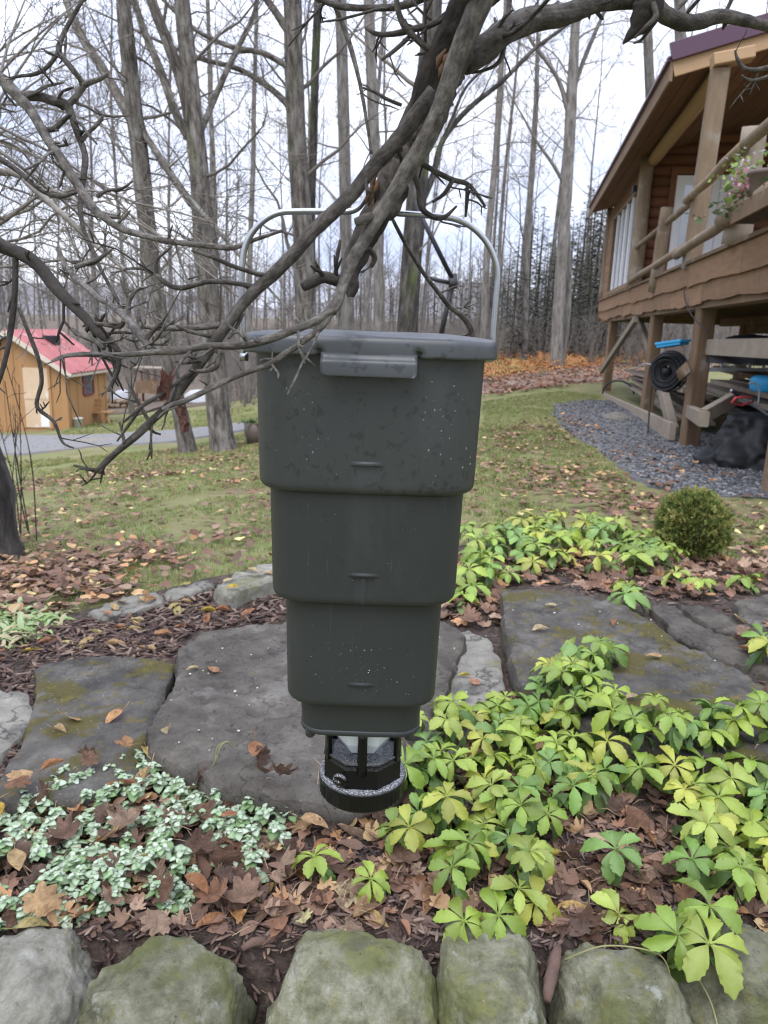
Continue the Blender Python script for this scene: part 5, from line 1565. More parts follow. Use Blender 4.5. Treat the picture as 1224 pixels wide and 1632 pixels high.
prof_ = [(.0, 0), (.10, 0), (.115, .02), (.145, .20), (.165, .205), (.167, .24), (.15, .242), (.14, .21), (.0, .20)]
for r_, z_ in prof_:
    for k in range(n):
        a = 2 * math.pi * k / n
        g.v.append(p + Vector((r_ * math.cos(a), r_ * math.sin(a), z_)))
for i in range(len(prof_) - 1):
    for k in range(n):
        g.f.append((i * n + k, i * n + (k + 1) % n, (i + 1) * n + (k + 1) % n, (i + 1) * n + k))
g.obj('pot_body', M_pot, pt)

# ------------------------------------------------------------------ things under the deck
rc = hq(1062, 592, -.16)
reel = thing('hose_reel', 'black garden hose reel mounted on the big front stilt', 'hose reel', rc)
ax = (-hu * .75 - hw_ * .65).normalized(); e1 = Vector((-ax.y, ax.x, 0)); e2 = Vector((0, 0, 1))
for k in range(26):
    rr = .09 + .014 * (k % 13) + rng.uniform(-.006, .006); of = -.05 + .04 * (k // 13) + rng.uniform(-.02, .03)
    tl = rng.gauss(0, .12)
    pts = [rc + ax * (of + rr * math.sin(a + k) * tl) + e1 * rr * math.cos(a) + e2 * rr * math.sin(a) for a in [2 * math.pi * i / 28 for i in range(29)]]
    g = G(); g.tube(pts, [.012] * 29, 6, cap=False); g.obj('hose_coil', M_dark, reel)
g = G(); pts = [rc - ax * .08 + e1 * .285 * math.cos(a) + e2 * .285 * math.sin(a) for a in [2 * math.pi * i / 32 for i in range(33)]]
g.tube(pts, [.014] * 33, 8, cap=False); g.obj('reel_rim', M_dark, reel)
for k in range(4):
    a = k * math.pi / 4
    g = G(); g.beam(rc - ax * .085 + (e1 * math.cos(a) + e2 * math.sin(a)) * .28, rc - ax * .085 - (e1 * math.cos(a) + e2 * math.sin(a)) * .28, .02, .03); g.obj('spoke', M_dark, reel)
g = G(); g.beam(rc - ax * .16, rc + ax * .05, .09, .09); g.obj('hub', M_dark, reel)
g = G(); g.beam(hq(1082, 600, -.12), hq(1098, 585, -.04), .05, .16); g.obj('bracket', M_postwood, reel)
g = G(); pts = smooth_line([hq(1042, 596, -.22), hq(1036, 640, -.24), hq(1033, 690, -.26), hq(1034, 720, -.25)], 6); g.tube(pts, [.013] * len(pts), 6); g.obj('hose_end', M_dark, reel)
g = G(); pts = smooth_line([hq(1040, 582, -.25), hq(1028, 580, -.26), hq(1012, 588, -.26)], 5); g.tube(pts, [.012] * len(pts), 6); g.obj('crank', M_greymetal, reel)
p = hq(1072, 549, -.16)
bt = thing('blue_tray', 'bright blue plastic tray resting on top of the hose reel', 'tray', p)
g = G(); g.beam(p - e1 * .17 - Zv * .03, p + e1 * .17 + Zv * .03, .24, .05); g.obj('tray_base', M_blue, bt, smooth=False)
g = G(); g.beam(p - e1 * .19 + Zv * .0, p + e1 * .19 + Zv * .06, .27, .03); g.obj('tray_rim', M_blue, bt, smooth=False)
# long hose loop left of the reel
g = G(); pts = [hq(985, 628, .1) + hu * 0 + (e1 * .42 * math.cos(a) + e2 * .30 * math.sin(a)) for a in [.1 + math.pi * i / 20 for i in range(21)]]
g.tube(pts, [.02] * 21, 6); tag(g.obj('hose_loop', M_dark), 'black hose arched over the lumber beneath the far deck', 'hose')
# lumber stack behind the sill
lp = thing('lumber_stack', 'stack of weathered grey boards behind the sill beam', 'lumber', HP(.8, 15, hgz(.8, 15)))
for k in range(11):
    d = .35 + .28 * (k % 4) + rng.uniform(-.05, .05); z = hgz(.8, 15) + .12 + .085 * (k // 4) * 2 + rng.uniform(0, .05)
    g = G(); g.beam(HP(d, 12.2 + rng.uniform(-.5, .4), z + rng.uniform(-.05, .3)), HP(d + rng.uniform(-.2, .3), 19.5 + rng.uniform(-1, .7), z + rng.uniform(.1, .25)), .22, .05); g.obj('board', M_greywood, lp, smooth=False)
lp = thing('timber_rack', 'dark boards stored on a rack beneath the porch', 'lumber', HP(2, 10, hgz(2, 10)))
for k in range(16):
    z = -1.0 + .17 * (k // 4) + rng.uniform(-.03, .03); d = 1.0 + .4 * (k % 4)
    g = G(); g.beam(HP(d, 7.5 + rng.uniform(-.6, .5), z), HP(d + rng.uniform(-.2, .2), 13.5 + rng.uniform(-.5, .5), z + rng.uniform(-.03, .08)), .28, .07); g.obj('board', rng.choice([M_postwood, M_greywood, M_dark]), lp, smooth=False)
for t in (8.2, 10.4, 12.8):
    g = G(); g.beam(HP(.75, t, hgz(.8, t) + .15), HP(2.6, t, hgz(2, t) + .15), .12, .18); g.obj('bearer', M_postwood, lp, smooth=False)
g = G(); g.beam(hq(1098, 655, .1), hq(1122, 668, -.3), .10, .16)
tag(g.obj('timber_offcut', M_greywood, smooth=False), 'short timber end beside the big front stilt', 'timber')
g = G(); g.beam(hq(1120, 664, -.25), hq(1172, 634, .25), .08, .16)
tag(g.obj('timber_offcut', M_greywood, smooth=False), 'slanting timber reaching from stilt towards the red-handled machine', 'timber')
# aluminium ladder and a pale covered boat
ld = thing('ladder', 'aluminium ladder lying level below the pale covered boat', 'ladder', HP(.6, 8, -.35))
la, lb_ = hq(1105, 590, .35), hq(1195, 588, .9)
for dz in (0, .16):
    g = G(); g.beam(la + Vector((0, .2, dz)), lb_ + Vector((.8, .2, dz)), .05, .06); g.obj('rail', M_greymetal, ld, smooth=False)
for k in range(8):
    g = G(); q_ = la.lerp(lb_ + Vector((.8, 0, 0)), (k + .5) / 8) + Vector((0, .2, 0)); g.beam(q_, q_ + Vector((0, 0, .16)), .035, .03, up=Vector((1, 0, 0))); g.obj('rung', M_greymetal, ld, smooth=False)
bt = thing('covered_boat', 'pale covered boat stored high under the porch', 'boat', HP(1.6, 9, -.2))
def draped(name, mat, c, L_, Wd_, Hh, ax_, seed, parent, flat=0.0):
    g = G(); nx2, ny2 = 36, 22
    sd_ = Vector((-ax_.y, ax_.x, 0))
    for i in range(nx2 + 1):
        for j in range(ny2 + 1):
            a, b = i / nx2 * 2 - 1, j / ny2 * 2 - 1
            w2 = Wd_ * (1 - abs(a) ** 2.6 * .75)
            z = Hh * (1 - abs(b) ** 2.4) * (1 - .45 * abs(a) ** 3) + .05 * Hh * noise.fractal(Vector((a * 4 + seed, b * 3, seed)), 1, 2, 3)
            g.v.append(c + ax_ * a * L_ + sd_ * b * w2 + Vector((0, 0, z)))
    for i in range(nx2):
        for j in range(ny2):
            q_ = i * (ny2 + 1) + j
            g.f.append((q_, q_ + ny2 + 1, q_ + ny2 + 2, q_ + 1))
    return g.obj(name, mat, parent)
draped('cover', M_tarp, hq(1185, 580, .9), .75, .45, .34, (hw_ * .9 + hu * .2).normalized(), 2.0, bt)
draped('black_tarp', M_black_cover, hq(1200, 580, .7), .55, .4, .36, (hw_ * .7 - hu * .4).normalized(), 5.0, bt)

# covered machine with red bar
mp_ = gp(1212, 752)
mach = thing('covered_machine', 'machine under a crumpled black cover with handlebar and red bar', 'machine', mp_)
g = G(); n, m2 = 72, 26
for j in range(m2 + 1):
    f = j / m2
    for k in range(n):
        a = 2 * math.pi * k / n
        rr = (1.0 - .50 * f ** 1.8) if f < .86 else (.62 * math.sqrt(max(0, 1 - ((f - .86) / .14) ** 2)) + .01)
        fo = .08 * (1 - .3 * f) * math.sin(a * 7 + 2.2 * noise.noise(Vector((f * 3, a, 1)))) + .26 * noise.fractal(Vector((math.cos(a) * 1.5, math.sin(a) * 1.5, f * 2.6)), 1, 2, 4)
        rr = rr * (1 + fo)
        x, y = rr * .46 * math.cos(a) + .10 * f, rr * .40 * math.sin(a) + .12 * f
        g.v.append(mp_ + Vector((x, y + .35, f * .60 + .03 * noise.noise(Vector((x * 9, y * 9, f * 4))))))
for j in range(m2):
    for k in range(n):
        g.f.append((j * n + k, j * n + (k + 1) % n, (j + 1) * n + (k + 1) % n, (j + 1) * n + k))
g.obj('fabric_cover', M_black_cover, mach)
ym = mp_.y + .30
g = G(); pts = smooth_line([at(1262, 690, ym), at(1215, 655, ym), at(1190, 640, ym - .05), at(1165, 622, ym - .12)], 5); g.tube(pts, [.016] * len(pts), 8); g.obj('handlebar', M_greymetal, mach)
g = G(); pts = smooth_line([at(1166, 622, ym - .12), at(1178, 629, ym - .1)], 4); g.tube(pts, [.024] * len(pts), 8); g.obj('grip', M_dark, mach)
g = G(); pts = [at(1200, 640, ym - .05), at(1182, 646, ym - .15), at(1166, 641, ym - .2), at(1172, 634, ym - .2), at(1198, 632, ym - .05)]; g.tube(pts, [.012] * 5, 8); g.obj('red_bar', M_red, mach)
g = G(); pts = smooth_line([at(1208, 645, ym), at(1210, 625, ym), at(1205, 612, ym), at(1194, 611, ym)], 5); g.tube(pts, [.010] * len(pts), 8); g.obj('lever', M_greymetal, mach)
p = at(1226, 606, ym + .4)
bb = thing('blue_bin', 'blue plastic bin lid beside the covered machine at the edge', 'bin', p)
g = G(); n = 16
for r_, z_ in ((.0, .05), (.14, .05), (.19, .03), (.2, 0), (.2, -.10), (.17, -.13)):
    for k in range(n):
        a = 2 * math.pi * k / n; g.v.append(p + Vector((r_ * math.cos(a), r_ * math.sin(a), z_)))
for i in range(5):
    for k in range(n):
        g.f.append((i * n + k, i * n + (k + 1) % n, (i + 1) * n + (k + 1) % n, (i + 1) * n + k))
g.obj('lid_shell', M_blue, bb)
slab('paving_stone', 'flat pale stone on the gravel below the cabin', [(960, 660), (985, 656), (1010, 664), (995, 670), (965, 667)], .03, .05, M_slate_tan, 21.0, cat='paving stone', step=.08)

# ------------------------------------------------------------------ the shed
M_shed = mk('ochre plywood', [(.33, .175, .07), (.40, .225, .10), (.46, .27, .135)], scale=3, stretch=(2, 2, .5), rough=.75, bump=.2, bscale=18, var=.07, layers=[((.40, .24, .13), 3, .56, .7, .6)])
M_sheddoor = mk('pale plywood door', [(.46, .32, .20), (.60, .45, .30), (.68, .55, .42)], scale=3, rough=.8, bump=.2, bscale=20, layers=[((.72, .66, .60), 2.5, .54, .66, .7)])
M_shedroof = mk('faded red metal', [(.29, .075, .072), (.36, .112, .108), (.43, .175, .165)], scale=2.5, rough=.45, bump=.1, bscale=6, layers=[((.75, .48, .50), 3, .56, .7, .6)])
M_cream = mk('cream trim', [(.52, .45, .36), (.64, .57, .47)], scale=4, rough=.7, bump=.1)
M_maroon = mk('maroon frame', [(.16, .04, .045), (.22, .06, .06)], scale=4, rough=.6, bump=.1)
C = gp(110, 684)
shed = thing('shed', 'small ochre plywood shed with faded red metal roof across the driveway', 'shed', C)
sy_ = C.y
k_ = sy_ / F * 1.0
HWd = at(110, 640, sy_).x - at(26, 640, sy_).x
EV = (at(110, 590, sy_) - at(110, 684, sy_)).z
PK = (at(26, 533, sy_) - at(26, 684, sy_)).z
SL = 3.0
X1 = C.x; XC = X1 - HWd; X0 = X1 - 2 * HWd; SZ = C.z
def sbox(name, mat, x0, x1, y0, y1, z0, z1, parent=shed):
    g = G()
    c = [(x0, y0), (x1, y0), (x1, y1), (x0, y1)]
    vs_ = [Vector((x, y, SZ + z0)) for x, y in c] + [Vector((x, y, SZ + z1)) for x, y in c]
    g.add(vs_, [(3, 2, 1, 0), (4, 5, 6, 7), (0, 1, 5, 4), (1, 2, 6, 5), (2, 3, 7, 6), (3, 0, 4, 7)])
    return g.obj(name, mat, parent, smooth=False)
for side in (0, 1):      # front panels meet on the centre line
    xa, xb = (X0, XC - .004) if side == 0 else (XC + .004, X1)
    za, zb = (EV, PK) if side == 0 else (PK, EV)
    for nm, y in (('front_panel', sy_), ('back_panel', sy_ + SL - .04)):
        g = G()
        vs_ = [Vector((xa, y, SZ - .3)), Vector((xb, y, SZ - .3)), Vector((xb, y, SZ + zb)), Vector((xa, y, SZ + za))]
        vs_ += [v + Vector((0, .04, 0)) for v in vs_]
        g.add(vs_, [(0, 1, 2, 3), (7, 6, 5, 4), (0, 4, 5, 1), (1, 5, 6, 2), (2, 6, 7, 3), (3, 7, 4, 0)]); g.obj(nm, M_shed, shed, smooth=False)
sbox('side_panel', M_shed, X1 - .04, X1, sy_ + .042, sy_ + SL * .5, -.3, EV)
sbox('side_panel', M_shed, X1 - .04, X1, sy_ + SL * .5 + .006, sy_ + SL - .045, -.3, EV)
sbox('side_panel', M_shed, X0, X0 + .04, sy_ + .042, sy_ + SL - .045, -.3, EV)
sbox('corner_trim', M_shed, X1 - .10, X1 + .02, sy_ - .022, sy_ - .002, -.2, EV - .06)
for k in range(9):
    xx = X0 + .16 + k * (2 * HWd - .3) / 8
    zt_ = EV + (PK - EV) * (1 - abs(xx - XC) / HWd) - .12
    if not (at(40, 640, sy_).x - .12 < xx < at(79, 640, sy_).x + .1):
        sbox('batten', M_shed, xx, xx + .045, sy_ - .020, sy_ - .002, -.1, zt_)
for k in range(6):
    yy = sy_ + .2 + k * (SL - .4) / 5
    if not (SL * .34 < yy - sy_ < SL * .65):
        sbox('batten', M_shed, X1 + .002, X1 + .018, yy, yy + .045, -.1, EV - .1)
dr = sbox('door', M_sheddoor, at(40, 640, sy_).x, at(79, 640, sy_).x, sy_ - .03, sy_ - .004, .02, (at(60, 588, sy_) - at(60, 684, sy_)).z)
dx0, dx1 = at(40, 640, sy_).x, at(79, 640, sy_).x
for xx in (dx0 - .07, dx1):
    sbox('door_trim', M_shed, xx, xx + .07, sy_ - .036, sy_ - .004, .0, 1.72, dr)
sbox('door_brace', M_sheddoor, dx0, dx1, sy_ - .045, sy_ - .031, .80, .90, dr)
sbox('white_patch', M_whitepaint, dx0 + .42, dx0 + .64, sy_ - .040, sy_ - .0305, .05, .40, dr)
wn_ = sbox('window', M_glass, X1 + .005, X1 + .012, sy_ + SL * .38, sy_ + SL * .62, .85, 1.55)
for (y0, y1, z0, z1) in ((.36, .39, .83, 1.58), (.61, .64, .83, 1.58)):
    sbox('window_frame', M_maroon, X1 + .001, X1 + .03, sy_ + SL * y0, sy_ + SL * y1, z0, z1, wn_)
for z0, z1 in ((.80, .86), (1.15, 1.19), (1.54, 1.60)):
    sbox('window_frame', M_maroon, X1 + .002, X1 + .028, sy_ + SL * .391, sy_ + SL * .609, z0, z1, wn_)
OVx, OVy = .22, .22
sl = (PK - EV) / HWd
for side in (-1, 1):
    npan = 5
    for k in range(npan):
        y0 = sy_ - OVy + (SL + 2 * OVy) * k / npan; y1 = sy_ - OVy + (SL + 2 * OVy) * (k + 1) / npan - .01
        g = G(); nn = 12
        for i in range(nn + 1):
            y = y0 + (y1 - y0) * i / nn
            rb = .025 if i % 4 == 1 else 0
            for f, dz in ((0, 0), (1, 0), (1, -.02), (0, -.02)):
                x = XC + side * f * (HWd + OVx)
                g.v.append(Vector((x, y, SZ + PK + .07 - f * (HWd + OVx) * sl + dz + rb)))
        for i in range(nn):
            for q_ in range(4):
                a, b = i * 4 + q_, i * 4 + (q_ + 1) % 4
                g.f.append((a, b, b + 4, a + 4))
        g.f += [(3, 2, 1, 0), (nn * 4, nn * 4 + 1, nn * 4 + 2, nn * 4 + 3)]
        g.obj('roof_panel', M_shedroof, shed, smooth=False)
    g = G(); g.beam(Vector((XC, sy_ - OVy + .01, SZ + PK - .01)), Vector((XC + side * (HWd + OVx), sy_ - OVy + .01, SZ + PK - .01 - (HWd + OVx) * sl)), .03, .13); g.obj('rake_board', M_cream, shed, smooth=False)
g = G(); g.beam(Vector((X1 + OVx - .03, sy_ - OVy + .03, SZ + EV - OVx * sl + .0)), Vector((X1 + OVx - .03, sy_ + SL + OVy, SZ + EV - OVx * sl)), .03, .08); g.obj('eave_board', M_cream, shed, smooth=False)
sbox('roof_vent', M_dark, XC + .35, XC + .65, sy_ + 1.2, sy_ + 1.7, PK - .36, PK - .08)
# beside the shed
p = gp(124, 682)
bk = thing('white_bucket', 'white bucket standing on the grass beside the shed corner', 'bucket', p)
g = G(); n = 20
for r_, z_ in ((.0, 0), (.125, 0), (.145, .26), (.155, .26), (.155, .285), (.14, .285), (.13, .24), (0, .24)):
    for k in range(n):
        a = 2 * math.pi * k / n; g.v.append(p + Vector((r_ * math.cos(a), r_ * math.sin(a), z_)))
for i in range(7):
    for k in range(n):
        g.f.append((i * n + k, i * n + (k + 1) % n, (i + 1) * n + (k + 1) % n, (i + 1) * n + k))
g.obj('bucket_body', M_whitepaint, bk)
p = gp(152, 676)
bn = thing('wooden_bench', 'low yellow wooden bench with angled legs beside the shed', 'bench', p)
for k in range(4):
    g = G(); g.beam(p + Vector((-.45, k * .13, .30)), p + Vector((.45, k * .13 + .1, .36)), .11, .035); g.obj('seat_board', M_shed, bn, smooth=False)
for k in range(3):
    g = G(); g.beam(p + Vector((-.5, .1 + k * .05, .40 + .13 * k)), p + Vector((.12, .2 + k * .05, .42 + .13 * k)), .03, .11); g.obj('back_board', M_shed, bn, smooth=False)
for sx2 in (-.3, .3):
    for q_ in (-.12, .12):
        g = G(); g.beam(p + Vector((sx2 + q_, .05, -.02)), p + Vector((sx2 - q_ * .3, .15, .30)), .06, .06); g.obj('leg', M_shed, bn, smooth=False)
p = gp(20, 640, 1.0); p = Vector((X0 + .75, sy_ - .10, SZ + .75))
for i, (px, py, w2, h2, lb) in enumerate([(197, 638, .42, .40, 'white tarp heap behind the shed near the log pile'), (322, 634, .65, .32, 'pale covered heap behind the two left trunks')]):
    q_ = gp(px, py + 6)
    t = thing('tarp_heap', lb, 'tarp', q_)
    draped('tarp', M_tarp, q_, w2, w2 * .7, h2 * 1.4, Vector((1, 0, 0)), 3.0 + i, t)
p = gp(185, 652)
lg = thing('log_pile', 'small pile of pale split logs behind the bench', 'log pile', p)
for k in range(12):
    a = p + Vector((-.6 + .22 * (k % 6), .1 * (k // 6), .10 + .16 * (k // 6))); b = a + Vector((rng.uniform(-.3, .5), .9, rng.uniform(-.03, .05)))
    hlog('log', M_fascia if k % 3 else M_greywood, a, b, .09, .08, lg)
p = gp(243, 640)
cp = thing('chicken_coop', 'small brown wooden coop with slatted opening far behind the trees', 'coop', p)
cw = .45 * p.y / 30 * 1.2
g = G(); g.beam(p + Vector((0, 0, .35)), p + Vector((0, 0, .85)), cw * 2, cw * 1.6, up=Vector((0, 1, 0))); g.obj('coop_body', M_postwood, cp, smooth=False)
for k in range(5):
    x = -cw + cw * 2 * k / 4
    g = G(); g.beam(p + Vector((x * .95, -cw * .75, .85)), p + Vector((x * .95, -cw * .75, 1.25)), .06, .06); g.obj('slat', M_cedar, cp, smooth=False)
for sgn in (-1, 1):
    g = G(); g.beam(p + Vector((-cw * 1.15, sgn * cw * .45, 1.34 - .0)), p + Vector((cw * 1.15, sgn * cw * .45, 1.34)), cw * 1.0, .05); g.obj('roof_board', M_greywood, cp, smooth=False)
for x in (-1, 1):
    for y in (-1, 1):
        g = G(); g.beam(p + Vector((x * cw * .9, y * cw * .7, -.1)), p + Vector((x * cw * .9, y * cw * .7, .36)), .08, .08); g.obj('leg', M_cedar, cp, smooth=False)
# potted plant half hidden by the feeder
p = gp(408, 707)
pp = thing('potted_plant', 'brown barrel pot with a leafy plant at the left side of the feeder', 'potted plant', p)
g = G(); n = 18
for r_, z_ in ((.0, 0), (.15, 0), (.20, .20), (.19, .36), (.17, .36), (.16, .31), (0, .31)):
    for k in range(n):
        a = 2 * math.pi * k / n; g.v.append(p + Vector((r_ * math.cos(a), r_ * math.sin(a), z_)))
for i in range(6):
    for k in range(n):
        g.f.append((i * n + k, i * n + (k + 1) % n, (i + 1) * n + (k + 1) % n, (i + 1) * n + k))
g.obj('pot', M_pot, pp)
N = 120
o = link('foliage', scatter('foliage', strap, np.array(p) + np.c_[nrs.normal(0, .07, (N, 2)), np.full(N, .32)], rots(nrs.rand(N) * 6.28, np.abs(nrs.normal(0, .4, N)), nrs.rand(N) * 6.28), nrs.uniform(.12, .25, N), np.array([(.12, .17, .06), (.18, .22, .09)])[nrs.randint(0, 2, N)]), M_green_att, pp)
o['kind'] = 'stuff'
# dark steel frame standing in the yard behind the feeder
fy = 10.5
fr = thing('steel_frame', 'thin dark steel pole frame with a bent top behind the feeder', 'frame', gp(690, 705))
for nm, a, b, r_ in (('pole', (722, 447), (697, 560), .035), ('pole', (697, 560), (676, 680), .035), ('arm', (660, 322), (722, 447), .032), ('crossbar', (682, 443), (722, 452), .028)):
    g = G(); g.tube([at(*a, fy), at(*b, fy)], [r_, r_], 8); g.obj(nm, M_dark, fr)
g = G(); q_ = at(722, 448, fy); g.beam(q_ - Vector((0, .06, .07)), q_ + Vector((0, .06, .07)), .11, .09); g.obj('joint', M_dark, fr)

# ------------------------------------------------------------------ trees
def grow(g, p, d, L, r, lev, rg, kids, up=.10, wob=.16, lr=.55, rr=.5, ang=(.55, 1.05), t0=.2, sides=(6, 4, 3, 3), rmin=.003, n=None, skipmesh=False):
    n = n or (7, 5, 4, 3, 3)[min(lev, 4)]
    pts = [p.copy()]; dd = d.normalized()
    for i in range(n):
        dd = (dd + Vector((rg.gauss(0, wob), rg.gauss(0, wob), rg.gauss(0, wob) + up))).normalized()
        pts.append(pts[-1] + dd * (L / n))
    rad = [max(rmin, r * (1 - .82 * i / n)) for i in range(n + 1)]
    g.tube(pts, rad, sides[min(lev, len(sides) - 1)], cap=False)
    branch_off(g, pts, rad, L, lev, rg, kids, up, wob, lr, rr, ang, t0, sides, rmin)
def branch_off(g, pts, rad, L, lev, rg, kids, up=.10, wob=.16, lr=.55, rr=.5, ang=(.55, 1.05), t0=.2, sides=(6, 4, 3, 3), rmin=.003):
    if lev >= len(kids):
        return
    n = len(pts) - 1
    for k in range(kids[lev]):
        s = t0 + (1 - t0) * (k + rg.random()) / kids[lev]
        f = min(n - 1e-3, s * n); i = int(f); p = pts[i].lerp(pts[i + 1], f - i)
        t = (pts[i + 1] - pts[i]).normalized()
        ax = t.cross(Vector((rg.gauss(0, 1), rg.gauss(0, 1), rg.gauss(0, 1))))
        if ax.length < 1e-3:
            continue
        nd = Matrix.Rotation(rg.uniform(*ang), 3, ax.normalized()) @ t
        rl = (rad[i] + (rad[i + 1] - rad[i]) * (f - i)) * rr
        grow(g, p, nd, L * lr * rg.uniform(.6, 1.2) * (1.15 - .5 * s), max(rmin, rl), lev + 1, rg, kids, up, wob, lr, rr, ang, t0, sides, rmin)

# prototypes for the bare woods
def proto(seed, Ht, r0, first, nb, mat, pale):
    rg = random.Random(seed)
    n = 12
    pts, rad = [], []
    x = y = 0
    for i in range(n + 1):
        s = i / n
        x += rg.gauss(0, .10); y += rg.gauss(0, .10)
        pts.append(Vector((x * s, y * s, Ht * s - .3)))
        rad.append(max(.012, r0 * (1 - .9 * s ** 1.1) * (1.35 if i == 0 else 1)))
    gt = G(); gt.tube(pts, rad, 9, cap=False, rough=.05, nscale=4)
    gc = G()
    for k in range(nb):
        s = first + (1 - first) * (k + rg.random()) / nb
        f = min(n - 1e-3, s * n); i = int(f); p = pts[i].lerp(pts[i + 1], f - i)
        a = rg.uniform(0, 6.28); el = rg.uniform(.45, 1.1)
        d = Vector((math.cos(a) * math.cos(el), math.sin(a) * math.cos(el), math.sin(el)))
        grow(gc, p, d, Ht * rg.uniform(.16, .27) * (1.25 - .7 * s), rad[i] * rg.uniform(.28, .45), 0, rg, (7, 5, 3), up=.09, wob=.15, lr=.5, rr=.5, rmin=.0028, sides=(5, 3, 3, 3))
    return gt, gc
PROTO = []
for k in range(9):
    rg = random.Random(k + 100)
    gt, gc = proto(k + 200, rg.uniform(15, 21), rg.uniform(.065, .13), rg.uniform(.25, .5), rg.choice([14, 17, 20]), None, False)
    t = bpy.data.objects.new('bare_tree', None); col.objects.link(t)
    gt.obj('trunk', (M_barkp, M_bark, M_barkp)[k % 3], t)
    gc.obj('crown', M_twig, t)['kind'] = 'stuff'
    PROTO.append(t)
protos_used = set()
def place_tree(pr, x, y, s, label, group, cat='tree', lean=.04):
    mw = Matrix.Translation((x, y, tzf(x, y))) @ Matrix.Rotation(rng.uniform(0, 6.28), 4, 'Z') @ Matrix.Rotation(rng.gauss(0, lean), 4, 'X') @ Matrix.Scale(s, 4)
    if pr.name not in protos_used:
        protos_used.add(pr.name); pr.matrix_world = mw; o = pr
    else:
        o = copy_thing(pr, mw)
    return tag(o, label, cat, group)
spots = []
tries = 0
while len(spots) < 56 and tries < 9000:
    tries += 1
    y = 24 + 50 * rng.random() ** 1.1; x = rng.uniform(-.62, .56) * y * 1.02
    px, py = px_of(x, y, tzf(x, y))
    if not -60 < px < 1290:
        continue
    cabin_side = hw_.dot(Vector((x, y, 0))) - S0
    if cabin_side > -1.2 and y < 28:
        continue
    if 600 < px and y < 30 or (px < 200 and y < 30):
        continue
    if any((x - a) ** 2 + (y - b) ** 2 < 1.7 for a, b in spots):
        continue
    spots.append((x, y))
for x, y in spots:
    px, _ = px_of(x, y, 0)
    zone = next(w_ for lim, w_ in [(170, 'behind the shed'), (300, 'between the shed and the paired trunks'), (480, 'between the paired trunks and the feeder handle'), (650, 'behind the feeder limb'), (800, 'right of the mossy trunk'), (960, 'between the pale tree and the cabin'), (9999, 'seen over the cabin')] if px < lim)
    s_ = rng.uniform(.75, 1.2)
    word = 'stout' if s_ > 1.05 else ('thin' if s_ < .9 else 'slim')
    far_ = 'near' if y < 38 else ('mid-distance' if y < 55 else 'distant')
    place_tree(rng.choice(PROTO), x, y, s_, '%s bare %s tree in the woods %s' % (word, far_, zone), 'bare trees in the woods')
for pr in PROTO:
    if pr.name not in protos_used:
        for c in list(pr.children):
            bpy.data.objects.remove(c)
        bpy.data.objects.remove(pr)

# dark conifers in the understorey
M_needle = mk('spruce needles', [(.6, .6, .6), (1, 1, 1)], scale=4, rough=.8, bump=0, attr='Col')
def spruce(seed):
    rg = random.Random(seed)
    Ht = 9.0
    t = bpy.data.objects.new('spruce_tree', None); col.objects.link(t)
    g = G(); g.tube([Vector((0, 0, -.3)), Vector((.03, 0, Ht * .5)), Vector((0, .03, Ht))], [.13, .08, .01], 7, cap=False); g.obj('trunk', M_barkd, t)
    P, Rm, Sc, Cc = [], [], [], []
    bg = G()
    for k in range(130):
        s = (k + rg.random()) / 130
        z = Ht * (.10 + .9 * s); L = (1.75 * (1 - s) ** .8 + .12) * rg.uniform(.65, 1.1); a = rg.uniform(0, 6.28)
        d = Vector((math.cos(a), math.sin(a), 0))
        tip = Vector((0, 0, z)) + d * L + Vector((0, 0, -.30 * L + .05))
        bg.tube([Vector((0, 0, z)), tip], [.015, .004], 3, cap=False)
        for q in range(max(3, int(L * 13))):
            f = rg.uniform(.15, 1); p = Vector((0, 0, z)).lerp(tip, f)
            aa = a + rg.choice([-1, 1]) * rg.uniform(.2, 1.1); dd = Vector((math.cos(aa), math.sin(aa), rg.uniform(-.7, .1))).normalized()
            sd = dd.cross(Vector((rg.gauss(0, .4), rg.gauss(0, .4), 1))).normalized(); uu = dd.cross(sd)
            P.append(tuple(p)); Rm.append([[dd.x, sd.x, uu.x], [dd.y, sd.y, uu.y], [dd.z, sd.z, uu.z]]); Sc.append(rg.uniform(.16, .36) * (1 - .4 * s))
            Cc.append(rg.choice([(.035, .050, .03), (.05, .065, .038), (.065, .08, .045), (.075, .075, .05)]))
    bg.obj('branches', M_twig, t)['kind'] = 'stuff'
    tm = (np.array([(0, 0, 0), (.35, .16, -.03), (.4, -.15, .02), (.7, .10, -.08), (.72, -.09, 0), (1, 0, -.06)]), np.array([(0, 2, 1), (1, 2, 4), (1, 4, 3), (3, 4, 5)]))
    o = link('needles', scatter('needles', [tm], np.array(P), np.array(Rm), np.array(Sc), np.array(Cc)), M_needle, t); o['kind'] = 'stuff'
    return t
SPR = [spruce(1), spruce(2), spruce(3)]
sp_n = 0
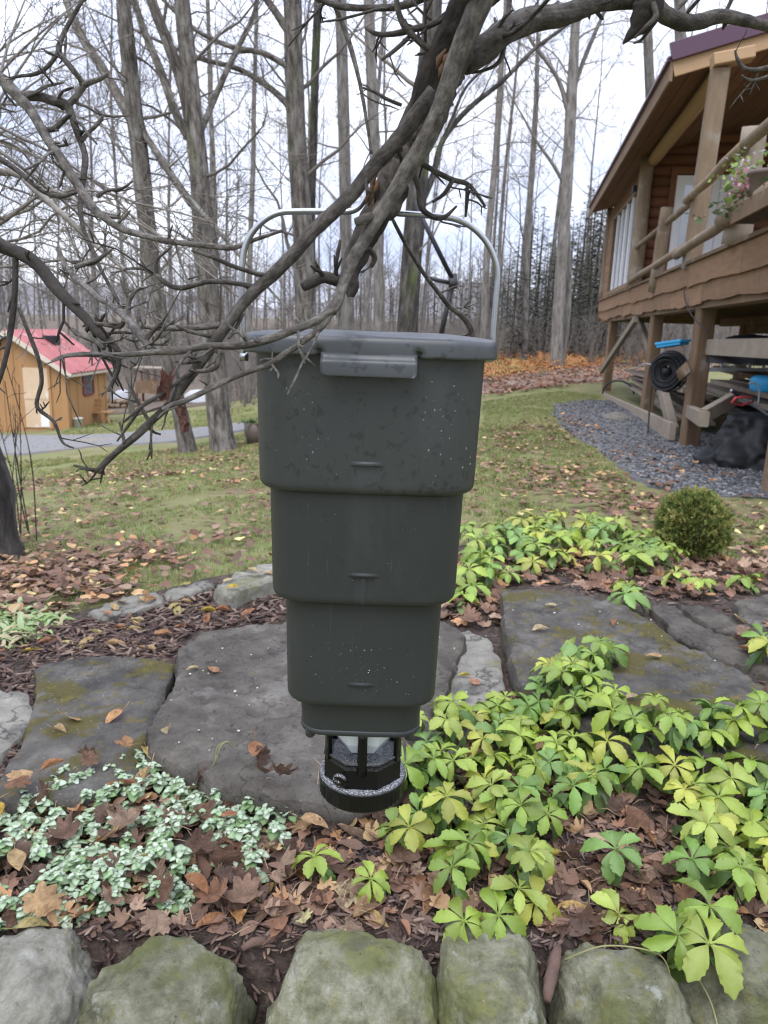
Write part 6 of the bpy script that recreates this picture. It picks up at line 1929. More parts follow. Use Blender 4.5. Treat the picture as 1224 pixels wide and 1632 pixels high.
for px, y, s in [(815, 34, .8), (838, 36, .95), (850, 42, 1.0), (866, 37, .8), (884, 44, 1.1), (900, 36, .85), (915, 40, 1.1), (925, 46, 1.25), (935, 36, 1.0), (948, 39, 1.2), (958, 34, .9), (970, 42, 1.2), (795, 46, .8), (775, 48, .8),
                 (760, 52, .8), (828, 50, 1.1), (875, 52, 1.2), (905, 54, 1.3), (940, 52, 1.4), (1000, 40, 1.1), (1030, 44, 1.2), (1060, 40, 1.0), (690, 56, .8), (715, 60, .9), (745, 58, .85), (780, 60, 1.0), (805, 56, .95), (845, 58, 1.05), (862, 60, 1.1), (893, 58, 1.1), (920, 60, 1.2), (655, 58, .75), (620, 60, .8), (540, 58, .7), (500, 60, .75), (730, 54, .7), (640, 50, .6), (575, 48, .55), (440, 46, .6), (350, 48, .6), (300, 50, .7), (220, 44, .7), (160, 46, .8), (985, 36, .9)]:
    p = at(px, 560, y)
    place_tree(SPR[sp_n % 3], p.x, p.y, s * rng.uniform(.66, .88), '%s dark green %s spruce in the woods %s' % ('tall' if s > 1 else 'short', 'near' if y < 41 else 'distant', 'left of the feeder' if px < 500 else ('behind the feeder' if px < 780 else ('right of the handle' if px < 870 else ('beside the cabin' if px < 960 else 'behind the cabin')))), 'dark spruces in the woods', 'spruce', .02)
    sp_n += 1

# far woods that read as one mass
fw = G()
rg = random.Random(77)
for k in range(420):
    y = rg.uniform(62, 125); x = rg.uniform(-.75, .7) * y
    z = tzf(x, y); Ht = rg.uniform(5.5, 11.5)
    top = Vector((x + rg.gauss(0, .5), y, z + Ht))
    b0 = Vector((x, y, z - .5))
    fw.tube([b0, b0.lerp(top, .5), top], [.11, .07, .02], 4, cap=False)
    for q in range(16):
        s = rg.uniform(.2, 1); p = b0.lerp(top, s); a = rg.uniform(0, 6.28)
        tip = p + Vector((math.cos(a), math.sin(a) * .5, rg.uniform(.5, 1.5))) * rg.uniform(.7, 2.4) * (1.2 - .6 * s)
        fw.tube([p, tip], [.03, .010], 3, cap=False)
        for q2 in range(3):
            p2 = p.lerp(tip, rg.uniform(.3, 1)); fw.tube([p2, p2 + Vector((rg.gauss(0, .5), rg.gauss(0, .5), rg.uniform(.2, 1)))], [.014, .006], 3, cap=False)
tag(fw.obj('distant_woods', M_twig), 'grey mass of bare woods far behind the yard', 'woods', None, 'stuff')
# low scrub at the wood edge hides the foot of the trunks
sg = G()
for k in range(2600):
    y = rg.uniform(24, 55); x = rg.uniform(-.6, .5) * y
    pxx = px_of(x, y, tzf(x, y))[0]
    if (pxx > 600 and y < 31) or (165 < pxx < 350 and y < 36):
        continue
    z = tzf(x, y); p = Vector((x, y, z))
    for q in range(4):
        tip = p + Vector((rg.gauss(0, .35), rg.gauss(0, .35), rg.uniform(.5, 2.6)))
        sg.tube([p, p.lerp(tip, .5) + Vector((rg.gauss(0, .1), 0, 0)), tip], [.012, .009, .005], 3, cap=False)
        for q2 in range(3):
            a = p.lerp(tip, rg.uniform(.3, .9)); sg.tube([a, a + Vector((rg.gauss(0, .25), rg.gauss(0, .25), rg.uniform(.1, .5)))], [.006, .004], 3, cap=False)
tag(sg.obj('undergrowth', M_twig), 'thin bare scrub along the edge of the woods', 'undergrowth', None, 'stuff')
# far hill on the left
hx, hy = np.meshgrid(np.linspace(-330, 200, 60), np.linspace(130, 330, 14))
hz = tz(hx, hy) + (np.clip((hy - 130) / 150, 0, 1) ** 1.0) * (16 + 8 * np.sin(hx / 60.0) + 5 * np.sin(hx / 23.0)) * np.clip((140 - hx) / 160, 0, 1) - 1
hi_ = np.arange(hx.size).reshape(hx.shape)
q0, q1, q2, q3 = hi_[:-1, :-1].ravel(), hi_[:-1, 1:].ravel(), hi_[1:, 1:].ravel(), hi_[1:, :-1].ravel()
M_hill = mk('wooded hill', [(.11, .105, .108), (.15, .142, .145), (.19, .18, .182)], scale=.25, rough=1, bump=0)
o = link('hill', np_mesh('hill', np.c_[hx.ravel(), hy.ravel(), hz.ravel()], np.concatenate([np.c_[q0, q1, q2], np.c_[q0, q2, q3]]), smooth=True), M_hill); o['kind'] = 'structure'

# bracken band and green tufts at the right wood edge
br = gpoly([(760, 606), (760, 572), (850, 560), (1000, 548), (1120, 540), (1120, 572), (1010, 578), (900, 588)])
N = 5200
frond = []
for k in range(3):
    V, T = [], []
    r_ = random.Random(k)
    for i in range(7):
        s = i / 6; w2 = .30 * (1 - s) + .03; z = .75 * s - .5 * s * s
        o_ = len(V)
        V += [(s, 0, z), (s + .05, w2, z - .10 + r_.gauss(0, .03)), (s + .12, 0, z), (s + .05, -w2, z - .10 + r_.gauss(0, .03))]
        T += [(o_, o_ + 1, o_ + 2), (o_, o_ + 2, o_ + 3)]
    frond.append((np.array(V), np.array(T)))
q = in_poly(br, N)
cl = np.array([(.40, .16, .05), (.46, .20, .07), (.34, .15, .06), (.50, .26, .10), (.30, .24, .08)])[nrs.randint(0, 5, N)]
o = link('bracken', scatter('bracken', frond, np.c_[q, tz(q[:, 0], q[:, 1]) + .02], rots(nrs.rand(N) * 6.28, -np.abs(nrs.normal(.3, .3, N)), nrs.rand(N) * 6.28), nrs.uniform(.3, .75, N), cl), M_leafatt)
tag(o, 'rust-orange bracken along the edge of the woods', 'bracken', None, 'stuff')
q = in_poly(gpoly([(790, 575), (860, 562), (1000, 552), (1000, 545), (850, 552), (790, 565)]), 700); N = len(q)
o = link('undergrowth', scatter('undergrowth', lowleaf, np.c_[q, tz(q[:, 0], q[:, 1]) + nrs.uniform(.2, 1.5, N)], rots(nrs.rand(N) * 6.28, nrs.rand(N), nrs.rand(N) * 6.28), nrs.uniform(.1, .22, N), np.array([(.24, .24, .07), (.30, .28, .08), (.16, .18, .06)])[nrs.randint(0, 3, N)]), M_leafatt)
tag(o, 'yellow-green bushes above the bracken', 'undergrowth', None, 'stuff')
litter('lawn_leaves', gpoly([(770, 634), (900, 618), (1000, 608), (1120, 592), (1120, 560), (1000, 574), (890, 585), (770, 598)]), 4500, (.08, .16), [(.32, .17, .11), (.26, .13, .085), (.38, .24, .16)], lowleaf, label='brown leaves along the far dirt road', cat='fallen leaves', lift=(.01, .04))

# ---- the big trunks that can be told apart
def traced(name, label, px, mat, bmat, y, nbr=14, kids=(6, 4, 3), seed=1, base=None, extra=(), first=.25, lean_y=0.0, blen=.20, group=None, rough=.06):
    """px: (px, py, width px) from the base up; the tree goes on above the picture"""
    rg = random.Random(seed)
    pts = [at(a, b, y + lean_y * (i / len(px))) for i, (a, b, w2) in enumerate(px)]
    rad = [pxr(w2, y) * .92 for a, b, w2 in px]
    t = thing(name, label, 'tree', pts[0], group)
    if base is not None:
        pts = [pts[0] - Vector((0, 0, .25))] + pts; rad = [rad[0] * 1.35] + rad
    # carry the trunk on above the frame
    d = (pts[-1] - pts[-2]).normalized(); L = 5.5
    for i in range(1, 5):
        pts.append(pts[-1] + (d + Vector((rg.gauss(0, .05), rg.gauss(0, .05), .1))).normalized() * L / 4); rad.append(rad[-1] * .72)
    vv = [Vector((p.x, p.y, p.z, r)) for p, r in zip(pts, rad)]
    vv = smooth_line(vv, 5)
    pts = [Vector(v[:3]) for v in vv]; rad = [v[3] for v in vv]
    g = G(); g.tube(pts, rad, 14, cap=False, rough=rough, nscale=7); g.obj('trunk', mat, t)
    for ex in extra:
        e_p = [at(a, b, y + (dy)) for a, b, w2, dy in ex]; e_r = [pxr(w2, y) for a, b, w2, dy in ex]
        dd = (e_p[-1] - e_p[-2]).normalized()
        for i in range(3):
            e_p.append(e_p[-1] + (dd + Vector((0, rg.gauss(0, .1), .15))).normalized() * .9); e_r.append(e_r[-1] * .65)
        vv = smooth_line([Vector((p.x, p.y, p.z, r)) for p, r in zip(e_p, e_r)], 5)
        e_p = [Vector(v[:3]) for v in vv]; e_r = [max(.006, v[3]) for v in vv]
        g = G(); g.tube(e_p, e_r, 9, cap=False, rough=rough, nscale=8); g.obj('limb', mat, t)
        gb = G(); Le = sum((e_p[i + 1] - e_p[i]).length for i in range(len(e_p) - 1))
        branch_off(gb, e_p, e_r, Le * .5, 0, rg, (8, 5, 3), .08, .17, .5, .42, (.4, 1.0), .15, (5, 4, 3, 3), .0035)
        gb.obj('twigs', bmat, t)['kind'] = 'stuff'
    gb = G()
    Ht = pts[-1].z - pts[0].z
    n = len(pts) - 1
    for k in range(nbr):
        s = first + (1 - first) * (k + rg.random()) / nbr
        f = min(n - 1e-3, s * n); i = int(f); p = pts[i].lerp(pts[i + 1], f - i)
        a = rg.uniform(0, 6.28); el = rg.uniform(.1, .95)
        dd = Vector((math.cos(a) * math.cos(el), math.sin(a) * math.cos(el), math.sin(el)))
        grow(gb, p, dd, Ht * blen * rg.uniform(.6, 1.3), rad[i] * rg.uniform(.12, .26), 0, rg, kids, up=.05, wob=.16, lr=.5, rr=.5, rmin=.0035, sides=(5, 4, 3, 3))
    gb.obj('branches', bmat, t)['kind'] = 'stuff'
    return t
yb = gp(300, 722).y
traced('maple_tree', 'grey leaning trunk, left one of the pair beyond the lawn', [(300, 724, 34), (290, 670, 27), (278, 620, 26), (262, 540, 26), (246, 450, 27), (232, 340, 28), (222, 240, 27), (212, 160, 26), (205, 90, 24), (198, 20, 22)], M_bark, M_twig, yb, 12, seed=3, base=1,
       extra=[[(216, 205, 15, 0), (192, 160, 15, .1), (160, 105, 14, .3), (125, 50, 12, .5), (105, 0, 10, .6)], [(228, 210, 10, 0), (265, 265, 9, -.3), (298, 312, 9, -.5)]])
yb = gp(358, 722).y
traced('maple_tree', 'grey mossy trunk, right one of the pair beyond the lawn', [(358, 724, 52), (352, 690, 42), (346, 640, 40), (340, 560, 38), (332, 470, 36), (326, 390, 36), (320, 300, 32), (312, 220, 30), (304, 140, 27), (296, 60, 25), (288, -20, 23)], M_bark, M_twig, yb + .4, 14, seed=4, base=1,
       extra=[[(306, 205, 20, 0), (290, 130, 18, 0), (268, 70, 16, .1), (245, 10, 15, .2)], [(300, 220, 13, 0), (278, 175, 12, -.2), (255, 110, 11, -.3), (230, 50, 10, -.4), (214, 0, 9, -.4)], [(318, 215, 9, 0), (345, 150, 9, .2), (370, 95, 8, .3), (402, 30, 7, .4), (412, -10, 6, .4)],
              [(305, 325, 12, 0), (280, 290, 11, .2), (250, 245, 9, .4), (225, 200, 8, .6)]])
traced('maple_tree', 'tall dark trunk directly left of the limb that holds the feeder', [(500, 700, 40), (494, 600, 34), (488, 500, 34), (484, 400, 34), (478, 300, 31), (472, 200, 30), (468, 100, 29), (466, 0, 28)], M_bark, M_twig, 13.0, 12, seed=5, base=1,
       extra=[[(462, 170, 10, 0), (430, 140, 9, .3), (380, 110, 8, .5), (315, 92, 7, .7)], [(464, 110, 9, 0), (420, 85, 8, -.2), (370, 75, 7, -.3), (315, 50, 6, -.4), (270, 10, 5, -.4)], [(460, 50, 12, 0), (440, 20, 11, .2), (420, -10, 10, .3)]])
traced('slim_tree', 'thin near-black trunk beside the tall dark trunk', [(498, 690, 15), (496, 500, 15), (496, 330, 14), (499, 250, 13), (502, 120, 13), (507, 0, 12)], M_barkd, M_twig, 14.5, 8, seed=6, base=1)
traced('slim_tree', 'pale straight trunk just left of the feeder handle top', [(562, 660, 24), (556, 540, 22), (552, 400, 20), (549, 250, 19), (546, 120, 18), (543, 0, 17)], M_barkp, M_twig, 18, 10, seed=7, base=1)
traced('slim_tree', 'pale slim trunk behind the forked end of the dead limb', [(610, 650, 20), (606, 540, 19), (602, 400, 18), (598, 260, 18), (592, 120, 17), (588, 0, 16)], M_barkp, M_twig, 21, 10, seed=8, base=1)
traced('mossy_tree', 'broad mossy dark trunk rising behind the right part of the lid', [(646, 690, 40), (648, 600, 36), (650, 520, 35), (655, 430, 34), (662, 340, 33), (668, 260, 32), (675, 170, 31), (684, 80, 30), (690, 0, 28)], M_barkd, M_twig, 12.5, 10, seed=9, base=1,
       extra=[[(668, 330, 11, 0), (690, 280, 10, .2), (705, 225, 9, .3), (745, 175, 8, .5), (800, 130, 7, .7), (850, 80, 6, .9), (915, 30, 5, 1.0)], [(703, 228, 5, .3), (720, 190, 5, .3), (742, 140, 4, .3), (780, 100, 4, .4)]])
yb = gp(886, 588).y
traced('pale_tree', 'tall pale-barked tree standing on the far road bank', [(886, 590, 24), (888, 540, 20), (891, 480, 19), (896, 400, 18), (902, 320, 18), (907, 230, 18), (911, 150, 17), (915, 80, 15), (918, 10, 13)], M_barkp, M_twig, yb, 10, seed=10, base=1, first=.5,
       extra=[[(906, 180, 8, 0), (895, 140, 7, 0), (880, 110, 6, 0), (850, 70, 5, 0)], [(912, 150, 8, 0), (925, 110, 7, .3), (945, 60, 6, .5), (962, 20, 5, .5)], [(903, 300, 6, 0), (880, 260, 5, 0), (855, 225, 4, 0)]])
traced('pale_tree', 'second pale stem leaning close to the tall pale tree', [(892, 588, 12), (900, 540, 11), (906, 470, 11), (904, 400, 12), (902, 330, 13), (908, 250, 11), (915, 160, 9)], M_barkp, M_twig, yb + .5, 6, seed=12, base=1, first=.5)
traced('pale_tree', 'grey trunk seen above the cabin roof edge', [(1050, 600, 20), (1046, 400, 18), (1042, 250, 16), (1036, 150, 15), (1032, 50, 14)], M_barkp, M_twig, 30, 10, seed=13, base=1, first=.4)
traced('pale_tree', 'grey trunk seen over the cabin roof ridge', [(1100, 600, 20), (1092, 300, 18), (1086, 100, 17), (1083, 0, 16)], M_barkp, M_twig, 33, 12, seed=14, base=1, first=.4)
traced('slim_tree', 'slim grey trunk between the handle and the spruces', [(770, 640, 12), (772, 500, 12), (778, 380, 11), (790, 250, 10), (798, 120, 9)], M_barkp, M_twig, 30, 9, seed=15, base=1, first=.4)
traced('slim_tree', 'slim grey stem right of the feeder handle', [(835, 600, 11), (838, 480, 10), (842, 360, 10), (850, 240, 9), (855, 150, 8)], M_barkp, M_twig, 34, 9, seed=16, base=1, first=.4)

# ------------------------------------------------------------------ the apple tree that carries the feeder
def limb(pts, parent, mat, name='limb', sides=12, per=8, rough=.10, nscale=70, spurs=0, srange=(.015, .05), seed=0, spmat=None, twig_kids=(3, 2), knob=.06):
    """pts: (px, py, width px, y)"""
    rg = random.Random(seed + len(pts) * 13)
    vv = []
    for a, b, w2, y in pts:
        p = at(a, b, y); vv.append(Vector((p.x, p.y, p.z, pxr(w2, y) * .86)))
    vv = smooth_line(vv, per)
    P = [Vector(v[:3]) for v in vv]
    Rr = [max(.0012, v[3]) * (1 + knob * noise.noise(Vector(v[:3]) * 25)) for v in vv]
    P = [p + Vector((noise.noise(p * 14), noise.noise(p * 14 + Vector((5, 0, 0))), noise.noise(p * 14 + Vector((0, 5, 0))))) * min(.006, r * .5) for p, r in zip(P, Rr)]
    g = G(); g.tube(P, Rr, sides, rough=rough, nscale=nscale)
    if spurs:
        n = len(P) - 1
        for k in range(spurs):
            f = rg.uniform(.05, .98) * n; i = int(f); p = P[i].lerp(P[i + 1], f - i)
            t = (P[i + 1] - P[i]).normalized()
            ax = t.cross(Vector((rg.gauss(0, 1), rg.gauss(0, .6), rg.gauss(0, 1))))
            if ax.length < 1e-3: continue
            d = Matrix.Rotation(rg.uniform(.6, 1.3), 3, ax.normalized()) @ t
            L = rg.uniform(*srange) * (1 if rg.random() < .75 else 2.4); r = min(Rr[i] * .40, .0024)
            q = [p]; dd = d
            for m_ in range(4):
                dd = (dd + Vector((rg.gauss(0, .17), rg.gauss(0, .17), rg.gauss(0, .17) + .05))).normalized(); q.append(q[-1] + dd * L / 4)
            g.tube(q, [r * 1.15, r, r * .9, r * .95, r * .5], 6, rough=.22, nscale=160)
            for m_ in range(rg.randint(0, 2)):
                b = q[rg.randint(1, 3)]; d2 = (dd + Vector((rg.gauss(0, .8), rg.gauss(0, .8), rg.gauss(0, .8)))).normalized()
                g.tube([b, b + d2 * L * .22, b + d2 * L * .4], [r * .8, r * .75, r * .4], 5, rough=.2, nscale=160)
    return g.obj(name, mat, parent)
apple = thing('apple_tree', 'gnarled apple tree whose broken limb holds up the feeder', 'tree', (1.1, -1.3, -.42))
# trunk stands behind the photographer; the limb reaches over
g = G()
tp = [Vector((1.1, -1.3, -.6)), Vector((1.08, -1.25, .1)), Vector((1.0, -1.1, .9)), Vector((.85, -.75, 1.7)), Vector((.6, -.2, 2.15)), Vector((.38, .35, 2.2)), at(820, -190, .80), at(790, -70, .86)]
vv = smooth_line([Vector((p.x, p.y, p.z, r)) for p, r in zip(tp, (.17, .14, .125, .105, .075, .052, .034, .026))], 8)
g.tube([Vector(v[:3]) for v in vv], [v[3] for v in vv], 16, rough=.10, nscale=22)
g.obj('trunk', M_apple, apple)
limb([(790, -80, 66, .86), (738, 10, 58, .89), (712, 70, 53, .91), (692, 120, 50, .925), (667, 180, 52, .94), (640, 240, 50, .96), (618, 290, 48, .98), (596, 340, 46, 1.0), (576, 392, 40, 1.02), (558, 436, 32, 1.03), (558, 474, 14, 1.03)], apple, M_deadwood, 'dead_limb', 26, 14, .26, 46, spurs=0, knob=.12)
limb([(790, -60, 46, .845), (762, 10, 38, .845), (738, 78, 34, .85), (714, 140, 32, .855), (682, 212, 31, .865), (652, 262, 29, .87), (630, 308, 27, .87), (606, 345, 25, .865), (586, 376, 23, .855), (562, 414, 21, .84), (544, 454, 19, .82), (536, 480, 20, .80), (528, 496, 18, .79)], apple, M_shoot, 'live_limb', 18, 12, .09, 70)
limb([(530, 492, 17, .79), (506, 510, 15, .785), (470, 526, 15, .78), (420, 543, 15, .77), (380, 552, 14, .765), (330, 553, 13, .76), (285, 561, 12, .75), (245, 563, 11, .745), (190, 567, 10, .735), (130, 565, 9, .73), (100, 568, 7, .725), (82, 576, 4, .72)], apple, M_shoot, 'branch', 10, 8, .10, 90, spurs=10)
limb([(529, 494, 14, .79), (512, 522, 12, .785), (482, 546, 12, .78), (455, 564, 11, .775), (430, 581, 11, .77), (400, 592, 10, .76), (360, 608, 10, .75), (330, 622, 10, .74), (300, 636, 10, .735), (272, 646, 11, .73), (258, 652, 8, .73)], apple, M_shoot, 'branch', 10, 8, .10, 90, spurs=5)
limb([(694, 150, 30, .88), (655, 194, 28, .885), (620, 236, 26, .89), (590, 270, 25, .89), (565, 304, 25, .885), (540, 328, 24, .88), (505, 362, 24, .87), (470, 400, 23, .86), (444, 426, 23, .855), (415, 455, 22, .85), (386, 488, 21, .84), (356, 530, 20, .83), (335, 562, 19, .825), (315, 590, 18, .82), (295, 613, 17, .815), (272, 640, 16, .81), (240, 670, 15, .80), (215, 695, 14, .795), (185, 722, 12, .79), (168, 738, 12, .785), (156, 750, 10, .785), (140, 747, 6, .78), (118, 742, 4, .78)], apple, M_apple, 'branch', 16, 10, .12, 80, spurs=16)
for pts, nm, mt, sp in [
    ([(412, 459, 10, .85), (385, 454, 9, .855), (332, 449, 9, .86), (288, 459, 9, .87), (264, 451, 9, .875), (249, 438, 8, .88), (228, 428, 6, .885), (200, 428, 4, .89)], 'twig', M_apple, 6),
    ([(250, 438, 7, .88), (249, 415, 6, .88), (264, 400, 5, .88), (274, 392, 3, .88)], 'twig', M_apple, 2),
    ([(352, 518, 11, .83), (320, 522, 10, .835), (280, 524, 10, .84), (245, 522, 9, .85), (225, 520, 7, .86)], 'twig', M_shoot, 4),
    ([(388, 500, 7, .84), (378, 520, 7, .835), (370, 535, 5, .83), (363, 540, 3, .83)], 'twig', M_apple, 0),
    ([(352, 562, 10, .80), (345, 585, 9, .80), (322, 592, 8, .80), (302, 590, 6, .80)], 'twig', M_shoot, 3),
    ([(233, 678, 6, .80), (245, 688, 6, .80), (256, 692, 3, .80)], 'twig', M_apple, 0),
    ([(198, 706, 7, .79), (195, 690, 6, .79), (190, 672, 4, .79)], 'twig', M_shoot, 2),
    ([(238, 672, 7, .80), (220, 640, 8, .80), (210, 620, 6, .80), (200, 600, 4, .80)], 'twig', M_shoot, 2),
    ([(275, 643, 5, .80), (245, 652, 4, .80), (212, 663, 3, .80)], 'twig', M_shoot, 0),
    ([(540, 446, 22, .83), (515, 440, 20, .82), (496, 447, 20, .815), (482, 456, 16, .81)], 'broken_stub', M_bark_edge, 2),
    ([(560, 440, 18, 1.0), (565, 458, 16, 1.0), (560, 474, 10, 1.0)], 'broken_stub', M_bark_edge, 0),
    ([(592, 348, 18, .86), (582, 350, 18, .85), (568, 354, 15, .845)], 'broken_stub', M_shoot, 0),
    ([(588, 395, 10, .86), (598, 410, 10, .865), (592, 424, 8, .87)], 'broken_stub', M_apple, 1),
    ([(656, 252, 10, .95), (690, 270, 9, .96), (718, 284, 9, .965), (744, 292, 8, .97), (760, 310, 7, .975), (773, 330, 4, .98)], 'twig', M_apple, 3),
    ([(722, 285, 8, .965), (708, 308, 7, .96), (690, 322, 5, .955)], 'twig', M_apple, 1),
    ([(745, 294, 7, .97), (744, 320, 7, .97), (742, 346, 4, .97)], 'twig', M_apple, 2),
    ([(656, 268, 11, .94), (668, 300, 10, .94), (672, 330, 10, .94), (690, 345, 9, .945), (708, 346, 8, .95), (728, 328, 4, .95)], 'twig', M_apple, 1),
    ([(624, 345, 6, .95), (640, 376, 7, 1.0), (664, 418, 7, 1.06), (690, 455, 8, 1.12), (714, 486, 9, 1.16), (735, 503, 10, 1.18), (748, 520, 11, 1.19), (757, 548, 11, 1.20)], 'twig', M_shoot, 4),
    ([(690, -10, 13, .90), (645, 8, 12, .92), (590, 11, 11, .94), (540, 8, 11, .96), (500, -5, 9, .97)], 'twig', M_apple, 5),
    ([(716, 20, 12, .90), (690, 38, 11, .90), (655, 48, 11, .91), (625, 54, 9, .92), (600, 54, 8, .93), (582, 44, 5, .935)], 'twig', M_apple, 5),
    ([(695, 88, 12, .91), (670, 68, 11, .905), (648, 45, 11, .90), (637, 20, 10, .90), (632, -10, 9, .90)], 'twig', M_apple, 3),
    ([(652, 60, 8, .91), (630, 80, 7, .90), (608, 96, 5, .90)], 'twig', M_apple, 1),
    ([(530, 0, 8, .97), (552, 55, 8, .97), (568, 110, 7, .965), (580, 170, 6, .96), (592, 245, 5, .955)], 'twig', M_shoot, 2),
    ([(640, 168, 6, .93), (615, 158, 6, .93), (598, 148, 5, .93), (578, 140, 3, .93)], 'twig', M_apple, 2),
    ([(738, 98, 44, .93), (772, 70, 42, .94), (800, 48, 40, .95), (850, 30, 38, .98), (900, 17, 34, 1.0), (960, 4, 30, 1.03), (1005, -2, 32, 1.05), (1040, 6, 28, 1.06), (1066, 24, 26, 1.07), (1092, 38, 26, 1.08), (1118, 40, 24, 1.09), (1150, 30, 20, 1.10), (1190, 34, 18, 1.12), (1250, 46, 15, 1.14)], 'limb', M_apple, 14),
    ([(815, -20, 9, .96), (806, 50, 8, .955), (796, 95, 7, .95), (770, 112, 5, .95), (735, 118, 4, .95)], 'twig', M_apple, 3),
    ([(1240, 104, 8, 1.0), (1205, 112, 8, 1.0), (1186, 108, 7, 1.0), (1176, 94, 6, 1.0), (1172, 80, 3, 1.0)], 'twig', M_shoot, 2),
    ([(1240, 116, 6, 1.0), (1205, 128, 6, 1.0), (1190, 126, 5, 1.0), (1182, 120, 3, 1.0)], 'twig', M_shoot, 1)]:
    limb(pts, apple, mt, nm, 12 if nm == 'limb' else 8, 7, .16 if mt in (M_bark_edge,) or nm == 'limb' else .10, 80, spurs=sp, seed=int(pts[0][0]))
# torn bark strips along the dead limb and a hanging bark flap
for k in range(16):
    f = rng.uniform(.05, .85); px, py = 740 - 150 * f + rng.gauss(0, 8), 30 + 310 * f + rng.gauss(0, 8)
    y_ = .875 + .10 * f
    a = at(px + 22 * (1 - f * .4), py, y_); L = rng.uniform(.02, .06)
    g = G(); d = (at(px - 20, py + 60, y_) - at(px, py, y_)).normalized()
    n = 6
    for i in range(n + 1):
        s = i / n; w2 = .010 * math.sin(math.pi * (.15 + .8 * s)) * rng.uniform(.7, 1.3)
        c_ = a + d * L * s + Vector((.002 * math.sin(s * 9), -.006 - .010 * s * s, 0))
        sd = d.cross(Vector((0, -1, 0))).normalized()
        for e, dp in ((-1, 0), (1, 0), (1, .003), (-1, .003)):
            g.v.append(c_ + sd * w2 * e + Vector((0, dp, 0)))
    for i in range(n):
        for q_ in range(4):
            u_, v_ = i * 4 + q_, i * 4 + (q_ + 1) % 4
            g.f.append((u_, v_, v_ + 4, u_ + 4))
    g.f += [(3, 2, 1, 0), (n * 4, n * 4 + 1, n * 4 + 2, n * 4 + 3)]
    g.obj('bark_strip', M_flake, apple)
for k in range(11):              # torn orange wood where the limb has split
    cx_, cy_ = ((718, 88), (596, 306))[k % 2]
    px, py = cx_ + rng.gauss(0, 7), cy_ + rng.gauss(0, 16); y_ = (.868, .955)[k % 2] - .012
    a = at(px, py, y_); b = at(px - rng.uniform(8, 16), py + rng.uniform(20, 38), y_ + rng.uniform(-.006, .006))
    g = G(); m_ = a.lerp(b, .5) + Vector((rng.gauss(0, .002), 0, 0)); g.tube([a, m_, b], [.0012, rng.uniform(.0028, .005), .0010], 6, rough=.3, nscale=200)
    g.obj('torn_wood', M_torn, apple)
limb([(1035, -10, 52, 1.04), (1030, 15, 50, 1.04), (1022, 35, 40, 1.04), (1010, 52, 22, 1.04), (993, 70, 4, 1.04)], apple, M_bark_edge, 'bark_flap', 14, 7, .35, 60)
limb([(1040, 5, 10, 1.02), (1045, 25, 9, 1.015), (1030, 42, 7, 1.01), (1012, 60, 4, 1.01)], apple, M_apple, 'twig', 8, 6, .12, 80)

# dry leaf caught on the branch
p = at(282, 640, .79)
lf = thing('dry_leaf', 'crumpled reddish-brown maple leaf caught where two twigs cross', 'leaf', p)
for (dx, dz, s, tilt_, spin, rol, ci) in ((-.004, .014, .046, .25, .5, .15, 0), (.005, -.020, .042, -.2, 2.2, .13, 2), (.0, -.002, .030, 1.1, .9, .13, 1)):
    V, T = maple_leaf(.2, 50 + ci, ci == 0, .16)
    V2 = []
    for x, y, z in V:           # the blade has rolled up round its midrib
        a = x / rol
        V2.append(((rol + z * .5) * math.sin(a), y + .03 * math.sin(a * 2), rol - (rol + z * .5) * math.cos(a) * (1 - .10 * a * a / 9)))
    o = link('blade', np_mesh('blade', np.array(V2), T, smooth=True), M_leafdry)
    o.parent = lf
    o.matrix_local = Matrix.Translation((dx, -.014, dz)) @ Matrix.Rotation(tilt_, 4, 'Y') @ Matrix.Rotation(1.45, 4, 'X') @ Matrix.Rotation(spin - .9, 4, 'Y') @ Matrix.Scale(s, 4)
    o.color = ((.22, .105, .085, 1), (.16, .07, .055, 1), (.24, .12, .098, 1))[ci]

# ------------------------------------------------------------------ the neighbouring tree on the left, its limbs reaching in
lt_base = gp(6, 888)
left = thing('fruit_tree', 'spreading bare fruit tree standing at the left edge of the lawn', 'tree', lt_base)
yl = lt_base.y
g = G()
tp = [(lt_base - Vector((.03, 0, .2)), .20), (lt_base + Vector((-.06, 0, .08)), .155), (at(-10, 800, yl), .125), (at(-28, 730, yl), .11), (at(-55, 620, yl), .10), (at(-95, 470, yl), .095), (at(-130, 330, yl), .085)]
vv = smooth_line([Vector((p.x, p.y, p.z, r)) for p, r in tp], 8)
g.tube([Vector(v[:3]) for v in vv], [v[3] for v in vv], 18, rough=.14, nscale=14); g.obj('trunk', M_barkd, left)
top_l = tp[-1][0]
def link_in(px, py, y, w2):
    """three points carrying a limb from the trunk head to where it enters the picture"""
    return [(-130, 330, w2 * 2.2 * y / yl, yl), (-150, (py + 330) / 2 - 40, w2 * 1.6, (y + yl) / 2), (px, py, w2 * 1.1, y)]
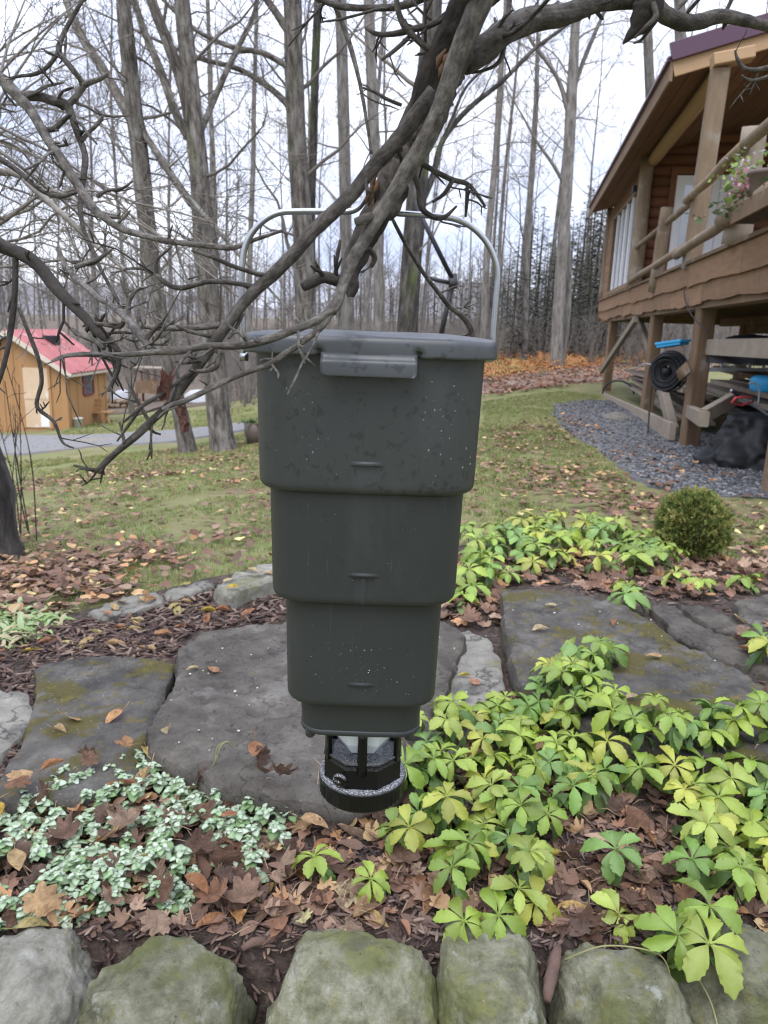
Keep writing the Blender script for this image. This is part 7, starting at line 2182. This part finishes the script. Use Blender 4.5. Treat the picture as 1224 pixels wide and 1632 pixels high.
for pts, nm, mt, sp in [
    (link_in(-60, 95, 1.5, 22) + [(-15, 115, 22, 1.42), (0, 126, 21, 1.40), (30, 152, 19, 1.36), (60, 192, 16, 1.33), (85, 235, 16, 1.3), (110, 275, 16, 1.28), (145, 325, 15, 1.25), (168, 348, 13, 1.22), (196, 366, 12, 1.2), (232, 376, 11, 1.18), (286, 388, 10, 1.15), (340, 392, 10, 1.12), (372, 394, 9, 1.1), (402, 383, 7, 1.08), (450, 367, 5, 1.06)], 'limb', M_shoot, 16),
    ([(36, 152, 16, 1.36), (60, 152, 16, 1.36), (86, 163, 15, 1.35), (108, 170, 15, 1.35), (120, 200, 12, 1.34), (134, 240, 11, 1.33), (136, 262, 11, 1.32), (130, 300, 10, 1.3), (128, 332, 9, 1.28), (136, 372, 8, 1.26), (150, 405, 8, 1.24), (166, 440, 7, 1.22), (190, 486, 5, 1.2)], 'branch', M_apple, 10),
    ([(108, 170, 12, 1.35), (122, 156, 11, 1.35), (136, 136, 11, 1.35), (160, 125, 8, 1.35), (173, 117, 4, 1.35)], 'twig', M_shoot, 3),
    ([(136, 136, 9, 1.35), (118, 114, 9, 1.36), (100, 92, 9, 1.37), (92, 78, 8, 1.38), (102, 52, 8, 1.39), (118, 22, 7, 1.4), (136, -8, 6, 1.4)], 'twig', M_apple, 5),
    ([(94, 80, 8, 1.38), (76, 105, 7, 1.38), (55, 118, 6, 1.38), (30, 122, 5, 1.38), (5, 128, 4, 1.38)], 'twig', M_apple, 4),
    ([(68, 205, 9, 1.33), (85, 205, 9, 1.32), (102, 190, 8, 1.31), (112, 182, 6, 1.3)], 'twig', M_apple, 2),
    ([(130, 225, 7, 1.33), (142, 210, 7, 1.33), (155, 198, 7, 1.33), (163, 185, 5, 1.33), (150, 172, 3, 1.33)], 'twig', M_shoot, 2),
    ([(155, 312, 7, 1.24), (170, 303, 6, 1.24), (195, 300, 5, 1.24), (212, 288, 3, 1.24)], 'twig', M_apple, 2),
    (link_in(-50, 362, 1.35, 24) + [(-15, 382, 24, 1.30), (0, 392, 24, 1.28), (30, 404, 23, 1.26), (58, 424, 23, 1.24), (85, 455, 22, 1.22), (110, 482, 20, 1.2), (135, 506, 18, 1.18), (152, 526, 17, 1.17), (172, 541, 15, 1.16), (186, 556, 11, 1.15), (196, 572, 7, 1.15)], 'limb', M_bark_edge, 14),
    ([(25, 412, 11, 1.26), (23, 470, 11, 1.25), (16, 530, 11, 1.24), (8, 572, 9, 1.23), (-6, 620, 7, 1.22)], 'branch', M_barkd, 5),
    ([(92, 396, 9, 1.22), (102, 420, 9, 1.2), (120, 442, 10, 1.15), (146, 466, 11, 1.05), (176, 486, 11, .95), (200, 506, 13, .86), (214, 524, 14, .80), (232, 546, 13, .77), (246, 560, 11, .76)], 'branch', M_shoot, 12),
    ([(205, 500, 10, .86), (205, 484, 9, .86), (212, 470, 8, .86), (222, 460, 5, .86), (232, 458, 3, .86)], 'twig', M_shoot, 4),
    ([(196, 512, 10, .87), (190, 520, 9, .87), (170, 518, 8, .88), (152, 515, 6, .9)], 'twig', M_apple, 2),
    ([(232, 545, 10, .77), (245, 528, 9, .77), (258, 515, 6, .77), (262, 508, 4, .77)], 'twig', M_apple, 2),
    ([(114, 524, 8, 1.18), (130, 535, 9, 1.17), (150, 543, 10, 1.16), (165, 555, 9, 1.15)], 'twig', M_shoot, 3),
    ([(30, 490, 7, 1.5), (45, 530, 8, 1.5), (62, 575, 8, 1.5), (66, 610, 8, 1.5), (58, 648, 8, 1.5), (85, 672, 7, 1.5), (100, 705, 5, 1.5), (118, 714, 3, 1.5)], 'branch', M_apple, 5),
    ([(190, 570, 10, 1.1), (188, 590, 9, 1.1), (178, 612, 8, 1.1), (172, 624, 6, 1.1)], 'twig', M_barkd, 1),
    ([(120, 425, 9, 1.2), (155, 413, 8, 1.2), (172, 402, 6, 1.2), (180, 397, 3, 1.2)], 'twig', M_shoot, 4),
    ([(-20, 240, 10, 1.9), (25, 270, 9, 1.9), (62, 300, 8, 1.9), (95, 312, 8, 1.9), (125, 305, 6, 1.9)], 'branch', M_apple, 6),
    ([(-20, 270, 12, 2.3), (30, 280, 12, 2.2), (70, 315, 11, 2.1), (110, 350, 10, 2.0), (150, 390, 8, 2.0), (200, 430, 6, 1.9)], 'branch', M_twign, 6)]:
    limb(pts, left, mt, nm, 12 if nm == 'limb' else 8, 7, .10, 75, spurs=sp, seed=int(pts[0][1]) + 5)
# the mass of finer limbs behind
rg = random.Random(41)
for k in range(21):
    y0 = rg.uniform(2.6, 5.2)
    a = at(rg.uniform(-90, 10), rg.uniform(170, 430), y0); bx_, by_ = rg.uniform(110, 430), rg.uniform(340, 600)
    b = at(bx_, by_, y0 + rg.uniform(-1.0, 1.2)); m_ = a.lerp(b, .5) + Vector((0, 0, rg.uniform(.0, .28)))
    P = smooth_line([top_l, top_l.lerp(a, .6) + Vector((0, 0, .1)), a, m_, b], 7)
    r0 = rg.uniform(.005, .011)
    Rr = [max(.003, r0 * (1.5 - 1.25 * i / (len(P) - 1))) for i in range(len(P))]
    P = [p + Vector((noise.noise(p * 5), noise.noise(p * 5 + Vector((3, 0, 0))), noise.noise(p * 5 + Vector((0, 3, 0))))) * .03 for p in P]
    g = G(); g.tube(P, Rr, 6, rough=.08, nscale=30)
    branch_off(g, P, Rr, 1.05, 0, rg, (7, 4, 2), .03, .20, .5, .55, (.4, 1.1), .45, (5, 4, 3, 3), .0014)
    g.obj('branch', M_twign, left)
for k in range(9):
    y0 = rg.uniform(3.2, 6.0)
    a = at(rg.uniform(-120, -10), rg.uniform(60, 260), y0); b = at(rg.uniform(40, 260), rg.uniform(-60, 260), y0 + rg.uniform(-.8, .8))
    P = smooth_line([top_l, top_l.lerp(a, .6) + Vector((0, 0, .15)), a, a.lerp(b, .5) + Vector((0, 0, .08)), b], 7)
    r0 = rg.uniform(.008, .016); Rr = [max(.0025, r0 * (1.5 - 1.25 * i / (len(P) - 1))) for i in range(len(P))]
    g = G(); g.tube(P, Rr, 6, rough=.08, nscale=30)
    branch_off(g, P, Rr, 1.2, 0, rg, (7, 4, 2), .08, .22, .5, .6, (.5, 1.2), .4, (5, 4, 3, 3), .0016)
    g.obj('branch', M_twign, left)
# thin canes at the left tree
cb = gp(18, 860)
cn_ = thing('bare_canes', 'cluster of thin bare canes beside the left fruit tree trunk', 'shrub', cb)
for k in range(9):
    a = cb + Vector((rg.gauss(0, .07), rg.gauss(0, .07), -.02)); top = a + Vector((rg.gauss(-.04, .12), rg.gauss(0, .12), rg.uniform(.7, 1.25)))
    P = smooth_line([a, a.lerp(top, .5) + Vector((rg.gauss(0, .04), 0, 0)), top], 6)
    g = G(); g.tube(P, [.0045] * 7 + [.003] * 6, 5)
    branch_off(g, P, [.004] * len(P), .35, 0, rg, (5,), .1, .2, .6, .6, (.4, .9), .3, (4, 3), .0018)
    g.obj('cane', M_barkd, cn_)

# dry stems and grass in front
for pts, lb in [([(900, 1530, .02), (960, 1508, .06), (1030, 1514, .07), (1062, 1535, .05), (1075, 1600, .0)], 'long dry grass stem arching over the flat-faced green boulder'), ([(1100, 1540, .03), (1130, 1590, .03), (1145, 1640, .02)], 'pale green grass blade hanging at the wall gap')]:
    P = smooth_line([gp(a, b, h) for a, b, h in pts], 6)
    g = G(); g.tube(P, [.0016] * len(P), 5); tag(g.obj('grass_stem', M_stem), lb, 'grass stem')
pd = gp(345, 1200, .09)
ds = thing('dry_seedling', 'thin dry curled plant stalk in front of the big flagstone', 'plant', pd)
P = smooth_line([gp(330, 1240, .05), gp(342, 1215, .10), gp(352, 1190, .14), gp(362, 1182, .15), gp(370, 1190, .13)], 6)
g = G(); g.tube(P, [.0018] * len(P), 5); g.obj('stalk', M_stem, ds)
P = smooth_line([gp(343, 1212, .10), gp(346, 1192, .13), gp(356, 1183, .14)], 5)
g = G(); g.tube(P, [.0013] * len(P), 5); g.obj('tendril', M_stem, ds)
